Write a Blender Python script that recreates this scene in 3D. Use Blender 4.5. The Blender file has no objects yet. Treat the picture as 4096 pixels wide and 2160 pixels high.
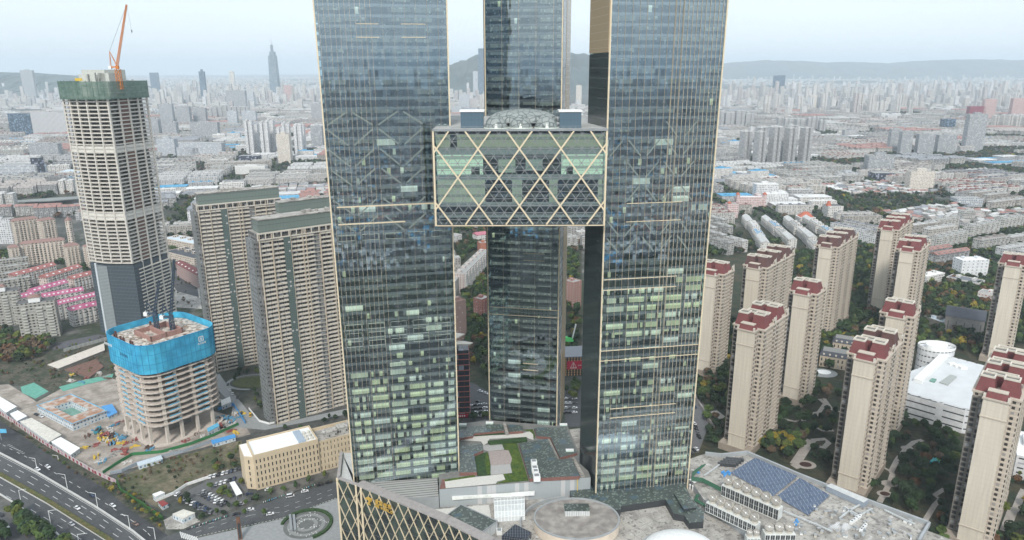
import bpy, math, random
import numpy as np
from mathutils import Vector, Matrix
random.seed(7); RNG=np.random.RandomState(11)
SC=bpy.context.scene; COL=SC.collection; R=math.radians
# ------------------------------------------------------------- camera
CAM_H=260.0; FPX=2873.0; PITCH=R(15.7); ROLL=R(0.2)
sp_,cp_=math.sin(PITCH),math.cos(PITCH); sr_,cr_=math.sin(ROLL),math.cos(ROLL)
u0_=Vector((0,sp_,cp_)); FWD=Vector((0,cp_,-sp_))
RIGHT=Vector((cr_,-sr_*u0_[1],-sr_*u0_[2])); UP=Vector((sr_,cr_*u0_[1],cr_*u0_[2]))
cam=bpy.data.cameras.new('camera'); co=bpy.data.objects.new('camera',cam); COL.objects.link(co)
m3=Matrix((RIGHT,UP,-FWD)).transposed(); co.matrix_world=Matrix.Translation((0,0,CAM_H))@m3.to_4x4()
cam.sensor_width=36; cam.lens=36*FPX/4096; cam.clip_start=1; cam.clip_end=120000
SC.camera=co
# ------------------------------------------------------------- world, sun, exposure
SUNV=Vector((-0.12,-1.0,0.0)).normalized(); SUN_EL=R(42)
SUNV=Vector((SUNV.x*math.cos(SUN_EL),SUNV.y*math.cos(SUN_EL),math.sin(SUN_EL)))
w=bpy.data.worlds.new('World'); SC.world=w; w.use_nodes=True
wn=w.node_tree; bg=wn.nodes['Background']
sky=wn.nodes.new('ShaderNodeTexSky'); sky.sky_type='NISHITA'; sky.sun_disc=False
sky.sun_elevation=SUN_EL; sky.sun_rotation=math.atan2(SUNV.x,SUNV.y)
sky.altitude=0; sky.air_density=1.0; sky.dust_density=3.0; sky.ozone_density=1.0
# pale broken overcast mixed over the clear sky
tc=wn.nodes.new('ShaderNodeTexCoord'); mp=wn.nodes.new('ShaderNodeMapping'); mp.inputs['Scale'].default_value=(1,1,3.2)
ns=wn.nodes.new('ShaderNodeTexNoise'); ns.inputs['Scale'].default_value=1.6; ns.inputs['Detail'].default_value=5
rp=wn.nodes.new('ShaderNodeMapRange'); rp.inputs[1].default_value=.3; rp.inputs[2].default_value=.75; rp.inputs[3].default_value=.72; rp.inputs[4].default_value=.97
mx=wn.nodes.new('ShaderNodeMix'); mx.data_type='RGBA'; mx.inputs[7].default_value=(5.35,5.95,6.4,1)
wn.links.new(tc.outputs['Generated'],mp.inputs[0]); wn.links.new(mp.outputs[0],ns.inputs['Vector'])
wn.links.new(ns.outputs['Fac'],rp.inputs[0]); wn.links.new(rp.outputs[0],mx.inputs[0])
wn.links.new(sky.outputs[0],mx.inputs[6]); wn.links.new(mx.outputs[2],bg.inputs[0])
bg.inputs[1].default_value=0.10
sl=bpy.data.lights.new('sun','SUN'); sl.energy=1.5; sl.angle=R(10); sl.color=(1,.96,.90)
so=bpy.data.objects.new('sun',sl); COL.objects.link(so); so.rotation_euler=SUNV.to_track_quat('Z','Y').to_euler(); so.location=(0,-50,500)
vs=SC.view_settings; SC.display_settings.display_device='sRGB'; vs.view_transform='Standard'; vs.look='None'; vs.exposure=0.95; vs.gamma=1
SC.cycles.max_bounces=7; SC.cycles.diffuse_bounces=2; SC.cycles.glossy_bounces=3; SC.cycles.transparent_max_bounces=8
SC.cycles.transmission_bounces=3; SC.cycles.volume_bounces=3; SC.cycles.caustics_reflective=False; SC.cycles.caustics_refractive=False
SC.cycles.use_denoising=True
# ------------------------------------------------------------- picture-to-place survey helpers
def ray(x,y):
    return FWD+RIGHT*((x-2048)/FPX)+UP*(-(y-1080)/FPX)
def F(x,y,z=0.):
    d=ray(x,y); t=(z-CAM_H)/d[2]; return Vector((d[0]*t,d[1]*t,z))
def D(x,y,z=0.): return F(x/.62866,y/.62866,z)
def Q3(x,y,z=0.): return F(x/1.697,1360+y/1.697,z)
def Q2(x,y,z=0.): return F(x/1.697,600+y/1.697,z)
def Q6(x,y,z=0.): return F(x/2.716,850+y/2.716,z)
def Q8(x,y,z=0.): return F(1200+x/2.0575,1500+y/2.0575,z)
def QR(x,y,z=0.): return F(2600+x/2.0575,1500+y/2.0575,z)
def QL(x,y,z=0.): return F(2200+x/2.425,1600+y/2.425,z)
def Q5(x,y,z=0.): return F(3296+x/1.786,1400+y/1.786,z)
def QM(x,y,z=0.): return F(1640+x/1.6167,880+y/1.6167,z)
def px(p):
    v=Vector(p)-Vector((0,0,CAM_H)); c=v.dot(FWD)
    if c<1: return (-1e5,-1e5)
    return (2048+FPX*v.dot(RIGHT)/c,1080-FPX*v.dot(UP)/c)
def hz(b,yt):
    lo,hi=-50,700
    for _ in range(40):
        m=(lo+hi)/2
        if px((b[0],b[1],m))[1]>yt: lo=m
        else: hi=m
    return lo
ORD=('first second third fourth fifth sixth seventh eighth ninth tenth eleventh twelfth thirteenth fourteenth fifteenth sixteenth seventeenth eighteenth nineteenth').split()
TENS={2:'twent',3:'thirt',4:'fort',5:'fift',6:'sixt',7:'sevent',8:'eight',9:'ninet'}
def ordw(n):  # 1-based
    if n<20: return ORD[n-1]
    if n>99: return 'hundred-and-'+ordw(n-100) if n>100 else 'hundredth'
    t,u=divmod(n,10); return TENS[t]+'ieth' if u==0 else TENS[t]+'y-'+ORD[u-1]
# ------------------------------------------------------------- materials
class G:
    def __init__(s,name):
        s.mat=bpy.data.materials.new(name); s.mat.use_nodes=True; s.nt=s.mat.node_tree; s.n=s.nt.nodes; s.n.clear()
        s.out=s.n.new('ShaderNodeOutputMaterial')
    def set(s,sock,v):
        if hasattr(v,'is_linked') or isinstance(v,bpy.types.NodeSocket): s.nt.links.new(v,sock)
        else:
            if isinstance(v,(tuple,list)) and len(v)==3 and len(sock.default_value)==4: v=tuple(v)+(1,)
            sock.default_value=v
    def m(s,op,a,b=0.,c=None):
        n=s.n.new('ShaderNodeMath'); n.operation=op; s.set(n.inputs[0],a); s.set(n.inputs[1],b)
        if c is not None: s.set(n.inputs[2],c)
        return n.outputs[0]
    def mix(s,f,a,b,mode='MIX'):
        n=s.n.new('ShaderNodeMix'); n.data_type='RGBA'; n.blend_type=mode; s.set(n.inputs[0],f); s.set(n.inputs[6],a); s.set(n.inputs[7],b); return n.outputs[2]
    def uv(s):
        t=s.n.new('ShaderNodeTexCoord'); x=s.n.new('ShaderNodeSeparateXYZ'); s.nt.links.new(t.outputs['UV'],x.inputs[0]); return x.outputs[0],x.outputs[1]
    def xyz(s,*a):
        n=s.n.new('ShaderNodeCombineXYZ')
        for i,v in enumerate(a): s.set(n.inputs[i],v)
        return n.outputs[0]
    def wn(s,vec):
        n=s.n.new('ShaderNodeTexWhiteNoise'); n.noise_dimensions='3D'; s.nt.links.new(vec,n.inputs['Vector']); return n.outputs['Value']
    def noise(s,scale,detail=3,vec=None,obj=True):
        n=s.n.new('ShaderNodeTexNoise'); n.inputs['Scale'].default_value=scale; n.inputs['Detail'].default_value=detail
        if vec is None:
            g=s.n.new('ShaderNodeNewGeometry'); vec=g.outputs['Position']
        s.nt.links.new(vec,n.inputs['Vector']); return n.outputs['Fac']
    def rng(s,v,a,b,c=0.,d=1.):
        n=s.n.new('ShaderNodeMapRange'); s.set(n.inputs[0],v)
        for i,x in enumerate((a,b,c,d)): s.set(n.inputs[i+1],x)
        return n.outputs[0]
    def band(s,v,a,b):  # 1 where a<v<b
        return s.m('MULTIPLY',s.m('GREATER_THAN',v,a),s.m('LESS_THAN',v,b))
    def pbr(s,col,rough=.8,metal=0.,spec=.3,bump=None,alpha=None):
        p=s.n.new('ShaderNodeBsdfPrincipled'); s.set(p.inputs['Base Color'],col); s.set(p.inputs['Roughness'],rough); s.set(p.inputs['Metallic'],metal)
        s.set(p.inputs['Specular IOR Level'],spec)
        if bump is not None:
            b=s.n.new('ShaderNodeBump'); b.inputs['Strength'].default_value=bump[1]; b.inputs['Distance'].default_value=bump[2]; s.nt.links.new(bump[0],b.inputs['Height']); s.nt.links.new(b.outputs[0],p.inputs['Normal'])
        if alpha is not None: s.set(p.inputs['Alpha'],alpha)
        return p.outputs[0]
    def done(s,sh): s.nt.links.new(sh,s.out.inputs[0]); return s.mat
    def tint(s):  # object colour x face attribute
        o=s.n.new('ShaderNodeObjectInfo'); a=s.n.new('ShaderNodeAttribute'); a.attribute_name='Col'
        return s.mix(1.,o.outputs['Color'],a.outputs['Color'],'MULTIPLY')
MATS={}
def mat(name,col=None,rough=.8,var=.18,scale=.6,metal=0.,spec=.3,col2=None,big=None):
    """plain weathered surface; col None = object colour times face colour"""
    if name in MATS: return MATS[name]
    g=G(name); c=g.tint() if col is None else col
    n=g.noise(scale,4); f=g.rng(n,.3,.7,1-var,1+var)
    if col2 is not None: c=g.mix(g.rng(g.noise(big or scale*.2,4),.42,.6),c if not isinstance(c,tuple) else tuple(c)+(1,),tuple(col2)+(1,))
    c=g.mix(1.,c,g.xyz(f,f,f),'MULTIPLY')
    MATS[name]=g.done(g.pbr(c,rough,metal,spec)); return MATS[name]
def facmat(name,wall=None,win=(.05,.06,.07),pu=3.2,pv=3.0,fu=(.25,.75),fv=(.3,.75),ledge=None,blind=.25,rough=.75,streak=.12):
    if name in MATS: return MATS[name]
    g=G(name); u,v=g.uv(); cu=g.m('DIVIDE',u,pu); cv=g.m('DIVIDE',v,pv)
    fu_=g.m('FRACT',cu); fv_=g.m('FRACT',cv)
    mk=g.m('MULTIPLY',g.band(fu_,*fu),g.band(fv_,*fv))
    rid=g.wn(g.xyz(g.m('FLOOR',cu),g.m('FLOOR',cv),0.))
    wc=g.mix(g.m('LESS_THAN',rid,blind),tuple(win)+(1,),tuple(min(.5,c*4+.12) for c in win)+(1,))
    c=g.tint() if wall is None else tuple(wall)+(1,)
    n=g.rng(g.noise(.35,4),.3,.7,1-streak,1+streak); c=g.mix(1.,c,g.xyz(n,n,n),'MULTIPLY')
    if ledge: c=g.mix(g.m('LESS_THAN',fv_,ledge[0]),c,tuple(ledge[1])+(1,))
    c=g.mix(mk,c,wc); r=g.rng(mk,0,1,rough,.2)
    MATS[name]=g.done(g.pbr(c,r,0,.4)); return MATS[name]
# ------------------------------------------------------------- mesh building
class MB:
    def __init__(s): s.v=[]; s.f=[]; s.m=[]
    def poly(s,pts,m=0):
        b=len(s.v); s.v+= [tuple(p) for p in pts]; s.f.append(tuple(range(b,b+len(pts)))); s.m.append(m); return s
    def box(s,x0,x1,y0,y1,z0,z1,m=0,top=None,bot=True):
        b=len(s.v); s.v+=[(x0,y0,z0),(x1,y0,z0),(x1,y1,z0),(x0,y1,z0),(x0,y0,z1),(x1,y0,z1),(x1,y1,z1),(x0,y1,z1)]
        fs=[(0,1,5,4),(1,2,6,5),(2,3,7,6),(3,0,4,7),(4,5,6,7)]+([(3,2,1,0)] if bot else [])
        for i,q in enumerate(fs): s.f.append(tuple(b+k for k in q)); s.m.append(top if (i==4 and top is not None) else m)
        return s
    def prism(s,pts,z0,z1,m=0,top=None,bot=True):
        a=sum(pts[i][0]*pts[(i+1)%len(pts)][1]-pts[(i+1)%len(pts)][0]*pts[i][1] for i in range(len(pts)))
        if a<0: pts=list(reversed(list(pts)))
        n=len(pts); b=len(s.v); s.v+=[(p[0],p[1],z0) for p in pts]+[(p[0],p[1],z1) for p in pts]
        for i in range(n):
            j=(i+1)%n; s.f.append((b+i,b+j,b+n+j,b+n+i)); s.m.append(m)
        s.f.append(tuple(b+n+i for i in range(n))); s.m.append(m if top is None else top)
        if bot: s.f.append(tuple(b+n-1-i for i in range(n))); s.m.append(m)
        return s
    def frus(s,x0,x1,y0,y1,z0,z1,ins,m=0,top=None):
        b=len(s.v); i=ins if isinstance(ins,(tuple,list)) else (ins,ins)
        s.v+=[(x0,y0,z0),(x1,y0,z0),(x1,y1,z0),(x0,y1,z0),(x0+i[0],y0+i[1],z1),(x1-i[0],y0+i[1],z1),(x1-i[0],y1-i[1],z1),(x0+i[0],y1-i[1],z1)]
        for k,q in enumerate([(0,1,5,4),(1,2,6,5),(2,3,7,6),(3,0,4,7),(4,5,6,7)]): s.f.append(tuple(b+t for t in q)); s.m.append(top if (k==4 and top is not None) else m)
        return s
    def beam(s,a,b,w,h=None,m=0,up=(0,0,1)):
        a=Vector(a); b=Vector(b); h=h or w; d=(b-a).normalized(); upv=Vector(up)
        if abs(d.dot(upv))>.98: upv=Vector((0,1,0))
        x=d.cross(upv).normalized()*w/2; y=x.cross(d).normalized()*h/2; k=len(s.v)
        for p in (a,b): s.v+=[tuple(p-x-y),tuple(p+x-y),tuple(p+x+y),tuple(p-x+y)]
        for q in [(0,1,5,4),(1,2,6,5),(2,3,7,6),(3,0,4,7),(3,2,1,0),(4,5,6,7)]: s.f.append(tuple(k+t for t in q)); s.m.append(m)
        return s
    def cyl(s,c,r,z0,z1,n=16,m=0,top=None,r2=None,ry=None,cap=True):
        r2=r if r2 is None else r2; k=ry/r if ry else 1
        lo=[(c[0]+r*math.cos(2*math.pi*i/n),c[1]+k*r*math.sin(2*math.pi*i/n),z0) for i in range(n)]
        hi=[(c[0]+r2*math.cos(2*math.pi*i/n),c[1]+k*r2*math.sin(2*math.pi*i/n),z1) for i in range(n)]
        b=len(s.v); s.v+=lo+hi
        for i in range(n): j=(i+1)%n; s.f.append((b+i,b+j,b+n+j,b+n+i)); s.m.append(m)
        if cap: s.f.append(tuple(b+n+i for i in range(n))); s.m.append(m if top is None else top)
        return s
    def tube(s,pts,r,n=6,m=0):
        pts=[Vector(p) for p in pts]
        for a,b in zip(pts,pts[1:]):
            d=(b-a).normalized(); u=Vector((0,0,1)) if abs(d.z)<.9 else Vector((1,0,0)); x=d.cross(u).normalized(); y=x.cross(d); k=len(s.v)
            for p in (a-d*r*.4,b+d*r*.4): s.v+=[tuple(p+(x*math.cos(2*math.pi*i/n)+y*math.sin(2*math.pi*i/n))*r) for i in range(n)]
            for i in range(n): j=(i+1)%n; s.f.append((k+i,k+n+i,k+n+j,k+j)); s.m.append(m)
            s.f.append(tuple(k+i for i in range(n))); s.m.append(m); s.f.append(tuple(k+2*n-1-i for i in range(n))); s.m.append(m)
        return s
    def dome(s,c,rx,ry,h,z0,nu=24,nv=6,m=0,a0=0.):
        for j in range(nv):
            t0=a0+(math.pi/2-a0)*j/nv; t1=a0+(math.pi/2-a0)*(j+1)/nv
            for i in range(nu):
                p=[]
                for (ii,t) in ((i,t0),(i+1,t0),(i+1,t1),(i,t1)):
                    a=2*math.pi*ii/nu; p.append((c[0]+rx*math.cos(t)*math.cos(a),c[1]+ry*math.cos(t)*math.sin(a),z0+h*math.sin(t)))
                if j==nv-1: p=p[:3]
                s.poly(p,m)
        return s
    def arrays(s,uvq=None):
        v=np.array(s.v,dtype=np.float64).reshape(-1,3); lt=np.array([len(f) for f in s.f],dtype=np.int32)
        lv=np.fromiter((i for f in s.f for i in f),dtype=np.int32); ls=np.zeros(len(lt),np.int32); ls[1:]=np.cumsum(lt)[:-1]
        p=v[lv]; a=p[ls]; b=p[ls+1]; c=p[ls+2]; nrm=np.cross(b-a,c-b); L=np.linalg.norm(nrm,axis=1)+1e-9; nz=np.abs(nrm[:,2]/L)
        fi=np.repeat(np.arange(len(lt)),lt); t=np.stack([-nrm[:,1],nrm[:,0]],1); tl=np.linalg.norm(t,axis=1)+1e-9; t/=tl[:,None]
        rel=p[:,:2]-a[fi][:,:2]; rel0=(rel*t[fi]).sum(1)
        # start every wall's u at its low end
        mn=np.zeros(len(lt)); np.minimum.at(mn,fi,rel0); u=rel0-mn[fi]; vv=p[:,2].copy(); fl=nz[fi]>.9
        u[fl]=p[fl,0]; vv[fl]=p[fl,1]
        return dict(v=v,lv=lv,lt=lt,uv=np.stack([u,vv],1),m=np.array(s.m,dtype=np.int32))
def mesh_from(name,A,mats,cols=None):
    me=bpy.data.meshes.new(name); nv=len(A['v']); nl=len(A['lv']); nf=len(A['lt'])
    me.vertices.add(nv); me.vertices.foreach_set('co',A['v'].astype(np.float32).ravel())
    me.loops.add(nl); me.loops.foreach_set('vertex_index',A['lv'].astype(np.int32))
    ls=np.zeros(nf,np.int32); ls[1:]=np.cumsum(A['lt'])[:-1]
    me.polygons.add(nf); me.polygons.foreach_set('loop_start',ls); me.polygons.foreach_set('loop_total',A['lt'].astype(np.int32))
    me.polygons.foreach_set('material_index',A['m'].astype(np.int32)); 
    uvl=me.uv_layers.new(name='UVMap'); uvl.data.foreach_set('uv',A['uv'].astype(np.float32).ravel())
    at=me.attributes.new('Col','FLOAT_COLOR','FACE'); c=np.ones((nf,4),np.float32) if cols is None else cols.astype(np.float32); at.data.foreach_set('color',c.ravel())
    for x in mats: me.materials.append(x)
    me.update(calc_edges=True); me.validate(verbose=False); me.shade_flat(); return me
def mesh(name,mb,mats):
    return mesh_from(name,mb.arrays(),mats if isinstance(mats,(list,tuple)) else [mats])
def tag(o,label=None,cat=None,group=None,kind=None):
    if label: o['label']=label
    if cat: o['category']=cat
    if group: o['group']=group
    if kind: o['kind']=kind
    return o
def obj(name,mb,mats,parent=None,color=None,loc=None,rz=None):
    me=mb if isinstance(mb,bpy.types.Mesh) else mesh(name,mb,mats)
    o=bpy.data.objects.new(name,me); COL.objects.link(o)
    if parent: o.parent=parent
    if color: o.color=tuple(color)+(1,)
    if loc is not None: o.location=loc
    if rz is not None: o.rotation_euler=(0,0,rz)
    return o
KEEP=[]  # footprints (x,y,r) where no mass building or tree goes
def thing(name,label,cat,loc=(0,0,0),rz=0.,group=None,keep=None):
    o=bpy.data.objects.new(name,None); COL.objects.link(o); o.empty_display_size=.5; o.location=loc; o.rotation_euler=(0,0,rz); tag(o,label,cat,group)
    if keep: KEEP.append((loc[0],loc[1],keep))
    return o
def struct(name,mb,mats): return tag(obj(name,mb,mats),kind='structure')
def dup(root,loc,rz,label=None,color_parts=None,scale=None,group=None):
    r=root.copy(); COL.objects.link(r); r.location=loc; r.rotation_euler=(0,0,rz)
    if scale: r.scale=scale
    if label: r['label']=label
    if group: r['group']=group
    for ch in list(root.children):
        c=ch.copy(); COL.objects.link(c); c.parent=r
        if color_parts and ch.name.split('.')[0] in color_parts: c.color=tuple(color_parts[ch.name.split('.')[0]])+(1,)
        for g_ in list(ch.children):
            d=g_.copy(); COL.objects.link(d); d.parent=c
    return r
def toL(o,pts):  # world points to a thing's local frame (z rotation only)
    a=-o.rotation_euler[2]; c,s=math.cos(a),math.sin(a); L=o.location
    return [(c*(p[0]-L[0])-s*(p[1]-L[1]),s*(p[0]-L[0])+c*(p[1]-L[1])) for p in pts]
HAZE=.000067
# ------------------------------------------------------------- ground and hills
g=G('ground'); n1=g.noise(.0035,6); n2=g.noise(.03,5); n3=g.noise(.25,4)
c=g.mix(g.rng(n1,.44,.56),(.075,.078,.072,1),(.045,.055,.035,1)); c=g.mix(g.rng(n2,.5,.62),c,(.15,.145,.135,1)); k=g.rng(n3,.3,.7,.75,1.25); c=g.mix(1.,c,g.xyz(k,k,k),'MULTIPLY')
g.done(g.pbr(c,.9,0,.15)); M_ground=g.mat
mb=MB(); rr=[0,60,200,600,1500,4000,9000,18000,38000]; N=48
for a,b in zip(rr,rr[1:]):
    for i in range(N):
        t0,t1=2*math.pi*i/N,2*math.pi*(i+1)/N
        q=[(a*math.cos(t0),a*math.sin(t0),0),(b*math.cos(t0),b*math.sin(t0),0),(b*math.cos(t1),b*math.sin(t1),0),(a*math.cos(t1),a*math.sin(t1),0)]
        mb.poly(q if a else q[1:] if False else [(0,0,0),q[1],q[2]],0)
struct('ground',mb,M_ground)
M_hill=mat('hill_woods',(.035,.06,.055),.95,.35,.004,col2=(.06,.07,.06))
def ridge(name,pts,Y,depth,kind='structure'):
    """pts: crest as seen, (x,y) full-picture pixels at distance Y"""
    mb=MB(); xs=[];zs=[]
    P=[]
    for x,y in pts:
        d=ray(x,y); t=Y/d[1]; P.append((d[0]*t,max(2,CAM_H+d[2]*t)))
    X=np.linspace(P[0][0],P[-1][0],90); Z=np.interp(X,[p[0] for p in P],[p[1] for p in P])
    rs=RNG.rand(90)*.06+.97; Z=Z*rs; NJ=12; grid=[]
    for j in range(NJ+1):
        s=j/NJ; prof=math.sin(math.pi*s)**1.3
        grid.append([(X[i]+RNG.randn()*20,Y-depth*.5+depth*s+(0 if j in(0,NJ) else RNG.randn()*depth*.02),-3 if j in(0,NJ) else max(-2,Z[i]*prof*(1+.12*RNG.randn()*(1-prof)))) for i in range(90)])
    for j in range(NJ):
        for i in range(89): mb.poly([grid[j][i],grid[j][i+1],grid[j+1][i+1],grid[j+1][i]])
    o=struct(name,mb,M_hill)
    for p in o.data.polygons: p.use_smooth=True
ridge('mountain',[(1500,290),(1700,262),(1800,258),(1850,240),(1930,216),(2020,212),(2120,205),(2230,212),(2330,215),(2420,240),(2540,275),(2640,300)],9000,3200)
ridge('distant_hills',[(2600,290),(2900,252),(2960,246),(3060,240),(3200,244),(3290,250),(3400,247),(3560,253),(3680,243),(3800,239),(3950,236),(4100,240),(4400,240),(4700,270)],18500,4000)
ridge('distant_hills',[(-400,293),(0,289),(90,291),(200,297),(300,303),(420,303)],9500,2500)
# ------------------------------------------------------------- glass towers
M_gold=mat('champagne_metal',(.74,.63,.45),.45,.06,.2,metal=.15,spec=.5)
M_goldpanel=facmat('bronze_panel',(.50,.39,.25),(.42,.32,.20),1.5,3.4,(.06,1.),(.0,.97),None,.0,.4)
M_grey=mat('grey_metal',(.28,.30,.31),.5,.08,.3,metal=.2,spec=.5)
M_dark=mat('dark_metal',(.05,.055,.06),.5,.1,.3,metal=.2,spec=.5)
M_slab=mat('floor_plate',(.40,.45,.42),.7,.1)
M_brace=mat('pale_steel',(.72,.78,.70),.6,.05)
def glassmat(name,tint,ior,band_,refl=(.71,.87,.98),pv=4.4,opa=.0,wob=.02):
    g=G(name); u,v=g.uv(); fv=g.m('FRACT',g.m('DIVIDE',v,pv)); fu=g.m('FRACT',g.m('DIVIDE',u,1.5))
    t=g.n.new('ShaderNodeBsdfTransparent'); g.set(t.inputs[0],tint)
    gl=g.n.new('ShaderNodeBsdfGlossy'); gl.inputs['Roughness'].default_value=.025; g.set(gl.inputs[0],refl)
    # every pane sits at its own small angle
    ge=g.n.new('ShaderNodeNewGeometry'); cell=g.xyz(g.m('FLOOR',g.m('DIVIDE',u,1.5)),g.m('FLOOR',g.m('DIVIDE',v,pv)),0.)
    w=g.n.new('ShaderNodeTexWhiteNoise'); g.nt.links.new(cell,w.inputs['Vector'])
    vm=g.n.new('ShaderNodeVectorMath'); vm.operation='MULTIPLY_ADD'; g.nt.links.new(w.outputs['Color'],vm.inputs[0]); vm.inputs[1].default_value=(wob,)*3; g.nt.links.new(ge.outputs['Normal'],vm.inputs[2])
    v2=g.n.new('ShaderNodeVectorMath'); v2.operation='SUBTRACT'; g.nt.links.new(vm.outputs[0],v2.inputs[0]); v2.inputs[1].default_value=(wob/2,)*3
    v3=g.n.new('ShaderNodeVectorMath'); v3.operation='NORMALIZE'; g.nt.links.new(v2.outputs[0],v3.inputs[0]); g.nt.links.new(v3.outputs[0],gl.inputs['Normal'])
    fr=g.n.new('ShaderNodeFresnel'); fr.inputs['IOR'].default_value=ior
    m1=g.n.new('ShaderNodeMixShader'); df=g.n.new('ShaderNodeBsdfDiffuse'); g.set(df.inputs[0],band_)
    line=g.m('MAXIMUM',g.m('MULTIPLY',g.m('LESS_THAN',fv,.30),.62),g.m('MAXIMUM',g.m('MULTIPLY',g.m('LESS_THAN',fu,.06),.35),opa))
    g.nt.links.new(line,m1.inputs[0]); g.nt.links.new(t.outputs[0],m1.inputs[1]); g.nt.links.new(df.outputs[0],m1.inputs[2])
    m2=g.n.new('ShaderNodeMixShader'); g.nt.links.new(fr.outputs[0],m2.inputs[0]); g.nt.links.new(m1.outputs[0],m2.inputs[1]); g.nt.links.new(gl.outputs[0],m2.inputs[2])
    return g.done(m2.outputs[0])
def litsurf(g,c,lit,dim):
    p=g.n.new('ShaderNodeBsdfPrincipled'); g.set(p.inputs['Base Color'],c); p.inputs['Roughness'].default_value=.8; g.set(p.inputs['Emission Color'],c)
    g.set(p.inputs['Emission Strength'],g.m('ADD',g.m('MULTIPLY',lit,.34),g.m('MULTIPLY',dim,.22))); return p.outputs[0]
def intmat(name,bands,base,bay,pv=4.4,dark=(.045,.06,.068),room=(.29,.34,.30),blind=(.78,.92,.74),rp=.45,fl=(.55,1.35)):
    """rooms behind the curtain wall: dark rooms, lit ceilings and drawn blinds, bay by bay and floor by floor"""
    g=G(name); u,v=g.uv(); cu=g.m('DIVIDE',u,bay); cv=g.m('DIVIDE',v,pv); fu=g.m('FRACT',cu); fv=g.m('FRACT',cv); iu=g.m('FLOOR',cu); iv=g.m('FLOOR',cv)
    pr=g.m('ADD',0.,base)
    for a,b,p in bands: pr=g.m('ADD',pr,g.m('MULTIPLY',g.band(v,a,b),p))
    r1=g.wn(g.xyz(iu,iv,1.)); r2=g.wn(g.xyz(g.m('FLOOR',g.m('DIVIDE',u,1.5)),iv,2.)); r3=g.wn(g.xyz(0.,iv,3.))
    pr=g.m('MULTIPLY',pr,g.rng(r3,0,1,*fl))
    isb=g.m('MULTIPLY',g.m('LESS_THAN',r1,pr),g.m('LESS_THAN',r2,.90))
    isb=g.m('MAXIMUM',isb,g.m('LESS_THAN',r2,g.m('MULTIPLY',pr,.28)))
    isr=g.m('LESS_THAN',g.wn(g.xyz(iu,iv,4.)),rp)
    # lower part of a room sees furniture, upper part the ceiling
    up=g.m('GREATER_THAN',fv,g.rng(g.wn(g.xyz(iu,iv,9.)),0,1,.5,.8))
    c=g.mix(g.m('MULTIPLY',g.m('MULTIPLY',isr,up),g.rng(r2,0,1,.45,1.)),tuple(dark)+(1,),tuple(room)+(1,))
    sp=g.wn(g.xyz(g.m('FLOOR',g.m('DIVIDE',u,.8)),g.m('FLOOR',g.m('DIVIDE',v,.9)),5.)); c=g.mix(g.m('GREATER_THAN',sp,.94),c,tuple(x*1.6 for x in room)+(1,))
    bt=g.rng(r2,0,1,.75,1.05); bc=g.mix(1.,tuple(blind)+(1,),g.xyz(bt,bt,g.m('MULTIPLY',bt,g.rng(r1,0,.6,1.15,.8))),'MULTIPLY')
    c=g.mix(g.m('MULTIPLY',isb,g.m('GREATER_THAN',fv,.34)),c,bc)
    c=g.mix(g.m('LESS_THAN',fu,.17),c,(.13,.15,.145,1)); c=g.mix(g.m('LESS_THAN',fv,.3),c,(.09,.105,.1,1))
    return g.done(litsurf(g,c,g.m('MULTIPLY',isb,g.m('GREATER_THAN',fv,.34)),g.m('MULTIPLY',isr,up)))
def glass_tower(name,label,FL,FR,depth,z0,z1,glass,inner,fins,fz0=None,pv=4.4,trims=True,side_fins=0):
    ang=math.atan2(FR[1]-FL[1],FR[0]-FL[0]); W=math.hypot(FR[0]-FL[0],FR[1]-FL[1])
    t=thing(name,label,'skyscraper',(FL[0],FL[1],0),ang)
    mc=Vector((FL[0],FL[1]))+Vector((math.cos(ang),math.sin(ang)))*W/2+Vector((-math.sin(ang),math.cos(ang)))*depth/2; KEEP.append((mc.x,mc.y,max(W,depth)*.62))
    i_=1.1
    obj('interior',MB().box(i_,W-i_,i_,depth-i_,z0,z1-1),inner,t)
    obj('glass',MB().prism([(0,0),(W,0),(W,depth),(0,depth)],z0,z1,0,bot=False),glass,t)
    mb=MB().box(.12,W-.12,.12,depth-.12,-.55,0); me=mesh('floor_slab',mb,M_slab)
    k=math.ceil(z0/pv)
    while k*pv+pv*.3<z1-1:
        o=bpy.data.objects.new('floor_slab',me); COL.objects.link(o); o.parent=t; o.location=(0,0,k*pv+pv*.28); k+=1
    mb=MB()
    for a,b,step,wd in fins:
        x=a*W
        while x<=b*W+.01: mb.box(x-wd/2,x+wd/2,-.32,-.01,z0,z1); x+=step
    if mb.f: obj('facade_fins',mb,mat('facade_fin_metal',(.58,.50,.38),.5,.06,.2,metal=.1,spec=.4),t)
    if side_fins:
        mb=MB(); y=3.
        while y<depth: mb.box(-.2,-.01,y,y+.12,z0,z1); y+=side_fins
        obj('side_fins',mb,M_dark,t)
    if trims:
        for x in (0,W):
            obj('corner_trim',MB().box(x-.3,x+.3,-.4,.3,z0,z1+1),M_gold,t)
    return t,W
GL_A=glassmat('glass_pale',(.92,.98,.95),3.6,(.15,.19,.20))
GL_B=glassmat('glass_dark',(.86,.93,.92),3.3,(.11,.13,.135))
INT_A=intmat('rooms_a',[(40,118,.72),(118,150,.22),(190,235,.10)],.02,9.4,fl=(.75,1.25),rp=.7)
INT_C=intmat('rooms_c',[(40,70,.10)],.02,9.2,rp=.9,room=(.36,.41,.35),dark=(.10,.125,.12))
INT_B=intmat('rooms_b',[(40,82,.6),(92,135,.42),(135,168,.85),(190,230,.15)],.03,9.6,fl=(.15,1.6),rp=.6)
A0=Q8(445,884,54); A1=Q8(1308,775,54)
twA,WA=glass_tower('glass_skyscraper','tall pale glass tower with gold fins bunched on one side, skybridge at its flank',A0,A1,44,44,368,GL_A,INT_A,[(.03,.42,2.1,.10),(.5,.97,4.7,.05)])
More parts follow.
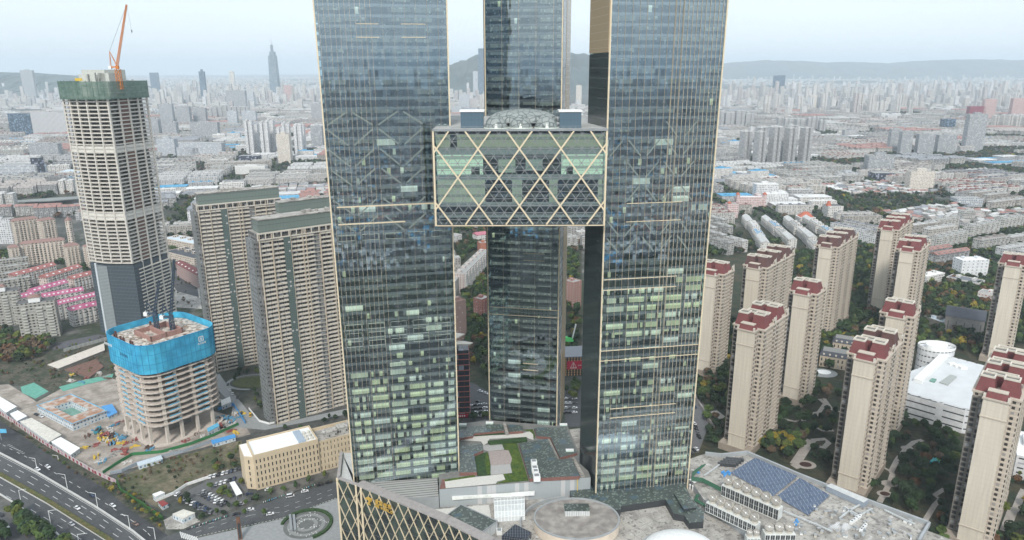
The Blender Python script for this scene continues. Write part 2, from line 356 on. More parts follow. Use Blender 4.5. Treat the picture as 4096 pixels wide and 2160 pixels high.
B0=QL(443,885,50); B1=QL(1335,792,50)
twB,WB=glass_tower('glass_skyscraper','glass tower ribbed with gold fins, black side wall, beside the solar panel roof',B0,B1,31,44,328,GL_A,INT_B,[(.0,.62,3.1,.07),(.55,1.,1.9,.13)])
C0=Q8(1562,372,46); C1=Q8(2112,420,46)
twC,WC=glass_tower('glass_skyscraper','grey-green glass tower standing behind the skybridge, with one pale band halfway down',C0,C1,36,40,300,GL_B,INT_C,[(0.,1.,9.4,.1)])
# gold screen and black glass on the flank of the second tower
zq=CAM_H+ (ray(2380,211)[2]/ray(2380,211)[1])*(B0[1]+10)
obj('gold_screen',MB().box(-.55,-.05,.3,30.5,zq,329),M_goldpanel,twB)
GL_D=facmat('black_glass',(.075,.09,.09),(.028,.038,.04),1.9,4.4,(.07,1),(.12,1),None,.0,.12)
obj('dark_side_glass',MB().box(-.4,-.05,.3,30.5,44,zq-.4),GL_D,twB)
# flank and gold crown of the third tower
obj('gold_screen',MB().box(WC+.05,WC+.5,16,36,40,300),M_goldpanel,twC)
obj('side_panel',MB().box(WC+.05,WC+.35,1.2,15.9,40,300),facmat('side_glass',(.16,.18,.20),(.24,.27,.29),2.4,4.4,(.1,1),(.2,1),None,.3,.15),twC)
obj('corner_trim',MB().box(-.9,0.02,.6,1.4,40,300),M_dark,twC)
def bandstrip(t,x0,x1,z,h,lab='gold_band'):
    mb=MB().box(x0,x1,-.42,-.05,z,z+.26).box(x0,x1,-.42,-.05,z+h,z+h+.26)
    obj(lab,mb,M_gold,t)
    obj('pale_strip',MB().box(x0,x1,.35,.6,z+.6,z+h-.1),facmat('vent_band',(.50,.55,.47),(.22,.25,.22),2.3,50,(.0,.16),(0,1)),t)  # pale strip with darker slots, just behind the glass
def zat(x,y,Y): d=ray(x,y); return CAM_H+d[2]*Y/d[1]
zc=zat(2100,1255,C0[1]); bandstrip(twC,.6,WC-.5,zc,4.6)
bandstrip(twC,WC*.5,WC*.8,zat(2180,1034,C0[1]),4.2); bandstrip(twC,WC*.5,WC*.72,zat(2180,1468,C0[1]),4.2)
bandstrip(twB,.6,WB*.72,zat(2600,1162,B0[1]),5.2); bandstrip(twB,.4,WB-.5,zat(2600,1435,B0[1]+3),5.2); bandstrip(twB,WB*.12,WB*.8,zat(2600,1665,B0[1]+3),5)
bandstrip(twB,WB*.2,WB*.72,zat(2600,886,B0[1]+3),8.6); bandstrip(twA,WA*.3,WA*.47,zat(1500,150,A0[1]+4),5.6); bandstrip(twA,WA*.64,WA*.83,zat(1700,150,A0[1]+8),5.6)
bandstrip(twA,WA*.05,WA*.98,zat(1600,822,A0[1]+6),.3); bandstrip(twA,WA*.05,WA*.6,zat(1600,890,A0[1]+6),.3)
M_trs=mat('truss_steel_dimmed',(.185,.225,.215),.6,.12)
# big trusses just outside the glass, its dimming put into their colour
def trusses(t,W,levels,bays,w=1.0,z_h=8.0,seed=1):
    rd=random.Random(seed); bw=W/bays
    for z,h,a,b in levels:
        for i in range(a,b):
            x0=i*bw+1.4; x1=(i+1)*bw-1.2; up=(i+int(z))%2
            p,q=((x0,-.1,z+.4),(x1,-.1,z+h-.4)) if up else ((x0,-.1,z+h-.4),(x1,-.1,z+.4))
            obj('truss_brace',MB().beam(p,q,w*.7,.1,up=(0,1,0)),M_trs,t)
trusses(twA,WA,[(186,8,0,5),(194,8,0,5),(208,8,0,4),(216.5,8.5,0,4),(226,8,0,4),(235,6.5,0,4)],5)
trusses(twB,WB,[(176,8,0,5),(184,8,0,5),(200,8,1,5),(211,8,1,5),(221,8,0,5),(229,8,3,5)],6,.9)
mb=MB()
for i in range(6):
    cx=WA*(.1+.16*i)
    for k in range(8):
        a0,a1=math.pi*k/8,math.pi*(k+1)/8; mb.beam((cx-3.4*math.cos(a0),.5,zat(1600,152,A0[1]+6)+.5+3.4*math.sin(a0)),(cx-3.4*math.cos(a1),.5,zat(1600,152,A0[1]+6)+.5+3.4*math.sin(a1)),.4,.2,up=(0,1,0))
obj('arch_bracing',mb,M_brace,twA)
# framed dark windows mid-height on the first tower
for r_ in (1300,1334,1367,948):
    z=zat(1600,r_+6,A0[1]+6)
    for i in range(5):
        x0,x1=WA*(.02+.195*i)+1.,WA*(.02+.195*i)+8.6
        obj('window_frame',MB().box(x0,x1,-.2,-.03,z,z+.13).box(x0,x1,-.2,-.03,z+2.7,z+2.83).box(x0,x0+.13,-.2,-.03,z,z+2.8).box(x1-.13,x1,-.2,-.03,z,z+2.8),mat('frame_grey_green',(.42,.48,.42),.6,.05),twA)

def flare(t,W,about,k):
    # the two front towers widen a little towards the top
    for ch in t.children:
        me=ch.data
        if me.users>1: f=1+k*(ch.location.z-54); ch.scale.x=f; ch.location.x=about*(1-f)
        else:
            for v in me.vertices: f=1+k*(v.co.z-54); v.co.x=about+(v.co.x-about)*f
flare(twA,WA,WA,2.8/235/WA); flare(twB,WB,0.,2.8/235/WB)
# ------------------------------------------------------------- skybridge
BY=min(B0[1],322)-1.2; bl=FY_=None
def atY(x,y,Y): d=ray(x,y); t=Y/d[1]; return Vector((d[0]*t,Y,CAM_H+d[2]*t))
zt=atY(2048,524,BY).z; zb=atY(2048,897,BY).z; xl=atY(1734,524,BY).x; xr=min(atY(2420,700,BY).x,B0[0]-.6)
sk=thing('skybridge','wide glass skybridge wrapped in a gold diamond lattice, joining the three towers high up','skybridge',(xl,BY,0))
BW=xr-xl; BD=C0[1]-BY+4
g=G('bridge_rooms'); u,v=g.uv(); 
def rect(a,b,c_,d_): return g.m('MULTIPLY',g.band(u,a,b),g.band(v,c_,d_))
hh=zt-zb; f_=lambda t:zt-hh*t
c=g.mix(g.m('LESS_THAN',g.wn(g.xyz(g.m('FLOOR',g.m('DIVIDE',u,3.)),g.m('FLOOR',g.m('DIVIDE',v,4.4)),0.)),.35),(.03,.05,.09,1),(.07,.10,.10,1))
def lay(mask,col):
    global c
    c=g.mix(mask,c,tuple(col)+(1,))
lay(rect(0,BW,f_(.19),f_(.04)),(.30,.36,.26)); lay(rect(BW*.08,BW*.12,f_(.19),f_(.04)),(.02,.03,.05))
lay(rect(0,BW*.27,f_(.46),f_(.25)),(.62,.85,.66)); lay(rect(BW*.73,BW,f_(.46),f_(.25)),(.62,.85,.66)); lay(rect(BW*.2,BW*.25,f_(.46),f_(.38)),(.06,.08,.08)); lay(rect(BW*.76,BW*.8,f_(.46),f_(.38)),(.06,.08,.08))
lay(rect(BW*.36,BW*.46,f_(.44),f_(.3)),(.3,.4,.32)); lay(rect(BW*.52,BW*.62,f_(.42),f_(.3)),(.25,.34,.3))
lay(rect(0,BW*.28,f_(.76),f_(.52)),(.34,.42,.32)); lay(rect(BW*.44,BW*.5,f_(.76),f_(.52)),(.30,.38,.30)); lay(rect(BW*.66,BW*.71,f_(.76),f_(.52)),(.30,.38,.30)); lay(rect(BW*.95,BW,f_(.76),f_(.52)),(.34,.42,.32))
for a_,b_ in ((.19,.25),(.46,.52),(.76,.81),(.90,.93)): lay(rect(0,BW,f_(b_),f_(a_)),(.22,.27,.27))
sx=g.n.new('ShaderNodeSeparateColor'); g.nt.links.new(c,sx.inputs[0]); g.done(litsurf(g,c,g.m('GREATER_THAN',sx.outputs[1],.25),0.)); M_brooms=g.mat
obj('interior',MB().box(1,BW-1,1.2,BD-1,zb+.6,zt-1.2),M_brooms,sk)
GL_K=glassmat('glass_bridge',(.92,.98,.95),1.75,(.12,.15,.155),pv=4.25,opa=.06)
obj('glass',MB().box(0,BW,0,BD,zb,zt),GL_K,sk)
obj('soffit',MB().box(-.3,BW+.3,-.3,BD,zb-1.0,zb-.01),M_dark,sk)
obj('roof_deck',MB().box(-.4,BW+.4,-.4,BD,zt+.01,zt+.9),mat('roof_concrete',(.40,.41,.40),.85,.15,.25),sk)
HX=atY(2078,595,BY).x-atY(1912,595,BY).x; HX/=2; HZ=(atY(2048,595,BY).z-atY(2048,710,BY).z); x_n=atY(1912,595,BY).x-xl; z_n=atY(2048,595,BY).z
def clipseg(x0,z0,x1,z1,X0,X1,Z0,Z1):
    t0,t1=0.,1.; dx,dz=x1-x0,z1-z0
    for p,q in ((-dx,x0-X0),(dx,X1-x0),(-dz,z0-Z0),(dz,Z1-z0)):
        if abs(p)<1e-9:
            if q<0: return None
        else:
            r=q/p
            if p<0: t0=max(t0,r)
            else: t1=min(t1,r)
    if t0>=t1-1e-6: return None
    return (x0+dx*t0,z0+dz*t0,x0+dx*t1,z0+dz*t1)
big=MB(); fine=MB(); n=0
for k in range(-10,20):
    for s in (-1,1):
        xk=x_n+k*2*HX; q=clipseg(xk-s*6*HX,z_n-6*HZ,xk+s*6*HX,z_n+6*HZ,0,BW,zb,zt)
        if q: obj('lattice_beam',MB().beam((q[0],-.55 if s>0 else -.52,q[1]),(q[2],-.55 if s>0 else -.52,q[3]),.66,.55,up=(0,1,0)),M_gold,sk)
        for j in range(1,4):
            xj=xk+j*HX/2; q=clipseg(xj-s*6*HX,z_n-6*HZ,xj+s*6*HX,z_n+6*HZ,0,BW,zb,zt)
            if q: fine.beam((q[0],-.12,q[1]),(q[2],-.12,q[3]),.24,.2,up=(0,1,0))
z=z_n-8*HZ
while z<zt:
    if z>zb: fine.box(0,BW,-.16,-.02,z-.1,z+.1)
    z+=HZ/4
obj('window_grid',fine,M_grey,sk)
for x in (-.2,BW+.2): obj('edge_trim',MB().box(x-.4,x+.4,-.8,.1,zb-.6,zt+.3),M_gold,sk)
obj('edge_trim',MB().box(0,BW,-.7,-.02,zb-.7,zb-.3),M_gold,sk); obj('cornice',MB().box(-.5,BW+.5,-.9,.2,zt+.0,zt+.95),M_grey,sk)
rm=MB()
for i in range(29): rm.box(BW*i/28-.05,BW*i/28+.05,.6,.7,zt+.9,zt+2.0)
rm.box(0,BW,.6,.68,zt+1.95,zt+2.05); obj('railing',rm,M_grey,sk)
ZR=zt+.9
def lx(x,y,z): p=F(x,y,z); return (p.x-xl,p.y-BY)
M_net=G('dome_glass'); g=M_net; u,v=g.uv(); 
n=g.n.new('ShaderNodeTexVoronoi'); n.feature='DISTANCE_TO_EDGE'; n.inputs['Scale'].default_value=.36; ge=g.n.new('ShaderNodeNewGeometry'); g.nt.links.new(ge.outputs['Position'],n.inputs['Vector'])
c=g.mix(g.m('LESS_THAN',n.outputs['Distance'],.07),(.27,.30,.29,1),(.11,.13,.13,1)); M_net=g.done(g.pbr(c,.45,.0,.4))
cx,cy=lx(2091,508,ZR); 
big_d=thing('glass_dome','big shallow lattice glass dome in the middle of the skybridge roof','dome',(xl+cx,BY+cy+6,ZR))
obj('pedestal',MB().cyl((0,0),8.5,0,2.6,20,ry=6,r2=14.5),M_grey,big_d); obj('dome_shell',MB().dome((0,0),16.5,12,5.6,2.2,28,7),M_net,big_d); obj('rim',MB().cyl((0,0),16.9,2.1,2.5,28,ry=12.3),M_grey,big_d)
for k,(x,lab) in enumerate(((1985,'small bubble dome at the corner of the glass box on the skybridge roof edge'),(2082,'small bubble dome in the middle of the front row below the big lattice dome'),(2186,'small bubble dome at the lift-tower end of the skybridge roof edge'))):
    cx,cy=lx(x,512,ZR); d=thing('bubble_dome',lab,'dome',(xl+cx,BY+max(cy,5.5),ZR),group='small domes on the skybridge roof')
    obj('dome_shell',MB().dome((0,0),5.2,5.2,4.6,.3,18,6),M_net,d); obj('base_ring',MB().cyl((0,0),5.5,0,.35,20),M_brace,d); obj('lamp_pyramid',MB().frus(-.7,.7,-5.3,-3.9,.3,2.2,.6),M_brace,d)
for a,b,lab in ((1843,1934,'blue glass box house on the skybridge roof beside the pale tower'),(2238,2325,'pale blue glass box house on the skybridge roof beside the black side wall')):
    p=F(a,512,ZR); q=F(b,512,ZR); z1=hz(((p.x+q.x)/2,p.y),448)
    d=thing('roof_pavilion',lab,'pavilion',(p.x,p.y,ZR),group='glass box houses on the skybridge roof'); w_=q.x-p.x
    obj('glass_wall',MB().box(0,w_,0,9,0,z1-ZR),facmat('pavilion_glass',(.07,.11,.14),(.09,.14,.18),1.6,3.4,(.05,1),(.05,1),None,.0,.1),d); obj('roof_plate',MB().box(-.4,w_+.4,-.4,9.4,z1-ZR,z1-ZR+.7),mat('white_paint',(.78,.79,.78),.6,.06),d)
# ------------------------------------------------------------- shopping podium
g=G('pale_concrete'); ge=g.n.new('ShaderNodeNewGeometry'); s=g.n.new('ShaderNodeSeparateXYZ'); g.nt.links.new(ge.outputs['Position'],s.inputs[0])
x=g.m('ADD',g.m('MULTIPLY',s.outputs[0],.86),g.m('MULTIPLY',s.outputs[1],.5)); y=g.m('SUBTRACT',g.m('MULTIPLY',s.outputs[1],.86),g.m('MULTIPLY',s.outputs[0],.5))
c=g.mix(g.rng(g.noise(.12,6),.42,.6),(.42,.40,.365,1),(.27,.255,.235,1)); c=g.mix(g.rng(g.noise(.5,5),.56,.66),c,(.18,.17,.16,1)); c=g.mix(g.rng(g.noise(.22,4),.62,.7),c,(.52,.51,.49,1))
c=g.mix(g.m('MULTIPLY',g.m('MAXIMUM',g.m('LESS_THAN',g.m('FRACT',g.m('DIVIDE',x,5.2)),.035),g.m('LESS_THAN',g.m('FRACT',g.m('DIVIDE',y,5.2)),.035)),.6),c,(.16,.155,.15,1)); k=g.rng(g.noise(1.3,3),.3,.7,.85,1.15); c=g.mix(1.,c,g.xyz(k,k,k),'MULTIPLY')
M_conc=MATS['pale_concrete']=g.done(g.pbr(c,.9,0,.25))
M_tile=mat('pale_paving',(.60,.59,.55),.85,.07,.8); M_tileg=mat('grey_paving',(.40,.40,.39),.85,.08,.8); M_tileb=mat('brown_paving',(.36,.31,.29),.85,.1,.8)
M_lawn=mat('roof_lawn',(.05,.092,.02),.95,.4,.9,col2=(.085,.125,.02),big=.3); M_lawnd=mat('roof_lawn_dark',(.035,.07,.025),.95,.3,.7)
M_red=mat('red_brown_edging',(.20,.10,.085),.85,.15,.5); M_white=mat('white_paint',(.78,.79,.78),.6,.06); M_greyw=mat('grey_cladding',(.33,.35,.36),.5,.08,.3,spec=.5)
g=G('diagrid_glass'); u,v=g.uv(); n=g.noise(.12,4); c=g.mix(g.rng(n,.4,.62),(.02,.026,.028,1),(.06,.085,.07,1)); c=g.mix(g.m('LESS_THAN',g.m('FRACT',g.m('DIVIDE',g.m('ADD',u,g.m('MULTIPLY',v,.55)),1.6)),.06),c,(.16,.17,.17,1)); c=g.mix(g.m('LESS_THAN',g.m('FRACT',g.m('DIVIDE',v,5.)),.1),c,(.08,.09,.09,1)); M_dg=g.done(g.pbr(c,.12,0,.7))
M_fas=facmat('fascia_panels',(.30,.33,.34),(.36,.39,.40),2.4,30,(.05,1),(0,1),None,.2,.3)
def lattice_mat():
    g=G('green_glass_roof'); 
    ge=g.n.new('ShaderNodeNewGeometry'); s=g.n.new('ShaderNodeSeparateXYZ'); g.nt.links.new(ge.outputs['Position'],s.inputs[0])
    x=g.m('ADD',g.m('MULTIPLY',s.outputs[0],.97),g.m('MULTIPLY',s.outputs[1],.22)); y=g.m('SUBTRACT',g.m('MULTIPLY',s.outputs[1],.97),g.m('MULTIPLY',s.outputs[0],.22))
    n=g.noise(.45,4); r=g.wn(g.xyz(g.m('FLOOR',g.m('DIVIDE',x,.95)),g.m('FLOOR',g.m('DIVIDE',y,.95)),1.)); r2=g.wn(g.xyz(g.m('FLOOR',g.m('DIVIDE',x,3.9)),g.m('FLOOR',g.m('DIVIDE',y,2.6)),2.))
    c=g.mix(g.rng(n,.35,.65),(.03,.042,.036,1),(.06,.075,.062,1)); c=g.mix(g.m('GREATER_THAN',r,.80),c,(.16,.20,.17,1)); c=g.mix(g.m('GREATER_THAN',r2,.93),c,(.05,.09,.12,1))
    fx=g.m('FRACT',g.m('DIVIDE',x,.95)); fy=g.m('FRACT',g.m('DIVIDE',y,.95)); c=g.mix(g.m('MAXIMUM',g.m('LESS_THAN',fx,.12),g.m('LESS_THAN',fy,.12)),c,(.10,.12,.11,1))
    return g.done(g.pbr(c,.3,0,.6))
M_lat=lattice_mat()
pod=thing('shopping_podium','stone-roofed shopping podium with gold diagrid glass front, base of the glass towers','building',(0,0,0))
def P2(l,f,z): return [tuple(f(x,y,z))[:2] for x,y in l]
# main body
body=P2([(310,845),(465,900),(1190,1200),(1560,1385)],Q8,56)
body=body[:]+[(12,262),(120,240),(215,283)]+P2([(2300,1215),(1500,915),(800,632),(460,640),(320,680)],QR,50)+[(76,372),(46,402),(28,398),(-15,404),(-20,398)]+P2([(1310,400),(335,632)],Q8,50)
obj('body',MB().prism(body,.02,45.5,0,1),[M_dg,M_conc],pod)
# diagrid front: rim wall and gold lattice
fr=[Vector(Q8(x,y,56)) for x,y in ((335,632),(310,845),(465,900),(1190,1200),(1560,1385))]; fr.append(Vector((12,262,56)))
cen=Vector((-30,330,0)); mb=MB(); lat=MB(); cop=MB()
for i,(a,b) in enumerate(zip(fr,fr[1:])):
    d=(b-a).normalized(); nn=Vector((d.y,-d.x,0)); 
    if nn.dot(a-cen)<0: nn=-nn
    th=4.6 if i>=2 else 1.2; inn=-nn*th
    mb.prism([(a.x,a.y),(b.x,b.y),(b.x+inn.x,b.y+inn.y),(a.x+inn.x,a.y+inn.y)],45.6,55.4,0)
    cop.prism([(a.x+nn.x*.5,a.y+nn.y*.5),(b.x+nn.x*.5,b.y+nn.y*.5),(b.x+inn.x,b.y+inn.y),(a.x+inn.x,a.y+inn.y)],55.41,56.1,0)
    L=(b-a).length; Hh=56.; px_=6.3 if i!=1 else 7.; k=-12
    while k*px_<L+60:
        for s in (-1,1):
            x0=k*px_; q=clipseg(x0,0,x0+s*60*.52,60,0,L,0,55.5)
            if q:
                p=a+d*q[0]+nn*(.32+.06*s); r=a+d*q[2]+nn*(.32+.06*s); lat.beam((p.x,p.y,q[1]),(r.x,r.y,q[3]),.42 if s<0 else .34,.4,up=tuple(nn))
        k+=1
    if i in (1,2):
        p=a+nn*.5; lat.beam((p.x,p.y,0),(p.x,p.y,56),.9,.9)
p=fr[2]+(fr[3]-fr[2]).normalized()*3.6+Vector((-.3,-.9,0)); lat.beam((p.x,p.y,0),(p.x,p.y,55.4),.9,.9)
obj('rim_wall',mb,M_dg,pod); obj('gold_lattice',lat,M_gold,pod); obj('coping',cop,mat('grey_stone_coping',(.33,.31,.30),.8,.12,.5),pod)
# gold sign on the diagrid front: bird emblem and two lines of lettering
M_sign=mat('gold_lettering',(.72,.47,.10),.4,.05,metal=.3,spec=.6)
a,b=fr[2],fr[3]; d=(b-a).normalized(); nn=Vector((d.y,-d.x,0)); 
if nn.dot(a-cen)<0: nn=-nn
sg=thing('rooftop_sign','gold sign of a bird emblem and two lines of raised characters on the diagrid wall','sign',tuple(a+d*3.2+nn*1.0+Vector((0,0,-56+15.6))),math.atan2(d.y,d.x)); sg.scale=(.7,1,.7)
e=MB(); cx,cz=7.6,50.2
pts=[(0,2.4),(1.2,2.7),(2.2,1.8),(2.0,.6),(2.6,-.6),(2.1,-2.1),(.9,-2.8),(-.4,-2.4),(.6,-1.7),(1.0,-.7),(.2,0),(-1.1,.2),(-2,-.6),(-2.2,.6),(-1.3,1.6)]
def slabxz(mb,pts,y0,y1):
    n=len(pts); k=len(mb.v); mb.v+=[(x,y0,z) for x,z in pts]+[(x,y1,z) for x,z in pts]
    for i in range(n): j=(i+1)%n; mb.f.append((k+i,k+j,k+n+j,k+n+i)); mb.m.append(0)
    mb.f.append(tuple(k+i for i in range(n))); mb.m.append(0); mb.f.append(tuple(k+2*n-1-i for i in range(n))); mb.m.append(0)
slabxz(e,[(cx+x,cz+z) for x,z in pts],-.4,0)
for k in range(4): slabxz(e,[(cx+1.6+k*.5,cz+1.9-k*.45),(cx+4.4-k*.3,cz+2.6-k*.9),(cx+4.6-k*.3,cz+2.2-k*.9),(cx+1.6+k*.5,cz+1.5-k*.45)],-.35,-.02)
for k in range(3): slabxz(e,[(cx-.8+k*1.1,cz-2.9),(cx-.2+k*1.1,cz-2.5),(cx+.2+k*1.1,cz-3.9),(cx-.3+k*1.1,cz-3.9)],-.35,-.02)
obj('emblem',e,M_sign,sg)
def glyph(mb,x,z,w,h,strokes,t=.34):
    for (x0,z0,x1,z1) in strokes:
        X0,Z0,X1,Z1=x+x0*w,z+z0*h,x+x1*w,z+z1*h; mb.beam((X0,-.2,Z0),(X1,-.2,Z1),t,.4,up=(0,1,0))
JIN=[(.5,1,0,.62),(.5,1,1,.62),(.25,.62,.75,.62),(.15,.4,.85,.4),(.5,.62,.5,.03),(.22,.3,.3,.12),(.78,.3,.7,.12),(0,.03,1,.03)]
YING=[(0,.93,1,.93),(.3,1,.3,.85),(.7,1,.7,.85),(.1,.8,.1,.5),(.3,.8,.3,.48),(.5,.8,.5,.45),(.7,.8,.7,.5),(.45,.72,.95,.72),(.45,.6,.9,.6),(.5,.42,.5,.3),(.2,.4,.8,.4),(.2,.28,.85,.28),(.85,.28,.85,.05),(0,.16,.8,.16),(.2,.4,.2,.2),(.1,.05,.85,.05)]
SHI=[(0,.62,1,.62),(.2,.95,.2,.12),(.5,1,.5,.3),(.8,.95,.8,.3),(.5,.3,.8,.3),(.2,.08,.95,.08)]
JIE=[(.2,.98,.8,.98),(.2,.98,.2,.55),(.8,.98,.8,.55),(.5,.98,.5,.55),(.2,.77,.8,.77),(.2,.55,.8,.55),(.5,.55,.02,.3),(.5,.55,.98,.3),(.36,.35,.28,0),(.64,.35,.64,0)]
for k,sx in enumerate((JIN,YING,SHI,JIE)):
    mb=MB(); glyph(mb,14.6+k*4.1,50.0,3.5,3.4,sx); obj('character',mb,M_sign,sg)
GLY={'G':[(1,.85,.5,1),(.5,1,0,.7),(0,.7,0,.3),(0,.3,.5,0),(.5,0,1,.2),(1,.2,1,.5),(1,.5,.6,.5)],'E':[(0,0,0,1),(0,1,.9,1),(0,.5,.8,.5),(0,0,.9,0)],'W':[(0,1,.25,0),(.25,0,.5,.8),(.5,.8,.75,0),(.75,0,1,1)],'O':[(0,.2,0,.8),(0,.8,.5,1),(.5,1,1,.8),(1,.8,1,.2),(1,.2,.5,0),(.5,0,0,.2)],'R':[(0,0,0,1),(0,1,.9,.95),(.9,.95,.9,.6),(.9,.6,0,.5),(.3,.5,1,0)],'L':[(0,1,0,0),(0,0,.9,0)],'D':[(0,0,0,1),(0,1,.6,1),(.6,1,1,.6),(1,.6,1,.4),(1,.4,.6,0),(.6,0,0,0)]}
for k,ch in enumerate('GEWORLD'):
    mb=MB(); glyph(mb,14.8+k*2.35+(.7 if k>1 else 0),47.2,1.6,1.9,GLY[ch],.3); obj('letter',mb,M_sign,sg)
# corner strip behind the rim, louvre roof, garden block
def slab(name,pts,f,z,thick,m,parent=pod,side=None,zz=None):
    q=P2(pts,f,zz or z); return obj(name,MB().prism(q,z-thick,z,0,1),[side or m,m],parent)
slab('corner_terrace',[(345,640),(438,640),(438,880),(470,890),(330,835)],Q8,54.5,8.9,mat('light_screed',(.50,.51,.50),.85,.1,.4),side=M_greyw)
g=G('louvre_roof'); ge=g.n.new('ShaderNodeNewGeometry'); s=g.n.new('ShaderNodeSeparateXYZ'); g.nt.links.new(ge.outputs['Position'],s.inputs[0])
y=g.m('SUBTRACT',s.outputs[1],g.m('MULTIPLY',s.outputs[0],.16)); f_=g.m('FRACT',g.m('DIVIDE',y,2.1)); c=g.mix(g.m('LESS_THAN',f_,.3),(.42,.41,.39,1),(.14,.14,.14,1)); M_louv=g.done(g.pbr(c,.5,.2,.5))
slab('louvre_roof',[(545,885),(1130,845),(1142,1003),(862,1008)],Q8,52.5,6.9,M_louv,side=M_greyw)
gz=56.
slab('garden_block',[(1145,942),(2392,842),(2372,790),(2250,680),(2300,650),(2195,402),(2110,418),(1560,372),(1310,400),(1310,790),(1142,815)],Q8,gz,10.4,mat('roof_felt',(.20,.20,.19),.9,.15,.4),side=M_fas)
z=gz+.06
slab('garden_paving',[(1200,930),(1190,868),(1670,815),(1690,860),(1625,872),(1612,892)],Q8,z+.1,.1,M_tile)
slab('garden_paving',[(1570,820),(1560,745),(1730,733),(1746,805)],Q8,z+.1,.1,M_tileg)
slab('garden_paving',[(1570,744),(1550,628),(1715,616),(1745,685),(1740,731)],Q8,z+.1,.1,M_tileb)
slab('garden_paving',[(1510,615),(1495,580),(1662,568),(1680,613),(1552,626)],Q8,z+.1,.1,M_tileg)
slab('garden_paving',[(1310,522),(1460,500),(1700,492),(1830,480),(1895,462),(1918,490),(1922,533),(1885,522),(1860,508),(1560,525),(1545,556),(1512,578),(1490,545),(1310,536)],Q8,z+.1,.1,M_tile)
slab('garden_path',[(1668,392),(1690,392),(1722,490),(1697,492)],Q8,z+.5,.5,M_conc)
slab('garden_path',[(2038,524),(2052,522),(2135,690),(2120,694)],Q8,z+.5,.5,M_conc); slab('garden_path',[(2240,682),(2262,680),(2345,832),(2310,836)],Q8,z+.5,.5,M_conc)
slab('lawn',[(1432,668),(1540,632),(1566,745),(1568,822),(1458,828)],Q8,z+.3,.3,M_lawnd)
slab('lawn',[(1532,640),(1548,640),(1568,745),(1568,815),(1540,812),(1520,700)],Q8,z+.45,.1,M_lawn)
slab('lawn',[(1664,566),(1785,558),(1880,865),(1615,890),(1690,862),(1676,815),(1748,806),(1733,733),(1747,690),(1717,617),(1682,612)],Q8,z+.3,.3,M_lawn)
slab('lawn',[(1190,860),(1438,822),(1440,834),(1195,872)],Q8,z+.4,.4,M_lawn); slab('lawn',[(1170,860),(1188,858),(1198,928),(1150,934)],Q8,z+.3,.3,M_red)
slab('lawn',[(1430,480),(1640,458),(1690,485),(1440,503)],Q8,z+.3,.3,M_lawnd); slab('lawn',[(1835,450),(1915,445),(1935,500),(1925,530),(1918,480),(1890,462)],Q8,z+.3,.3,M_lawn)
hd=thing('clipped_hedge','long clipped green hedge beside the white paved walk of the roof garden','hedge',(0,0,gz)); q=P2([(1545,540),(1862,510),(1872,536),(1560,562)],Q8,gz+1.4)
obj('foliage',MB().prism(q,.02,1.4),M_lawnd,hd)
for i,(pts,f,zt_) in enumerate([([(1320,577),(1500,566),(1505,620),(1432,652),(1456,800),(1312,802)],Q8,58.),([(1800,560),(2038,526),(2122,694),(2236,687),(2302,830),(1890,852)],Q8,58.),
   ([(1925,432),(2188,432),(2282,640),(2140,680),(2062,512),(1948,502)],Q8,57.6),([(1312,432),(1668,402),(1680,458),(1432,482),(1422,502),(1312,520)],Q8,57.6),([(1705,405),(1830,415),(1838,460),(1722,468)],Q8,57.6)]):
    slab('lattice_roof',pts,f,zt_,zt_-gz-.02,M_lat,side=M_red)
slab('lattice_roof',[(178,825),(370,792),(430,882),(1090,832),(1305,800),(1350,905),(1380,960),(1492,1080),(1490,1180),(1352,1190),(1300,1120),(1200,1100),(1122,965),(690,1030),(682,1062),(542,1062),(520,1002),(212,952)],QL,49.2,3.6,M_lat,side=M_dark)
slab('lattice_roof',[(1200,900),(1300,880),(1420,1040),(1300,1060)],QL,50.6,1.3,M_lat,side=M_dark)
obj('band_window',MB().prism(P2([(1250,965),(1252,962),(1932,925),(1930,928)],Q8,54),49.5,51.6),M_white,pod)
a,b=Q8(1255,1000,51.5),Q8(1930,945,51.5); obj('band_window',MB().beam((a.x,a.y-1.3,51),(b.x,b.y-1.3,51),.3,1.4),mat('bright_glazing',(.75,.77,.72),.35,.15,.5),pod)
a,b=Q8(1965,940,50.),Q8(2190,905,50.); obj('band_window',MB().beam((a.x,a.y-.6,49),(b.x,b.y-.6,49),.4,2.6),mat('bright_glazing'),pod)
# deck, wedge-shaped glass house, barrel skylight
slab('deck',[(1060,1110),(1555,1068),(1578,1200),(1215,1200)],Q8,46.,.4,M_tile)
wd=slab('glass_house',[(1325,1068),(1195,1168),(1490,1302),(1625,1205)],Q8,51.2,5.6,M_lat,side=facmat('white_panels',(.55,.57,.56),(.42,.44,.44),1.1,40,(.0,.4),(0,1),None,.3,.4))
q=P2([(1325,1068),(1195,1168),(1490,1302),(1625,1205)],Q8,51.2); mb=MB()
for i in range(4): a=q[i]; b=q[(i+1)%4]; mb.beam((a[0],a[1],51.3),(b[0],b[1],51.3),.35,.6)
obj('glass_house_rim',mb,M_greyw,pod)
q=[Vector(Q8(x,y,50)) for x,y in ((1592,972),(1848,955),(1850,1130),(1603,1148))]; mb=MB(); NB=9
prof=[(0,0),(.04,2.),(.18,3.4),(.4,4.2),(.62,4.1),(.84,3.),(.97,1.4),(1,0)]
def sp(u_,k): e0=q[3].lerp(q[2],u_); e1=q[0].lerp(q[1],u_); p=e0.lerp(e1,prof[k][0]); return (p.x,p.y,45.6+prof[k][1])
for k in range(7):
    for i in range(NB): mb.poly([sp(i/NB,k),sp((i+1)/NB,k),sp((i+1)/NB,k+1),sp(i/NB,k+1)],0)
for e_ in (0,1): mb.poly([sp(e_,k) for k in range(8)],0)
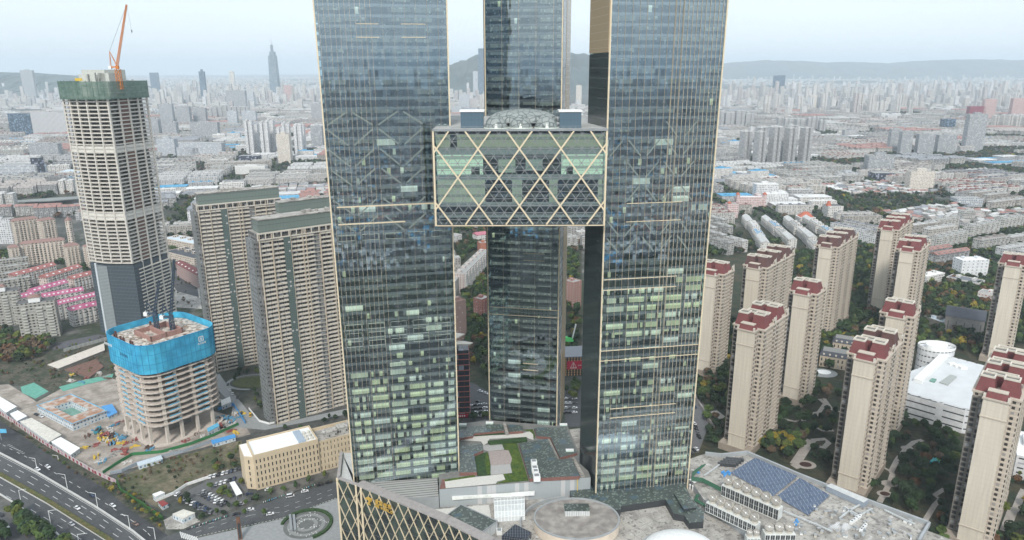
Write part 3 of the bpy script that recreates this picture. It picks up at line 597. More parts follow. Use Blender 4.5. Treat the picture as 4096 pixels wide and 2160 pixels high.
obj('barrel_skylight',mb,mat('milky_glass',(.55,.58,.58),.25,.1,.5,spec=.6),pod); mb=MB()
for i in range(NB+1):
    for k in range(7): a=Vector(sp(i/NB,k)); b=Vector(sp(i/NB,k+1)); mb.beam(a+Vector((0,0,.12)),b+Vector((0,0,.12)),.22,.22)
for k in range(1,7): a=Vector(sp(0,k)); b=Vector(sp(1,k)); mb.beam(a+Vector((0,0,.15)),b+Vector((0,0,.15)),.3,.2)
obj('skylight_ribs',mb,M_white,pod)
# oval drum with ring wall
c1=D(1450,1302,51); ea=D(1343,1300,51); eb=D(1557,1300,51); t_=D(1450,1255,51); rx=(eb.x-ea.x)/2; ry=rx*.8
drum=thing('oval_drum','cream walled oval drum with stained flat roof and a small glass box on top','drum',(c1.x,c1.y,0)); KEEP.append((c1.x,c1.y,22))
mb=MB().cyl((0,0),rx,45.6,50.6,48,0,1,ry=ry); obj('wall',mb,[mat('cream_render',(.66,.57,.47),.85,.08,.3),mat('stained_roof',(.24,.22,.205),.9,.15,.3,col2=(.33,.31,.28),big=.2)],drum)
mb=MB()
for i in range(64):
    a0,a1=2*math.pi*i/64,2*math.pi*(i+1)/64; mb.prism([((rx-d_)*math.cos(a_),(ry-d_)*math.sin(a_)) for a_,d_ in ((a0,.5),(a0,-.15),(a1,-.15),(a1,.5))],50.61,51.3)
obj('parapet',mb,M_greyw,drum)
q=[F(2272,2038,51),F(2345,2028,51)]; obj('roof_box',MB().box(q[0].x-c1.x-2,q[1].x-c1.x+1,q[0].y-c1.y-5,q[0].y-c1.y+1.5,50.62,53.4,0,1),[facmat('white_panels'),M_lat],drum)
mb=MB()
for i in range(26):
    a0,a1=R(95+i*5),R(100+i*5); mb.prism([((rx+dd)*math.cos(a_),(ry+dd)*math.sin(a_)+1) for a_,dd in ((a0,6.3),(a0,7.),(a1,7.),(a1,6.3))],45.6,47.4)
obj('ring_wall',mb,M_greyw,drum)
# white dome at the bottom edge
dl,dr=QL(900,1400,48),QL(1610,1400,48); dcx=(dl.x+dr.x)/2; dcy=QL(1250,1235,52.3).y-2
dm=thing('white_dome','smooth low white dome on the podium roof before the ribbed glass tower','dome',(dcx,dcy-6,45.6)); obj('shell',MB().dome((0,0),(dr.x-dl.x)/2,13,6.2,.5,32,8),M_white,dm)
for p in dm.children[0].data.polygons: p.use_smooth=True
obj('grey_skirt',MB().cyl((0,0),(dr.x-dl.x)/2+1.4,0,.6,32,ry=14.2),M_greyw,dm)
# ---- right wing roof
zr=50.
slab('wing_roof',[(325,690),(460,645),(800,640),(1500,922),(2290,1222),(2210,1358),(1900,1500),(1200,1440),(900,1360),(440,1020),(330,860)],QR,zr-.6,4.0,M_conc,side=M_greyw)
mb=MB(); e_=[Vector(QR(x,y,zr+1)) for x,y in ((455,640),(590,655),(800,632),(1215,810),(1480,915),(2300,1215),(2215,1360))]
for a,b in zip(e_,e_[1:]):
    d=(b-a).normalized(); mb.beam(a-Vector((0,0,.6)),b-Vector((0,0,.6)),1.1,2.2)
obj('parapet',mb,M_greyw,pod)
mb=MB(); a,b=e_[4],e_[5]; k=0
slab('parapet_house',[(1450,912),(1490,892),(1800,1020),(1760,1050)],QR,zr+2.6,3.1,mat('light_screed'),side=mat('blue_grey_wall',(.27,.31,.36),.7,.08))
# solar arrays
def quadgrid(c4,nr,name_t,label):
    t=thing('solar_array',label,'solar panels',(c4[0].x,c4[0].y,zr-.5),0.,'solar arrays on the wing roof')
    M_pv=MATS.get('pv')
    if not M_pv:
        g=G('pv_cells'); u,v=g.uv(); k=g.m('MAXIMUM',g.m('LESS_THAN',g.m('FRACT',g.m('DIVIDE',u,2.05)),.07),0.); r=g.wn(g.xyz(g.m('FLOOR',g.m('DIVIDE',u,2.05)),g.m('FLOOR',v),0.)); c=g.mix(r,(.05,.075,.13,1),(.085,.12,.185,1)); c=g.mix(k,c,(.30,.33,.37,1)); M_pv=g.done(g.pbr(c,.18,0,.8)); MATS['pv']=M_pv
    o0=Vector((c4[0].x,c4[0].y,0))
    for i in range(nr):
        s0=(i+.02)/nr; s1=(i+.84)/nr; a=c4[0].lerp(c4[3],s0)-o0; b=c4[1].lerp(c4[2],s0)-o0; c_=c4[1].lerp(c4[2],s1)-o0; d_=c4[0].lerp(c4[3],s1)-o0
        mb=MB(); lo,hi=.35,.95
        P=[(d_.x,d_.y,lo),(c_.x,c_.y,lo),(b.x,b.y,hi),(a.x,a.y,hi)]; mb.poly(P,0); mb.poly([(x,y,z_-.08) for x,y,z_ in reversed(P)],1)
        mb.poly([(a.x,a.y,hi),(b.x,b.y,hi),(b.x,b.y,.0),(a.x,a.y,.0)],1)
        obj('panel_row',mb,[M_pv,M_grey],t)
quadgrid([Vector(QR(x,y,zr)) for x,y in ((862,684),(1212,836),(1012,1000),(662,806))],13,'','large blue solar array on the podium wing roof beside the black pipework')
quadgrid([Vector(QR(x,y,zr)) for x,y in ((1232,850),(1478,992),(1302,1156),(1040,1002))],11,'','smaller blue solar array on the podium wing roof towards the cluttered vents')
# cooling tower banks with fan cowls
M_unit=mat('cooling_white',(.62,.64,.62),.7,.1,.5); M_cowl=mat('cowl_fibreglass',(.50,.47,.41),.6,.1,.8)
def cooling(lab,p0,p1,dep,h,fans,z0,fr_mat):
    a=math.atan2(p1.y-p0.y,p1.x-p0.x); L=(p1-p0).length
    t=thing('cooling_bank',lab,'cooling tower',(p0.x,p0.y,z0),a,'cooling banks on the podium roof')
    obj('casing',MB().box(0,L,0,dep,0,h),M_unit,t)
    n=fans*2; mb=MB(); 
    for i in range(n): mb.box(L*i/n+.25,L*(i+1)/n-.2,-.06,-.01,.5,h-.5)
    obj('intake_grille',mb,M_dark,t); mb=MB()
    for i in range(n): x=L*(i+.5)/n; mb.box(x-.05,x+.05,-.14,-.07,.5,h-.5)
    mb.box(.1,L-.1,-.14,-.07,h*.5-.05,h*.5+.05); obj('grille_bars',mb,M_unit,t)
    for i in range(fans):
        x=L*(i+.5)/fans; y=dep*.55; r=L/fans*.46
        mb=MB(); dr_=Vector((-.1,-.80,.60)).normalized(); c0=Vector((x,y,h)); mb.cyl((x,y),r*.85,h+.01,h+.9,14)
        # cowl: bowl that turns from the casing to face outwards
        ux=dr_.cross(Vector((0,0,1))).normalized(); uy=ux.cross(dr_).normalized(); cc=c0+Vector((0,0,.9+r*.75))
        rings=[(-.9,.35),(-.6,.8),(-.2,1.0),(.25,1.02),(.5,1.0)]
        R_=[[tuple(cc+dr_*(dd*r)+(ux*math.cos(2*math.pi*j/16)+uy*math.sin(2*math.pi*j/16))*(rr_*r)) for j in range(16)] for dd,rr_ in rings]
        for q0,q1 in zip(R_,R_[1:]):
            for j in range(16): mb.poly([q0[j],q0[(j+1)%16],q1[(j+1)%16],q1[j]])
        mb.poly(R_[0]); fo=obj('fan_cowl',mb,M_cowl,t)
        mb=MB(); rr2=[tuple(Vector(p)-dr_*(r*.25)) for p in R_[-1]]; mb.poly(rr2); hub=[tuple(cc+dr_*(r*.3)+(ux*math.cos(2*math.pi*j/8)+uy*math.sin(2*math.pi*j/8))*(.2*r)) for j in range(8)]
        f2=obj('fan_opening',mb,mat('cowl_inside',(.30,.285,.26),.8,.1),fo); mb=MB(); mb.poly(hub)
        for j in range(1):
            aa=.2; v_=ux*math.cos(aa)+uy*math.sin(aa); mb.beam(cc+dr_*(r*.28)-v_*r*.9,cc+dr_*(r*.28)+v_*r*.9,.12,.1)
        obj('fan_hub',mb,M_white,fo)
    return t
zb_=49.42
cooling('long dark-grilled cooling bank of six fans standing against the solar arrays',Vector(QR(582,992,49.4)),Vector(QR(1050,1202,49.4)),4.4,6.2,6,zb_,0)
cooling('white framed cooling bank of six fans in front of the longer dark bank',Vector(QR(455,1122,49.4)),Vector(QR(865,1322,49.4)),4.6,5.2,6,zb_,0)
cooling('short three-fan cooling bank by the orange hatch, nearer the drum of vents',Vector(QR(940,1400,49.4)),Vector(QR(1190,1400,49.4)),4.2,5.6,3,zb_,0)
cooling('small two-fan cooling unit between the white framed bank and the three-fan bank',Vector(QR(795,1405,49.4)),Vector(QR(905,1405,49.4)),3.6,3.8,2,zb_,0)
# pipes, chillers, ducts
M_gp=mat('green_pipe',(.04,.12,.07),.5,.1,.5)
pp=thing('green_pipework','bundle of green pipes bending round the foot of the ribbed tower','pipes',(0,0,0))
for k in range(4):
    o=k*9; pts=[QR(x,y,zr+1.2+.1*k) for x,y in ((455-o,735+o*.3),(380-o,800),(345,838+o),(430,850+o),(590,930+o))]; obj('pipe',MB().tube(pts,.3,8),M_gp,pp)
for k in range(2): pts=[QR(x,y,zr-1) for x,y in ((400-k*16,985),(385-k*16,1025+k*6),(450,1068+k*8))]; obj('pipe',MB().tube(pts,.45,8),M_gp,pp)
ch=0
for i in range(4):
    a=QR(560+i*22,742-i*14,zr); 
    t=thing('chiller_rack',('black condenser rack with round fans, '+ORD[i]+' one in from the green pipes'),'condenser',(a.x,a.y,zr-.55),R(-10),'black condenser racks beside the solar array')
    obj('frame',MB().box(0,9.5,0,1.9,0,1.6),M_dark,t); mb=MB()
    for j in range(5): mb.cyl((1+j*1.9,.95),.75,1.62,1.8,12)
    obj('fan_ring',mb,mat('sooty_ring',(.085,.09,.095),.7,.1),t)
for i,(x,y) in enumerate(((600,800),(618,815),(640,798),(655,812),(615,838),(1210,1200),(1195,1225),(395,800))):
    a=QR(x,y,zr); t=thing('pump_unit','blue pump unit on the wing roof, '+ORD[i]+' along from the black condensers','pump',(a.x,a.y,zr-.55),R(20*i),'blue pump units on the wing roof'); obj('casing',MB().box(-.9,.9,-.5,.5,0,.9).cyl((.3,0),.35,.9,1.5,8),mat('blue_machine',(.08,.30,.62),.5,.08),t)
for i in range(11):
    x,y=330+(i%6)*24,880+(i%6)*10+(i//6)*26; a=QR(x,y,zr-2); t=thing('vent_stub','small white roof vent in the cluster below the condenser deck, '+ORD[i]+' along','vent',(a.x,a.y,45.6),0,'white vents below the condenser deck'); obj('shaft',MB().cyl((0,0),.35,0,2.6,8),M_white,t); obj('cap',MB().cyl((0,0),.6,2.6,3.1,8,r2=.2),M_white,t)
t=thing('canopy','small dark canopy with white sheet roof over the vent cluster','canopy',tuple(QR(330,870,zr))); obj('roof',MB().prism(toL(t,[QR(x,y,zr) for x,y in ((320,862),(352,850),(400,872),(368,892))]),1.2-1.2,.2),M_white,t); obj('roof',MB().prism(toL(t,[QR(x,y,zr) for x,y in ((412,862),(440,852),(515,890),(490,905))]),0,.2),M_greyw,t); obj('post',MB().box(-.1,.1,-.1,.1,-4,0),M_dark,t)
du=thing('duct_run','pale metal ducts crossing the stained wing roof','duct',(0,0,0))
for pts in ([(1600,1085),(1720,1160),(1830,1100)],[(1640,1120),(1720,1180)],[(1560,1180),(1650,1110),(1740,1060)],[(1100,1120),(1380,1235),(1500,1290)],[(445,830),(530,770),(590,720)],[(1930,1110),(2180,1230)]):
    pts=[QR(x,y,zr+.4) for x,y in pts]
    for a,b in zip(pts,pts[1:]): obj('duct',MB().beam(a,b,.7,.7),mat('duct_metal',(.52,.54,.54),.5,.1,metal=.2),du)
for i,(x,y) in enumerate(((1660,1220),(1680,1205),(1700,1190),(1722,1175),(1738,1285),(1752,1268),(1768,1250))):
    a=QR(x,y,zr-.5); t=thing('air_conditioner','white rooftop air conditioner, '+ORD[i]+' in the double row near the steam','air conditioner',(a.x,a.y,zr-.58),R(42),'white air conditioners on the wing roof'); obj('casing',MB().box(-1.3,1.3,-.6,.6,0,1.5),M_white,t); obj('fan',MB().cyl((0,0),.45,1.51,1.6,10),M_dark,t)
for i,(x,y,s_,zz_) in enumerate(((1925,725,3.0,58.1),(1932,780,3.2,58.1),(1948,850,3.4,58.1),(1940,805,3.0,58.1),(1190,1300,2.4,45.6),(1640,1290,2.6,45.6))):
    a=Q8(x,y,zz_+1); t=thing('plant_cube','white mechanical cube on the podium roof, '+ORD[i]+' out from the roof garden hedge','plant housing',(a.x,a.y,zz_),R(5),'white mechanical cubes'); obj('housing',MB().box(-s_/2,s_/2,-s_/2,s_/2,0,s_*.85),M_white,t); obj('top_grille',MB().box(-s_*.35,s_*.35,-s_*.35,s_*.35,s_*.85+.01,s_*.85+.1),M_grey,t)
for i,(x,y,zz_) in enumerate(((1340,407,58),(1560,392,58),(2168,407,57.7),(2220,618,57.7),(2380,605,57.7))):
    a=Q8(x,y,zz_+.6); t=thing('roof_hatch','pale green roof hatch box, '+ORD[i]+' counted from the pale tower around the lattice roofs','hatch',(a.x,a.y,zz_),0,'pale roof hatches'); obj('box',MB().box(-2.1,2.1,-1,1,0,.7),mat('pale_green',(.52,.68,.60),.6,.06),t); obj('lid',MB().box(-2.2,2.2,-1.1,1.1,.71,.85),M_white,t)
a=Q8(1905,1290,49); pvs=[Vector(Q8(x,y,49)) for x,y in ((1770,1225),(1905,1290),(1870,1345),(1660,1320))]
t=thing('dark_skylight','dark gridded glass skylight beside the oval drum','skylight',(pvs[0].x,pvs[0].y,45.6)); obj('glazing',MB().prism(toL(t,pvs),0,3.2),facmat('dark_grid_glass',(.20,.22,.24),(.03,.035,.05),1.2,1.2,(.12,1),(.12,1),None,.0,.25),t)
a=Q8(2283,850,56); t=thing('yellow_post','thin yellow post at the edge of the garden block','post',(a.x,a.y-.8,46)); obj('shaft',MB().box(-.15,.15,-.15,.15,0,10.5),mat('yellow_paint',(.65,.45,.05),.6,.05),t)
# rooftop debris-like small plant on the stained wing roof
rd=random.Random(5)
for i in range(75):
    x,y=rd.uniform(1080,2170),rd.uniform(1090,1350)
    if (y-1000)<(x-1380)*.27 or (x<1330 and y<1200+(x-1080)*.2): continue
    a=QR(x,y,zr-.5); h_=rd.uniform(.5,1.6); w_=rd.uniform(.6,2.)
    t=thing('roof_vent','grey vent box on the stained wing roof, '+ordw(i+1)+' scattered from the steam outlet','vent',(a.x,a.y,zr-.58),rd.uniform(0,3),'scattered roof vents'); obj('box',MB().box(-w_/2,w_/2,-.5,.5,0,h_),rd.choice([M_grey,M_white,M_conc,M_cowl]),t); obj('cap',MB().box(-w_/2-.1,w_/2+.1,-.6,.6,h_,h_+.12),M_greyw,t)
# ------------------------------------------------------------- left: towers, site, highway, office
def frame2(a,b): return math.atan2(b[1]-a[1],b[0]-a[0]),math.hypot(b[0]-a[0],b[1]-a[1])
M_beige=mat('beige_render',(.52,.45,.36),.85,.08,.2); M_bal=mat('balcony_cream',(.60,.555,.485),.85,.06,.3)
M_rwall=facmat('flat_walls',(.19,.18,.17),(.04,.045,.05),1.7,3.3,(.2,.85),(.2,.85),None,.2)
M_rgrey=facmat('flat_side_walls',(.20,.21,.21),(.05,.055,.06),3.2,3.3,(.35,.7),(.3,.7),None,.2)
M_gband=facmat('green_glass_band',(.07,.095,.09),(.12,.16,.15),1.5,1.65,(.12,1),(.2,1),None,.06,.2)
def resid(label,a,b,z,depth,nfl=45,pent=True,seed=0):
    ang,W=frame2(a,b); t=thing('residential_tower',label,'apartment tower',(a[0],a[1],0),ang,'big beige slab towers'); KEEP.append((a[0]+math.cos(ang)*W*.3,a[1]+math.sin(ang)*W*.3,W*.33)); KEEP.append((a[0]+math.cos(ang)*W*.75,a[1]+math.sin(ang)*W*.75,W*.33))
    fh=z/nfl
    obj('wall',MB().box(0,W,0,depth,0,z,0,1),[M_rwall,M_conc],t)
    obj('side_wall',MB().box(-2.5,-.01,3,depth,0,z-5),M_rgrey,t)
    segs=[]; x=.02
    gl=[(.27,.35),(.93,1.)]; gr=[(.60,.68)]
    rd=random.Random(seed)
    while x<.93:
        w_=.066
        if not any(p-.01<x+w_/2<q+.01 for p,q in gl+gr): segs.append((x*W,(x+w_-.006)*W,rd.choice((1.1,1.5,1.9))))
        x+=w_
    mb=MB()
    for x0,x1,p in segs: mb.box(x0,x1,-p,-.01,0,1.15)
    mb.box(segs[0][0],segs[-1][1],-1.05,-.01,-.18,.02)
    me=mesh('balcony',mb,M_bal)
    for k in range(nfl-1):
        o=bpy.data.objects.new('balcony',me); COL.objects.link(o); o.parent=t; o.location=(0,0,k*fh+.3)
    mb=MB()
    for p,q in gl: mb.box(p*W,q*W,-1.9,-.02,0,z-4)
    obj('glazed_bay',mb,M_gband,t); mb=MB()
    for p,q in gr: mb.box(p*W,q*W,-.5,-.02,0,z-6)
    obj('recess_wall',mb,M_rgrey,t)
    mb=MB()
    for s in segs[::2]+[(W*.52,0,0)]: mb.box(s[0]-.35,s[0]+.1,-2.1,-.02,0,z)
    obj('pilaster',mb,M_beige,t)
    mb=MB().box(-.3,W+.3,-2.1,-1.6,z-.2,z+.8).box(-.3,W+.3,-2.1,-1.5,z-4.4,z-3.6)
    for i in range(13): mb.box(W*i/12-.35,W*i/12+.35,-2.09,-1.5,z-3.59,z-.21)
    obj('roof_frame',mb,M_bal,t)
    if pent:
        obj('penthouse',MB().box(W*.04,W,2.5,depth-3,z+.01,z+9),facmat('pent_glass',(.11,.14,.13),(.17,.21,.19),2.6,4.5,(.04,1),(.08,1),None,.0,.12),t)
        obj('penthouse_roof',MB().box(W*.03,W+.3,2,depth-2.5,z+9.01,z+9.7),M_conc,t)
        rd=random.Random(seed+3)
        for i in range(9): x=rd.uniform(.08,.9)*W; obj('roof_plant',MB().box(x,x+rd.uniform(1,4),rd.uniform(4,8),rd.uniform(9,12),z+9.71,z+9.7+rd.uniform(.8,2)),M_conc,t)
    return t
def Z8(x,y,z=0.): return F(600+x/1.94,600+y/1.94,z)
resid('big beige slab tower with green glass crown, further back, behind the blue sheeting',Z8(355,435,150),Z8(1010,372,150),150,17,45,True,1)
resid('big beige slab tower with green glazed bay, nearer and touching the pale glass tower',Z8(825,655,148),Z8(1520,558,148),148,18,45,True,2)
resid('mostly hidden beige slab tower, its glass crown peeping between two bigger slabs',Z8(1000,500,143),Z8(1420,446,143),143,15,43,True,3)
# ---- tall concrete tower under construction
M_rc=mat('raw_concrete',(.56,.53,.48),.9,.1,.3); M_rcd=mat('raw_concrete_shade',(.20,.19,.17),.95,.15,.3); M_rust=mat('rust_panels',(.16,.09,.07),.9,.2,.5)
M_netg=mat('green_safety_net',(.075,.13,.105),.9,.22,.35,col2=(.11,.17,.15),big=.12); M_cw=facmat('unfinished_curtain_wall',(.13,.155,.175),(.055,.07,.085),1.5,3.6,(.16,1),(.1,1),None,.0,.2)
cn=D(361,845); s=50.; ra=R(-14); ct=thing('concrete_tower','tall bare concrete tower frame with green netting near its top and glass at its foot','unfinished tower',(cn.x-s*math.cos(ra),cn.y-s*math.sin(ra),0),ra); KEEP.append((cn.x-s/2,cn.y+s/2,42))
ZT=hz((cn.x,cn.y),246/.62866); ZG=hz((cn.x,cn.y),662/.62866); NF=44; fh=(ZT-ZG)/NF
def bulge(off,n=10):  # outline, front face bows out
    pts=[]
    for i in range(n+1): u_=i/n; pts.append((u_*s, -off-4.5*math.sin(math.pi*min(1,u_*1.05))*(1 if u_<.95 else 0)))
    pts+= [(s+off,0),(s+off,s),(0,s+off)]
    for i in range(6): u_=i/6; pts.append((-off-3.*math.sin(math.pi*u_),s-u_*s))
    return pts
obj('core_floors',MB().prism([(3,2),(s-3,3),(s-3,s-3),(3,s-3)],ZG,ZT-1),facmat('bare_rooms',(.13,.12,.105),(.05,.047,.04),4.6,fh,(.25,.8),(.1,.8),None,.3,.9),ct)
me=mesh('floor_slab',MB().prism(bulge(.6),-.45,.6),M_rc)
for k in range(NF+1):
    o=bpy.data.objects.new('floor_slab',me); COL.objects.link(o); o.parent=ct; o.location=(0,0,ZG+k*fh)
me=mesh('infill_wall',MB().prism(bulge(.1),0,fh*1.9),mat('white_infill',(.62,.60,.55),.85,.08,.3))
for kz in (zat(330,600,cn.y)-fh,zat(330,865,cn.y)-fh): o=bpy.data.objects.new('infill_wall',me); COL.objects.link(o); o.parent=ct; o.location=(0,0,kz)
for i in range(6):
    u_=i/5; y=-4.5*math.sin(math.pi*min(1,u_*1.05))*(1 if u_<.95 else 0); obj('column',MB().box(u_*s-.7-(.4 if i==5 else 0),u_*s+.7,y-.75,y+.9,ZG,ZT),M_rc,ct)
for i in range(1,5): obj('column',MB().box(s-.6,s+.85,s*i/4-.8,s*i/4+.8,0,ZT),M_rc,ct)
obj('rust_bay',MB().box(s-2.5,s-.2,s*.27,s*.49,ZG,ZT+3),M_rust,ct)
obj('curtain_wall',MB().prism([(0,-1),(s*.5,-2.8),(s+1,-.5),(s+1,s*.2),(s,s*.5),(s,s),(-1,s)],0,ZG-1.6),M_cw,ct)
obj('clad_corner',MB().box(s*.16,s*.2,-3.9,-1,0,ZG-1.5),mat('pale_fin',(.55,.60,.63),.4,.05),ct)
obj('louvre_strip',MB().box(s*.2,s*.44,-3.3,-1,0,ZG-4),facmat('louvre_grey',(.17,.19,.20),(.32,.35,.36),40,1.5,(0,1),(.0,.45),None,0,.4),ct)
mb=MB(); k=0
while ZG-8-k*fh>2: mb.box(s*.5+.5,s+2.0,-1.2,s*.7,ZG-12-k*fh-.5,ZG-12-k*fh+.5) if False else mb.box(s+.1,s+1.6,s*.12,s*.98,ZG-8-k*fh-.5,ZG-8-k*fh+.5); k+=1
obj('bare_ledges',mb,M_rc,ct)
mb=MB(); q=bulge(3.2); q2=bulge(2.9)
for i in range(len(q)):
    a,b=q[i],q[(i+1)%len(q)]
    for zz,h_ in ((ZT-1.,5.5),(ZT+4.6,5.),(ZT+9.7,5.)): mb.poly([(a[0],a[1],zz),(b[0],b[1],zz),(b[0],b[1],zz+h_),(a[0],a[1],zz+h_)])
    mb.beam((a[0],a[1],ZT-1.2),(b[0],b[1],ZT-1.2),.5)
    mb.beam((a[0],a[1],ZT-2.),(a[0],a[1],ZT+15.5),.25)
g=G('net_mesh'); M_nt=g.done(g.pbr(g.mix(g.rng(g.noise(.3,4),.35,.65),(.10,.17,.135,1),(.16,.23,.20,1)),.9,0,.1,alpha=.8)); obj('safety_net',mb,M_nt,ct)
rd=random.Random(3)
obj('core_top',MB().box(14,s-10,12,s-12,ZT,ZT+25).box(6,22,16,30,ZT,ZT+21).box(s-18,s-6,12,26,ZT,ZT+22),mat('pale_formwork',(.52,.54,.50),.9,.12,.5),ct)
for i in range(36): x,y=rd.uniform(4,s-4),rd.uniform(4,s-6); obj('formwork',MB().box(x,x+rd.uniform(.3,3),y,y+rd.uniform(.3,2),ZT,ZT+rd.uniform(8,23)),mat('dusty_steel',(.33,.34,.32),.9,.2,.5),ct)
if 1:  obj('yellow_board',MB().box(12,20,5,5.4,ZT+15,ZT+17.5),mat('yellow_paint',(.65,.45,.05),.6,.05),ct)
def crane(label,base,mast_h,jib,afr,col,mat_,w_=2.2,hook=8):
    t=thing('luffing_crane',label,'crane',tuple(base))
    def lat(a,b,w0,w1,n,th,name):
        a,b=Vector(a),Vector(b); d=(b-a).normalized(); x=d.cross(Vector((0,1,0))).normalized(); y=x.cross(d).normalized(); mb=MB(); L=(b-a)
        c=lambda k,i: a+L*(k/n)+(x*((-1,1,1,-1)[i])+y*((-1,-1,1,1)[i]))*((w0+(w1-w0)*k/n)/2)
        for i in range(4): mb.beam(c(0,i),c(n,i),th)
        for k in range(n):
            for i in range(4): mb.beam(c(k,i),c(k+1,(i+1)%4),th*.6); mb.beam(c(k,i),c(k,(i+1)%4),th*.6)
        obj(name,mb,mat_,t)
    lat((0,0,0),(0,0,mast_h),w_,w_,max(3,int(mast_h/w_)),.45,'mast')
    obj('turntable',MB().cyl((0,0),1.7,mast_h,mast_h+1.2,12),mat_,t)
    obj('machine_deck',MB().box(-1.4-afr*.0,1.4,-1.2,1.2,mast_h+1.2,mast_h+3).beam((0,0,mast_h+1.8),(-jib[0]*.0-7,0,mast_h+2),1.8,1.2),mat_,t)
    obj('counterweight',MB().box(-8,-5.2,-1.3,1.3,mast_h+.2,mast_h+3),M_white,t)
    p=Vector((0,0,mast_h+3)); tip=p+Vector(jib); lat(p,tip,1.6,1.,int(Vector(jib).length/2.2),.3,'jib')
    ap=Vector((-5,0,mast_h+3+afr)); obj('a_frame',MB().beam((-6,-1,mast_h+2),ap,.35).beam((-6,1,mast_h+2),ap,.35).beam((0,-1,mast_h+3),ap,.35).beam((0,1,mast_h+3),ap,.35),mat_,t)
    obj('pendant_rope',MB().beam(ap,tip,.16),M_dark,t); hk=tip+Vector((1.4,0,-hook)); obj('hoist_rope',MB().beam(tip,hk,.12),M_dark,t); obj('hook_block',MB().box(hk.x-.4,hk.x+.4,-.3,.3,hk.z-1.6,hk.z).cyl((hk.x,0),.25,hk.z-2.4,hk.z-1.6,8),M_dark,t)
    return t
b=FY=None
M_or=mat('crane_orange',(.62,.21,.04),.6,.08,.5)
cb=Vector((ct.location.x+s*.62,cn.y+14,ZT)); yy=cb.y
p0=atY(478,330,yy); p1=atY(470,272,yy); p2=atY(508,28,yy)
crane('tall orange luffing crane standing on top of the concrete tower',(p0.x,yy,p0.z-6),p1.z-p0.z+5,tuple(p2-p1),13,None,M_or,3.6,22)
# ---- tower wrapped in blue sheets
rq=R(-37); L0=Q3(820,595); C_=Q3(1060,747); s2_=54.
bt=thing('wrapped_tower','stubby bare concrete building frame wrapped in bright blue sheeting round its top floors','unfinished tower',(L0.x,L0.y,0),rq); KEEP.append((-262,500,42))
def rsq(off,r=11,n=5,wav=0.):
    pts=[]; S=s2_
    for cx,cy,a0 in ((S-r,r,-90),(S-r,S-r,0),(r,S-r,90),(r,r,180)):
        for i in range(n+1): a=R(a0+90*i/n); pts.append((cx+(r+off)*math.cos(a),cy+(r+off)*math.sin(a)))
    return pts
def wavy(off,amp,per=9.):
    q=rsq(off); out=[]
    for i in range(len(q)):
        a,b=Vector(q[i]),Vector(q[(i+1)%len(q)]); L=(b-a).length; n=max(1,int(L/1.6)); d=(b-a)/L if L else a; nn=Vector((d.y,-d.x))
        for k in range(n): p=a+(b-a)*(k/n); out.append(tuple(p+nn*amp*abs(math.sin(math.pi*L*(k/n)/per)))) 
    return out
ZB0=57.5; ZB1=78.
obj('rooms',MB().prism([(6,6),(s2_-6,6),(s2_-6,s2_-6),(6,s2_-6)],16,ZB0+2),facmat('bare_shell',(.17,.15,.135),(.10,.09,.08),5.2,4.3,(.2,.9),(.0,.8),None,.3,.9),bt)
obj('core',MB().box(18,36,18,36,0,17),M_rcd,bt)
obj('ground_deck',MB().prism(rsq(2),.02,.9),mat('dusty_pink_concrete',(.53,.47,.415),.9,.1,.4),bt)
me=mesh('floor_slab',MB().prism(wavy(1.0,.9),-.45,.45),mat('dusty_pink_concrete')); mers=[mesh('edge_screen',MB().box(*q,.5,1.25),mat('blue_mesh',(.12,.42,.62),.8,.12,.4)) for q in ((14,22,-.35,-.2),(32,42,-.35,-.2),(s2_+.2,s2_+.35,12,20),(s2_+.2,s2_+.35,34,42),(-.4,-.2,20,28))]
for k in range(11):
    z=16+k*4.25
    if z<ZB0+1:
        o=bpy.data.objects.new('floor_slab',me); COL.objects.link(o); o.parent=bt; o.location=(0,0,z)
        for me_ in mers: o=bpy.data.objects.new('edge_screen',me_); COL.objects.link(o); o.parent=bt; o.location=(0,0,z)
cols=[(x,1.2) for x in (9,20,32,44)]+[(s2_-1.2,y) for y in (9,20,32,44)]+[(1.2,y) for y in (10,22,34,45)]
for x,y in cols: obj('column',MB().box(x-1,x+1,y-1,y+1,0,ZB0+2),mat('raw_concrete_pale',(.56,.51,.45),.9,.08,.3),bt)
M_blue=mat('blue_sheeting',(.04,.31,.51),.8,.2,.18,col2=(.06,.40,.60),big=.07)
mb=MB(); qo=rsq(2.6); qi=rsq(2.1); n=len(qo)
for i in range(n):
    j=(i+1)%n
    lo=[(qo[i][0],qo[i][1],ZB0-1),(qo[j][0],qo[j][1],ZB0-1)]; hi=[(qo[j][0],qo[j][1],ZB1),(qo[i][0],qo[i][1],ZB1)]; mb.poly(lo+hi)
    mb.poly([(qi[j][0],qi[j][1],ZB0-1),(qi[i][0],qi[i][1],ZB0-1),(qi[i][0],qi[i][1],ZB1),(qi[j][0],qi[j][1],ZB1)]); mb.poly([(qo[i][0],qo[i][1],ZB1),(qo[j][0],qo[j][1],ZB1),(qi[j][0],qi[j][1],ZB1),(qi[i][0],qi[i][1],ZB1)])
obj('blue_sheeting',mb,M_blue,bt); mb=MB()
for i in range(n):
    a,b=Vector(qo[i]),Vector(qo[(i+1)%n]); L=(b-a).length; m_=max(1,int(L/3.4))
    for k in range(m_): p=a+(b-a)*k/m_; mb.beam((p.x,p.y,ZB0-1),(p.x,p.y,ZB1+.3),.22)
for zz in (ZB0+6,ZB0+13,ZB1-.3):
    for i in range(n): a,b=qo[i],qo[(i+1)%n]; mb.beam((a[0],a[1],zz),(b[0],b[1],zz),.28)
obj('sheet_seams',mb,mat('deep_blue_seam',(.03,.24,.44),.8,.05),bt)
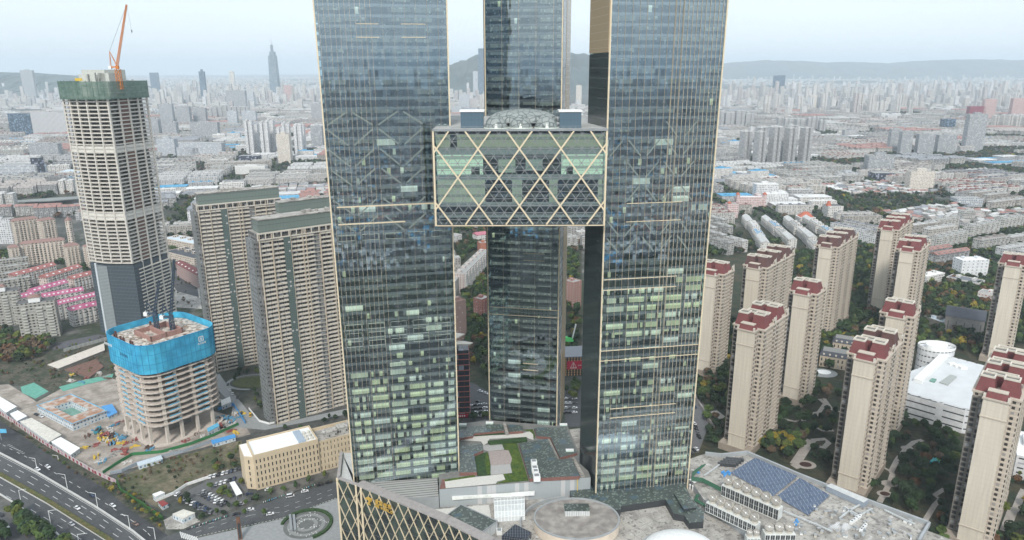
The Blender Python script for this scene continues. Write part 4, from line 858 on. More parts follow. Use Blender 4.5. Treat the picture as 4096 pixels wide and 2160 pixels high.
obj('top_deck',MB().prism(rsq(1.6),ZB1-5.5,ZB1-4.6),mat('cluttered_deck',(.56,.50,.44),.9,.2,.5,col2=(.26,.23,.2),big=.35),bt)
rd=random.Random(9); mb=MB(); mb2=MB()
for i in range(150):
    x,y=rd.uniform(4,50),rd.uniform(4,50)
    if 15<x<38 and 15<y<38: continue
    (mb if rd.random()<.5 else mb2).box(x,x+rd.uniform(.5,3.5),y,y+rd.uniform(.4,2),ZB1-4.6,ZB1-4.5+rd.uniform(.05,.9))
obj('loose_boards',mb,mat('board_pile',(.30,.24,.19),.9,.2,.6),bt); obj('sheet_piles',mb2,mat('white_infill'),bt)
mb=MB()
for (x0,x1,y0,y1) in ((14,38,14,15),(14,15,14,38),(14,38,37,38),(37,38,14,38),(14,38,25,26)): mb.box(x0,x1,y0,y1,ZB1-4.6,ZB1-.8)
obj('core_formwork',mb,mat('rust_formwork',(.34,.20,.17),.9,.15,.6),bt)
mb=MB()
for i in range(10): x,y=rd.choice([(3,rd.uniform(5,49)),(rd.uniform(5,49),3),(50,rd.uniform(5,49))]); mb.box(x-.6,x+.6,y-.6,y+.6,ZB1-4.6,ZB1-1.6)
obj('column_forms',mb,mat('dark_rust',(.12,.06,.05),.9,.1),bt)
# banner lettering and square emblem on the sheeting
lt_=MB(); 
def tri(mb,x,z,sz,k):
    rd=random.Random(k); 
    for j in range(3): mb.box(x,x+sz,-2.86,-2.74,z+j*sz*.42,z+j*sz*.42+sz*.13)
    mb.box(x+sz*.42,x+sz*.56,-2.87,-2.75,z-sz*.1,z+sz*1.05)
for k in range(4): tri(lt_,38.+k*1.6,ZB0+10.5,1.2,k)
lt_.box(38.8,42.6,-2.87,-2.74,ZB0+12.6,ZB0+13.1).box(38.8,42.6,-2.87,-2.74,ZB0+15.9,ZB0+16.4).box(38.8,39.3,-2.87,-2.74,ZB0+12.6,ZB0+16.4).box(42.1,42.6,-2.87,-2.74,ZB0+12.6,ZB0+16.4).box(40.3,41.1,-2.87,-2.74,ZB0+13.6,ZB0+15.4)
# (emblem sits on the face towards the beige slabs)
def turn(mb): mb.v=[(s2_-( y),x,z) for x,y,z in mb.v]; return mb
obj('lettering',turn(lt_),M_white,bt); lt_=MB()
for k in range(5): tri(lt_,26+k*2.2,ZB0+9,1.7,k+9)
obj('dark_lettering',lt_,mat('navy_lettering',(.02,.09,.2),.8,.05),bt); lt_=MB()
for k in range(6): tri(lt_,3+k*2.0,ZB0+12,1.6,k+30)
obj('lettering',lt_,M_white,bt)
w1=bt.matrix_basis@Vector((20,28,ZB1-4.6)); w2=bt.matrix_basis@Vector((31,34,ZB1-4.6))
M_cr=mat('crane_navy',(.05,.075,.11),.6,.08,.5)
crane('dark blue luffing crane with the longer raised jib on the blue-wrapped building',tuple(w2),10,(7,2,42),9,None,M_cr,2.4,6)
crane('dark blue luffing crane with short folded jib at the middle of the blue-wrapped building',tuple(w1),12,(6,1,24),8,None,M_cr,2.4,5)
# ---- ground surfaces of the left side
M_asph=mat('asphalt',(.068,.071,.075),.9,.16,.5,col2=(.09,.093,.096),big=.03); M_asphd=mat('fresh_asphalt',(.042,.044,.048),.9,.2,.3,col2=(.06,.062,.066),big=.05)
M_site=mat('site_dust',(.36,.32,.28),.95,.15,.3,col2=(.24,.21,.18),big=.09); M_weed=mat('weedy_ground',(.085,.09,.05),.95,.3,.4,col2=(.17,.145,.10),big=.07); M_line=mat('road_paint',(.62,.62,.60),.8,.1); M_pave=mat('street_paving',(.27,.28,.28),.9,.1,.5); M_brush=mat('brush_ground',(.045,.055,.035),.95,.4,.4,col2=(.09,.08,.06),big=.1)
LV=[0.0]
def sheet(name,pts,f,m,dz=None):
    LV[0]+=.004; z=LV[0] if dz is None else dz; q=[tuple(f(x,y,0))[:2] for x,y in pts]
    a=sum(q[i][0]*q[(i+1)%len(q)][1]-q[(i+1)%len(q)][0]*q[i][1] for i in range(len(q)))
    if a<0: q.reverse()
    return struct(name,MB().poly([(x,y,z) for x,y in q]),m)
sheet('brush_field',[(-500,150),(300,60),(720,-40),(900,500),(800,620),(300,330),(-500,200)],Q3,M_brush)
sheet('site_ground',[(-300,330),(60,300),(250,420),(470,300),(760,260),(1640,540),(1700,640),(1200,780),(700,930),(560,860),(320,720),(-300,400)],Q3,M_site)
sheet('weedy_lot',[(790,950),(1000,840),(1280,770),(1640,680),(1660,860),(1420,940),(1250,1000),(1120,1080),(1110,1160),(960,1080),(830,1010)],Q3,M_weed)
sheet('verge',[(-300,420),(0,510),(320,725),(640,905),(790,980),(960,1080),(1110,1220),(1120,1310),(900,1170),(700,1010),(400,830),(0,560),(-300,400)],Q3,M_brush)
sheet('service_road',[(-400,330),(0,548),(400,822),(700,1002),(900,1162),(1110,1305),(1240,1400),(1000,1400),(900,1300),(640,1130),(250,900),(0,772),(-400,570)],Q3,M_asphd)
sheet('highway',[(-500,530),(0,775),(250,903),(640,1133),(900,1303),(1000,1380),(1100,1500),(300,1500),(370,1300),(110,1115),(0,1048),(-500,800)],Q3,M_asph)
sheet('slip_road',[(-500,850),(0,1165),(250,1360),(380,1500),(-500,1500)],Q3,M_asph)
sheet('street',[(1110,1340),(1240,1292),(1700,1132),(2290,962),(2500,910),(2500,1010),(2300,1062),(1930,1202),(1330,1332),(1260,1420),(1050,1420)],Q3,M_asph)
sheet('street',[(1560,590),(1800,610),(2380,500),(2380,460),(1830,580),(1700,500),(1560,330),(1490,230),(1460,240),(1470,330),(1580,440)],Q3,M_pave)
sheet('parking_lot',[(1290,1015),(1430,945),(1640,885),(1700,945),(1660,1120),(1540,1120),(1470,1190),(1330,1140),(1190,1080)],Q3,mat('lot_asphalt',(.12,.12,.12),.9,.12,.4))
sheet('office_forecourt',[(1110,1225),(1240,1150),(1360,1230),(1240,1285),(1130,1285)],Q3,mat('pale_concrete'))
sheet('plaza',[(1340,1345),(1930,1210),(2300,1070),(2500,1020),(2500,1600),(1200,1600)],Q3,M_pave)
sheet('courtyard_road',[(1180,1000),(1480,930),(1450,1110),(1400,1400),(1150,1400)],QM,M_pave) if False else None
def strip(name,f,pts,w_,m,dz=.0,h=None,dash=None,kind='structure'):
    LV[0]+=.004; P=[Vector(f(x,y,0)) for x,y in pts]; mb=MB(); z=LV[0]
    for a,b in zip(P,P[1:]):
        L=(b-a).length; d=(b-a)/L; nn=Vector((-d.y,d.x,0))*w_/2
        segs=[(0,L)] if not dash else [(k*(dash[0]+dash[1]),min(L,k*(dash[0]+dash[1])+dash[0])) for k in range(int(L/(dash[0]+dash[1]))+1)]
        for s0,s1 in segs:
            p,q=a+d*s0,a+d*s1
            if h: mb.prism([(p.x-nn.x,p.y-nn.y),(q.x-nn.x,q.y-nn.y),(q.x+nn.x,q.y+nn.y),(p.x+nn.x,p.y+nn.y)],z,h)
            else: mb.poly([(p.x-nn.x,p.y-nn.y,z),(p.x+nn.x,p.y+nn.y,z),(q.x+nn.x,q.y+nn.y,z),(q.x-nn.x,q.y-nn.y,z)][::-1])
    return mb
HW=[(-300,620),(0,772),(250,901),(640,1131),(900,1301),(985,1370),(1080,1480)]
def off(pts,dx,dy): return [(x+dx,y+dy) for x,y in pts]
def wall(name,label,f,pts,w_,m,h,cat='barrier'):
    return tag(obj(name,strip(name,f,pts,w_,None,h=h),m),label,cat)
M_kerb=mat('kerb_concrete',(.50,.50,.48),.85,.08,.4)
wall('road_barrier','long pale concrete barrier between the highway and the darker service road',Q3,HW,.9,M_kerb,1.1)
HM=[(-300,760),(0,915),(330,1100),(740,1358),(900,1480)]
wall('road_barrier','low pale kerb wall along the planted median of the highway',Q3,off(HM,-8,14),.5,M_kerb,.5)
wall('road_barrier','pale concrete wall at the inner edge of the highway above the clump of big trees',Q3,[(-300,900),(0,1050),(110,1118),(370,1300),(430,1360),(520,1440)],.8,M_kerb,.9)
tag(obj('median_hedge',strip('m',Q3,HM,2.6,None,h=1.1),mat('hedge_leaves',(.075,.09,.03),.95,.4,1.2,col2=(.12,.10,.04),big=.5)),'olive clipped hedge running down the highway median','hedge')
mk=MB()
def add(dst,src):
    b=len(dst.v); dst.v+=src.v; dst.f+=[tuple(b+i for i in f) for f in src.f]; dst.m+=src.m
for k,(dx,dy) in enumerate(((-25,33),(-52,66),(-95,160),(-125,200))): add(mk,strip('l',Q3,off(HW,dx,dy),.28,None,dash=(6,9)))
for dx,dy in ((-6,10),(-70,100)): add(mk,strip('l',Q3,off(HW,dx,dy),.22,None))
for dx,dy in ((18,-60),): add(mk,strip('l',Q3,off(HW,dx,dy),.28,None,dash=(4,6)))
for o_ in (28,58): add(mk,strip('l',Q3,[(1330,1332-o_*1.0+2),(1700,1215-o_*.9),(1930,1202-o_*1.2),(2300,1062-o_*1.1)],.22,None,dash=(3,4)))
add(mk,strip('l',Q3,[(1330,1336),(1930,1206),(2300,1066)],.3,None,dash=(1.2,.8)))
for k in range(10): add(mk,strip('l',Q3,[(1222+k*12,1302+k*4),(1236+k*13,1345+k*4)],.55,None))
for k in range(8): add(mk,strip('l',Q3,[(50+k*14,715+k*8),(70+k*14,712+k*8)],.5,None))
struct('lane_markings',mk,M_line)
# site hoarding with printed panels
M_hoard=facmat('printed_hoarding',(.48,.44,.43),(.30,.05,.07),5.2,3.4,(.1,.62),(.12,.80),None,.4,.8)
wall('site_hoarding','long red and white printed hoarding between the building site and the service road',Q3,[(-250,385),(0,502),(110,575),(320,722),(640,907),(790,977)],.3,M_hoard,3.3,'fence')
wall('site_hoarding','green hoarding curving along the near edge of the building site',Q3,[(700,910),(790,850),(900,785),(1100,768),(1300,712),(1450,655),(1620,578)],.3,mat('green_hoarding',(.035,.17,.06),.8,.1),2.4,'fence')
wall('site_hoarding','faded blue-grey sheet fence behind the weedy lot',Q3,[(750,915),(830,900),(930,850),(1100,800),(1250,765),(1440,695)],.3,facmat('corrugated',(.34,.38,.42),(.28,.32,.36),.9,9,(.0,.5),(0,1),None,0,.7),2.6,'fence')
wall('hedge_fence','ivy green fence running from the hoarding down beside the weedy lot',Q3,[(792,965),(822,1032),(960,1120),(1105,1222)],.8,mat('ivy',(.035,.10,.025),.95,.35,.9),2.6,'fence')
wall('site_hoarding','bright blue hoarding round the corner behind the blue-wrapped building',Q3,[(1480,480),(1585,445),(1665,570)],.3,mat('blue_machine'),2.6,'fence')
wall('boundary_wall','white parapet wall at the foot of the big beige slab towers',Q3,[(1690,470),(1760,555),(1830,575),(1960,540),(2150,495),(2400,410)],.5,M_white,1.6,'wall')
wall('boundary_wall','white wall with red stripe between the weedy lot and the car park',Q3,[(1060,1100),(1180,1050),(1270,990),(1420,940)],.35,M_white,2.2,'wall')
tag(obj('lawn_patch',MB().prism([(F(0,0,0).x,0),(1,0),(1,1)],0,.01) if False else strip('x',Q3,[(1640,290),(1780,290)],16,None,h=.06),M_weed),kind='structure')
mb=MB(); c0=Q3(1715,285); mb.cyl((c0.x,c0.y),17,.01,.25,28,ry=12); struct('lawn',mb,mat('park_lawn',(.075,.085,.035),.95,.3,.4))
mb=MB(); 
for i in range(22):
    a0,a1=R(80+i*9),R(89+i*9); mb.prism([(c0.x+rr_*math.cos(a),c0.y+rr_*.75*math.sin(a)) for a,rr_ in ((a0,19),(a0,22),(a1,22),(a1,19))],.01,.3)
struct('path',mb,M_pave)
# site office round a courtyard
a,b,c_,d_=Q3(250,445,6),Q3(480,368,6),Q3(722,480,6),Q3(490,570,6)
so_=thing('site_office','two-storey white site office round a green courtyard, rust-stained roof with blue edge','site office',(d_.x,d_.y,0)); KEEP.append((so_.location.x-10,so_.location.y+12,30))
o4=[Vector(p)-Vector((d_.x,d_.y,6)) for p in (a,b,c_,d_)]; cc=sum(o4,Vector())/4; i4=[cc+(p-cc)*.52 for p in o4]
M_ow=facmat('office_white_walls',(.56,.60,.62),(.10,.20,.30),2.6,3.,(.3,.7),(.3,.75),None,.2)
mb=MB(); mr=MB(); rm_=MB()
for k in range(4):
    p,q,r_,s_=o4[k],o4[(k+1)%4],i4[(k+1)%4],i4[k]; pts=[(v.x,v.y) for v in (p,q,r_,s_)]
    mb.prism(pts,0,5.7,0,bot=False); mr.prism([(v.x,v.y) for v in (p+(p-cc)*.03,q+(q-cc)*.03,r_,s_)],5.72,6.1); rm_.beam((p.x*1.0,p.y,6.0)+(),(q.x,q.y,6.0),.5,.7)
obj('wall',mb,M_ow,so_); obj('roof',mr,mat('rusty_roof',(.35,.20,.13),.9,.15,.3,col2=(.46,.42,.38),big=.2),so_); obj('fascia',rm_,mat('sky_blue_trim',(.12,.45,.68),.7,.06),so_)
obj('courtyard',MB().prism([(v.x,v.y) for v in i4],.02,.3),mat('court_green',(.16,.30,.25),.9,.15,.3),so_)
def shed(label,f,pts,h,roofm,wallm=None,name='site_shed',cat='shed',grp=None):
    q=[Vector(f(x,y,h)) for x,y in pts]; t=thing(name,label,cat,(q[0].x,q[0].y,0),0,grp); l=toL(t,q); KEEP.append((sum(p.x for p in q)/len(q),sum(p.y for p in q)/len(q),7))
    obj('wall',MB().prism(l,.02,h-.3),wallm or M_ow,t); cx=sum(p[0] for p in l)/len(l); cy=sum(p[1] for p in l)/len(l); obj('roof',MB().prism([(cx+(x-cx)*1.04,cy+(y-cy)*1.04) for x,y in l],h-.29,h),roofm,t); return t
M_shr=mat('shed_roof',(.58,.56,.50),.8,.15,.4)
shed('long row of cream roofed site cabins against the printed hoarding',Q3,[(140,555),(215,530),(412,640),(330,688)],4.5,M_shr,name='site_cabin',cat='cabin')
shed('white roofed site shed at the end of the cabin row, next to the hoarding',Q3,[(350,690),(412,660),(540,732),(478,776)],4.,M_white,name='site_cabin',cat='cabin')
shed('smaller white cabin block just past the long cabin row',Q3,[(70,500),(120,478),(182,515),(115,548)],4.,M_white,name='site_cabin',cat='cabin')
shed('pale cabin at the picture edge with a blue strip, behind the printed hoarding',Q3,[(-60,410),(-10,380),(110,450),(40,490)],5.,M_white,name='site_cabin',cat='cabin')
shed('blue tin shed roof leaning on the green hoarding',Q3,[(1435,680),(1590,638),(1598,660),(1445,705)],3,mat('blue_machine'),name='site_shed')
shed('pale blue tin shed roof by the weedy lot',Q3,[(930,830),(1090,782),(1102,806),(940,855)],3,mat('pale_tin',(.50,.57,.62),.7,.08),name='site_shed')
shed('small blue roofed shelter at the foot of the blue-wrapped building',Q3,[(1405,600),(1475,562),(1488,582),(1415,622)],4,mat('blue_mesh'),name='site_shed')
shed('row of blue storage huts behind the courtyard office',Q3,[(690,450),(760,435),(795,490),(735,520)],3,mat('blue_machine'),name='site_shed')
shed('white gatehouse by the lane behind the blue hoarding',Q3,[(1500,410),(1560,385),(1568,420),(1505,445)],4,M_white,name='gatehouse',cat='gatehouse')
shed('white flat-roofed guard house beside the street junction',Q3,[(1172,1180),(1245,1150),(1322,1172),(1242,1212)],3.6,M_shr,name='gatehouse',cat='gatehouse')
shed('white container hut at the edge of the weedy lot',Q3,[(1035,1045),(1090,1025),(1118,1035),(1055,1062)],4,M_white,name='container_hut',cat='cabin')
shed('small red roofed hut beside the parked cars',Q3,[(1072,1098),(1110,1090),(1142,1108),(1100,1130)],2.8,mat('red_tin',(.25,.05,.05),.8,.1),name='container_hut',cat='cabin')
t=thing('parking_canopy','white fabric canopy over parked cars in the office car park','canopy',tuple(Q3(1600,1062))); q=toL(t,[Q3(x,y,3) for x,y in ((1558,968),(1592,958),(1645,1040),(1604,1056))]); obj('roof',MB().prism(q,2.8,3.1),M_white,t)
for x,y in q: obj('post',MB().box(x-.12,x+.12,y-.12,y+.12,0,2.79),M_grey,t)
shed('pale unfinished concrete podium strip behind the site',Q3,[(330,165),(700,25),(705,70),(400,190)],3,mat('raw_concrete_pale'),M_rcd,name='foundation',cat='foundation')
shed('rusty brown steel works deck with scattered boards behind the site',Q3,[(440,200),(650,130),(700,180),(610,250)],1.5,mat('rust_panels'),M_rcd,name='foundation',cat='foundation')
sheet('green_dust_sheet',[(140,320),(230,290),(330,350),(240,400),(150,360)],Q3,mat('green_dust_net',(.12,.33,.26),.9,.15,.3)); sheet('green_dust_sheet',[(400,320),(540,280),(770,230),(760,262),(560,310),(430,350)],Q3,mat('green_dust_net'))
# heaps of building materials
rd=random.Random(21); heap=['(.34,.10,.10)']
pal=[((.30,.10,.09),'red'),((.55,.53,.50),'white'),((.14,.09,.07),'dark brown'),((.10,.28,.42),'blue'),((.60,.42,.06),'yellow'),((.30,.30,.29),'grey')]
spots=[(720,690),(760,700),(690,670),(790,650),(830,670),(850,760),(1000,740),(1010,755),(870,780),(900,730),(1540,540),(1580,560),(1520,590),(1380,660),(1260,690),(1340,640),(760,590),(800,570),(740,640),(870,645),(640,620),(1560,600),(1610,530),(920,690),(770,770),(700,830),(1180,760)]
for _ in range(46):
    x,y=rd.choice([(rd.uniform(640,860),rd.uniform(620,840)),(rd.uniform(560,800),rd.uniform(600,760)),(rd.uniform(1480,1640),rd.uniform(480,640)),(rd.uniform(470,760),rd.uniform(180,300))]); spots.append((x,y))
for i,(x,y) in enumerate(spots):
    p=Q3(x,y); cl,cn_=rd.choice(pal); t=thing('material_pile',cn_+' pile of building materials on the site, '+ordw(i+1)+' out from the red rebar yard','material pile',(p.x,p.y,.02),rd.uniform(0,3),'piles of materials on the building site')
    mb=MB()
    for k in range(9): x_,y_=rd.uniform(-3,3),rd.uniform(-2,2); mb.box(x_,x_+rd.uniform(.6,3.2),y_,y_+rd.uniform(.2,1.),0,rd.uniform(.3,1.5))
    obj('stack',mb,mat('pile_'+cn_.replace(' ','_'),cl,.9,.2,.5),t); obj('pallet',MB().box(-3,4,-2,3,.0,.12),M_site,t)
# beige office block
a,b=Q3(1745,1020),Q3(2178,900); ang,W=frame2(a,b); H_=hz(a,1360+792/1.697)
of=thing('office_block','long sand-coloured office block with rows of narrow slot windows and white roof','office',(a.x,a.y,0),ang); KEEP.append((a.x+math.cos(ang)*20,a.y+math.sin(ang)*20,26)); KEEP.append((a.x+math.cos(ang)*52,a.y+math.sin(ang)*52,24))
M_sand=mat('sand_stone',(.58,.48,.34),.85,.06,.2); dep=22.
obj('wall',MB().box(0,W,0,dep,0,H_),M_sand,of); obj('end_bay',MB().prism([(-5,5),(-.01,1.5),(-.01,dep),(-5,dep)],0,H_-1),M_sand,of)
obj('roof',MB().box(.8,W-.8,.8,dep-.8,H_-.2,H_+.05).prism([(-4.6,5.4),(-.3,2.2),(-.3,dep-.5),(-4.6,dep-.5)],H_-1,H_-.9),M_white,of)
obj('parapet',MB().box(0,W,0,.5,H_,H_+.9).box(0,.5,.5,dep,H_,H_+.9).box(W-.5,W,.5,dep,H_,H_+.9).box(.5,W-.5,dep-.5,dep,H_,H_+.9),M_sand,of)
me=mesh('slot_window',MB().box(-.35,.35,-.06,-.01,0,2.5),mat('window_black',(.03,.032,.035),.2,.1)); nW=17
for f__ in range(5):
    for i in range(nW):
        o=bpy.data.objects.new('slot_window',me); COL.objects.link(o); o.parent=of; o.location=(W*(i+.6)/nW,0,1.4+f__*(H_-2.2)/5)
for f__ in range(5):
    o=bpy.data.objects.new('slot_window',me); COL.objects.link(o); o.parent=of; o.location=(-2.6,3.2,1.4+f__*(H_-3)/5); o.rotation_euler=(0,0,R(-35))
mb=MB()
for i in range(6): mb.cyl((W-3-(i%2)*3,4+(i//2)*4.5),1.1,H_+.1,H_+1.6,10)
obj('roof_fans',mb,M_shr,of); obj('panel_strip',MB().box(W-12,W-7.5,2,dep-3,H_+.06,H_+.9),mat('pv_pale',(.35,.42,.5),.4,.08),of)
W2=48; H2=H_-3.2
t=thing('office_wing','lower rear wing of the sand office with plant rooms on its roof','office',tuple(a+Vector((math.cos(ang),math.sin(ang),0))*(W+.05)-Vector((0,0,0))),ang)
obj('wall',MB().box(0,W2,1,dep-2,0,H2,0,1),[facmat('sand_slots',(.58,.48,.34),(.03,.032,.035),W/nW,(H2)/4.6,(.38,.58),(.25,.8),None,0.),M_conc],t)
obj('parapet',MB().box(0,W2,1,1.4,H2,H2+1.5).box(0,W2,dep-2.4,dep-2,H2,H2+2.2),M_sand,t)
for i,(x,y) in enumerate(((8,6),(16,8),(24,9),(31,8))): obj('plant_room',MB().box(x,x+6.5,y,y+6,H2+.01,H2+3.4),facmat('plant_room_wall',(.42,.42,.40),(.12,.12,.12),2.2,3.4,(.3,.8),(.2,.7)),t); obj('plant_roof',MB().box(x-.4,x+6.9,y-.4,y+6.4,H2+3.42,H2+3.8),M_conc,t)
# plaza: sunken ring, pylon
pr=Q3(2080,1255); t=thing('ring_planter','dark hedge ring round a sunken amphitheatre set with small lights on the plaza','planter',(pr.x,pr.y,0)); KEEP.append((pr.x,pr.y,18))
mb=MB()
for i in range(30):
    a0,a1=R(-60+i*8),R(-52+i*8); mb.prism([(rr_*math.cos(q),rr_*math.sin(q)) for q,rr_ in ((a0,13.4),(a0,15.2),(a1,15.2),(a1,13.4))],.05,1.3)
obj('hedge_ring',mb,M_lawnd,t)
for k in range(5): obj('step_ring',MB().cyl((0,0),13.2-k*2.2,.05+k*.02,.12+k*.05,32),[mat('dark_step',(.13,.135,.13),.8,.1),mat('mid_step',(.24,.245,.24),.8,.1)][k%2],t)
mb=MB()
for i in range(60): q=rd.uniform(0,6.28); r_=rd.uniform(4,12.5); mb.box(r_*math.cos(q),r_*math.cos(q)+.35,r_*math.sin(q),r_*math.sin(q)+.35,.35,.6)
obj('small_lights',mb,M_white,t)
for k in (0,2.2): obj('escalator',MB().beam((-7+k,-6,.6),(-12+k,8,1.4),1.4,.9),M_grey,t)
p=Q3(1632,1350); t=thing('steel_pylon','tall rust-brown steel pylon standing on the plaza by the street','pylon',(p.x,p.y,0),R(20)); obj('shaft',MB().frus(-1.1,1.1,-.9,.9,0,15,.15),mat('corten',(.17,.09,.06),.85,.12),t); obj('cap',MB().box(-1,1,-.8,.8,15.01,15.3),M_dark,t); obj('grille',MB().box(-.6,.6,-1.02,-.86,1,11),M_dark,t)
# ---- mid-ground blocks on the left, eave line given in the picture at height z
def gable(mb,x0,x1,y0,y1,z,h,ov=.6,m=0,hip=0.):
    ym=(y0+y1)/2; a=[(x0-ov,y0-ov,z),(x1+ov,y0-ov,z),(x1+ov,y1+ov,z),(x0-ov,y1+ov,z),(x0-ov+hip,ym,z+h),(x1+ov-hip,ym,z+h)]
    for q in ((0,1,5,4),(2,3,4,5),(1,2,5),(3,0,4)): mb.poly([a[i] for i in q],m)
    return mb
def block(label,a,b,z,dep,wallm,roofm,style='flat',name='apartment_block',cat='apartment block',grp=None,bays=0,baym=None,rh=3.5,hip=0.,dorm=0):
    ang,W=frame2(a,b); t=thing(name,label,cat,(a[0],a[1],0),ang,grp)
    n=max(1,int(W/26)); 
    for k in range(n): x=(k+.5)*W/n; KEEP.append((a[0]+math.cos(ang)*x-math.sin(ang)*dep/2,a[1]+math.sin(ang)*x+math.cos(ang)*dep/2,max(W/n,dep)*.55))
    obj('wall',MB().box(0,W,0,dep,0,z),wallm,t)
    if style=='flat':
        obj('roof',MB().box(.4,W-.4,.4,dep-.4,z+.01,z+.25),roofm,t); obj('parapet',MB().box(0,W,0,.35,z+.01,z+1).box(0,W,dep-.35,dep,z+.01,z+1).box(0,.35,.36,dep-.36,z+.01,z+1).box(W-.35,W,.36,dep-.36,z+.01,z+1),wallm,t)
        for i in range(max(1,int(W/17))): x=(i+.5)*W/max(1,int(W/17)); obj('stair_hut',MB().box(x-2,x+2,dep*.45,dep*.8,z+.26,z+3),wallm,t)
    else:
        obj('roof',gable(MB(),0,W,0,dep,z+.02,rh,hip=hip),roofm,t)
        for i in range(dorm): x=(i+.5)*W/dorm; o=obj('dormer',MB().cyl((x,dep*.2),1.1,z+.6,z+2.2,8).box(x-1.1,x+1.1,dep*.2-.1,dep*.42,z+.6,z+2.1),M_white,t)
    if bays:
        mb=MB(); bw=W/bays
        for i in range(bays): mb.box((i+.25)*bw,(i+.75)*bw,-1.3,-.01,1.5,z-.8)
        obj('balcony_bays',mb,baym or wallm,t)
    return t
W_ivory=facmat('ivory_flats',(.58,.51,.44),(.07,.065,.06),4.2,3.1,(.28,.72),(.22,.78),None,.2); W_pink=facmat('pink_flats',(.56,.44,.40),(.08,.07,.07),3.4,3.,(.3,.75),(.25,.8),(.12,(.62,.56,.52)),.3)
W_grey=facmat('grey_flats',(.31,.30,.27),(.06,.06,.06),3.6,3.,(.25,.75),(.3,.8),(.16,(.50,.49,.45)),.3); W_white=facmat('white_flats',(.60,.58,.55),(.09,.095,.10),3.3,3.,(.22,.72),(.28,.78),(.1,(.66,.65,.62)),.35)
Rf_br=mat('brown_tiles',(.25,.16,.14),.85,.12,.4); Rf_mg=mat('magenta_roof',(.37,.09,.18),.8,.12,.25,col2=(.42,.16,.24),big=.15); Rf_rd=mat('dull_red_roof',(.31,.13,.12),.85,.14,.3); Rf_gr=mat('grey_roof',(.32,.32,.31),.9,.15,.3)
g1='ivory blocks with brown roofs'
block('ivory eleven-storey block with brown hipped roof, furthest back of the ivory group',Q6(130,100,36),Q6(420,62,36),36,16,W_ivory,Rf_br,'hip',grp=g1,bays=7,hip=5)
block('ivory block with brown roof stepped forward beside the concrete tower',Q6(440,95,36),Q6(600,70,36),36,15,W_ivory,Rf_br,'hip',grp=g1,bays=4,hip=5)
block('long ivory block with brown hipped roof in the middle of the ivory group',Q6(215,350,30),Q6(700,300,30),30,15,W_ivory,Rf_br,'hip',grp=g1,bays=11,hip=5)
block('short ivory block end with brown roof at the outer corner of the ivory group',Q6(105,390,28),Q6(212,374,28),28,15,W_ivory,Rf_br,'hip',grp=g1,bays=3,hip=4)
block('ivory block with brown roof standing nearest to the dull red roofed rows',Q6(705,375,29),Q6(862,352,29),29,14,W_ivory,Rf_br,'hip',grp=g1,bays=4,hip=5)
block('ivory block running back towards the concrete tower, tan windows',Q6(895,362,30),Q6(1040,400,30),30,14,W_ivory,Rf_br,'hip',grp=g1,bays=4,hip=5)
tw=thing('clock_turret','small ivory turret with pointed brown spire over the ivory blocks','turret',tuple(Q6(785,330,0))); zt_=30; obj('shaft',MB().box(-3.5,3.5,-3.5,3.5,0,zt_+6),W_ivory,tw); obj('spire',MB().frus(-4.5,4.5,-4.5,4.5,zt_+6.01,zt_+12,4.2),Rf_br,tw)
block('tall white grid-windowed slab at the picture edge behind the ivory blocks',Q6(-150,85,38),Q6(105,78,38),38,14,facmat('white_grid',(.56,.57,.58),(.14,.14,.15),3.4,3.3,(.3,.8),(.25,.75),None,.2),Rf_gr)
g2='rows with dull red roofs'
for lab,a,b,dm_ in (('row of pink flats with dull red roof and white dormers, below the short ivory block',Q6(160,690,18),Q6(610,570,18),6),('row of pink flats with dull red roof running to the foot of the ivory blocks',Q6(500,710,18),Q6(890,590,18),6),('row of pink flats with dull red roof against the concrete tower',Q6(790,725,18),Q6(1120,640,18),5)):
    block(lab,a,b,18,12,W_pink,Rf_rd,'gable',grp=g2,bays=9,baym=W_white,dorm=dm_)
g3='rows with magenta roofs'
for lab,a,b,dm_ in (('row furthest back under a magenta roof, behind the paler one',Q6(370,865,18),Q6(740,760,18),7),('second row back under a paler magenta roof',Q6(470,925,18),Q6(905,850,18),9),('long row under a deep magenta roof behind the grey tower block',Q6(610,1010,18),Q6(1090,895,18),12),
    ('short magenta roofed row of white flats facing the railway cutting',Q6(775,1070,18),Q6(1200,975,18),6),('stub of dark magenta roof beside the grey tower block',Q6(225,930,18),Q6(375,895,18),3)):
    block(lab,a,b,18,13,W_white,Rf_mg,'gable',grp=g3,bays=8,baym=W_white,dorm=dm_,hip=3 if 'short magenta' in lab else 0)
def greytower(lab,a,b,z):
    t=block(lab,a,b,z,17,W_grey,mat('dark_roof',(.12,.12,.12),.9,.1),'flat',name='tower_block',cat='tower block',grp='grey tower blocks by the railway')
    ang,W=frame2(a,b); mes=[mesh('balcony',MB().box(W*q0,W*q1,-1.5,-.01,0,1.),mat('pale_balcony',(.50,.50,.46),.85,.08)) for q0,q1 in ((.12,.25),(.5,.66),(.76,.92))]
    for k in range(int(z/3)-1):
        for me in mes: o=bpy.data.objects.new('balcony',me); COL.objects.link(o); o.parent=t; o.location=(0,0,1.6+k*3)
    obj('penthouse',MB().box(W*.32,W*.62,4,12,z+.3,z+5),M_white,t); obj('penthouse_roof',MB().frus(W*.3,W*.64,3.4,12.6,z+5.01,z+7,2.),Rf_br,t)
greytower('grey twelve-storey tower block with white penthouse, next to the magenta rows',Q6(165,1015,37),Q6(590,965,37),37)
greytower('grey tower block cut by the picture edge, matching the one next to the magenta rows',Q6(-190,900,37),Q6(200,850,37),37)
for k in range(4):
    block('low grey flats at the picture edge, '+ordw(k+1)+' row beyond the grey tower block',Q6(-120+k*25,770-k*78,17),Q6(330-k*10,705-k*70,17),17,11,W_grey,Rf_gr,'flat',grp='grey rows at the picture edge',bays=8)
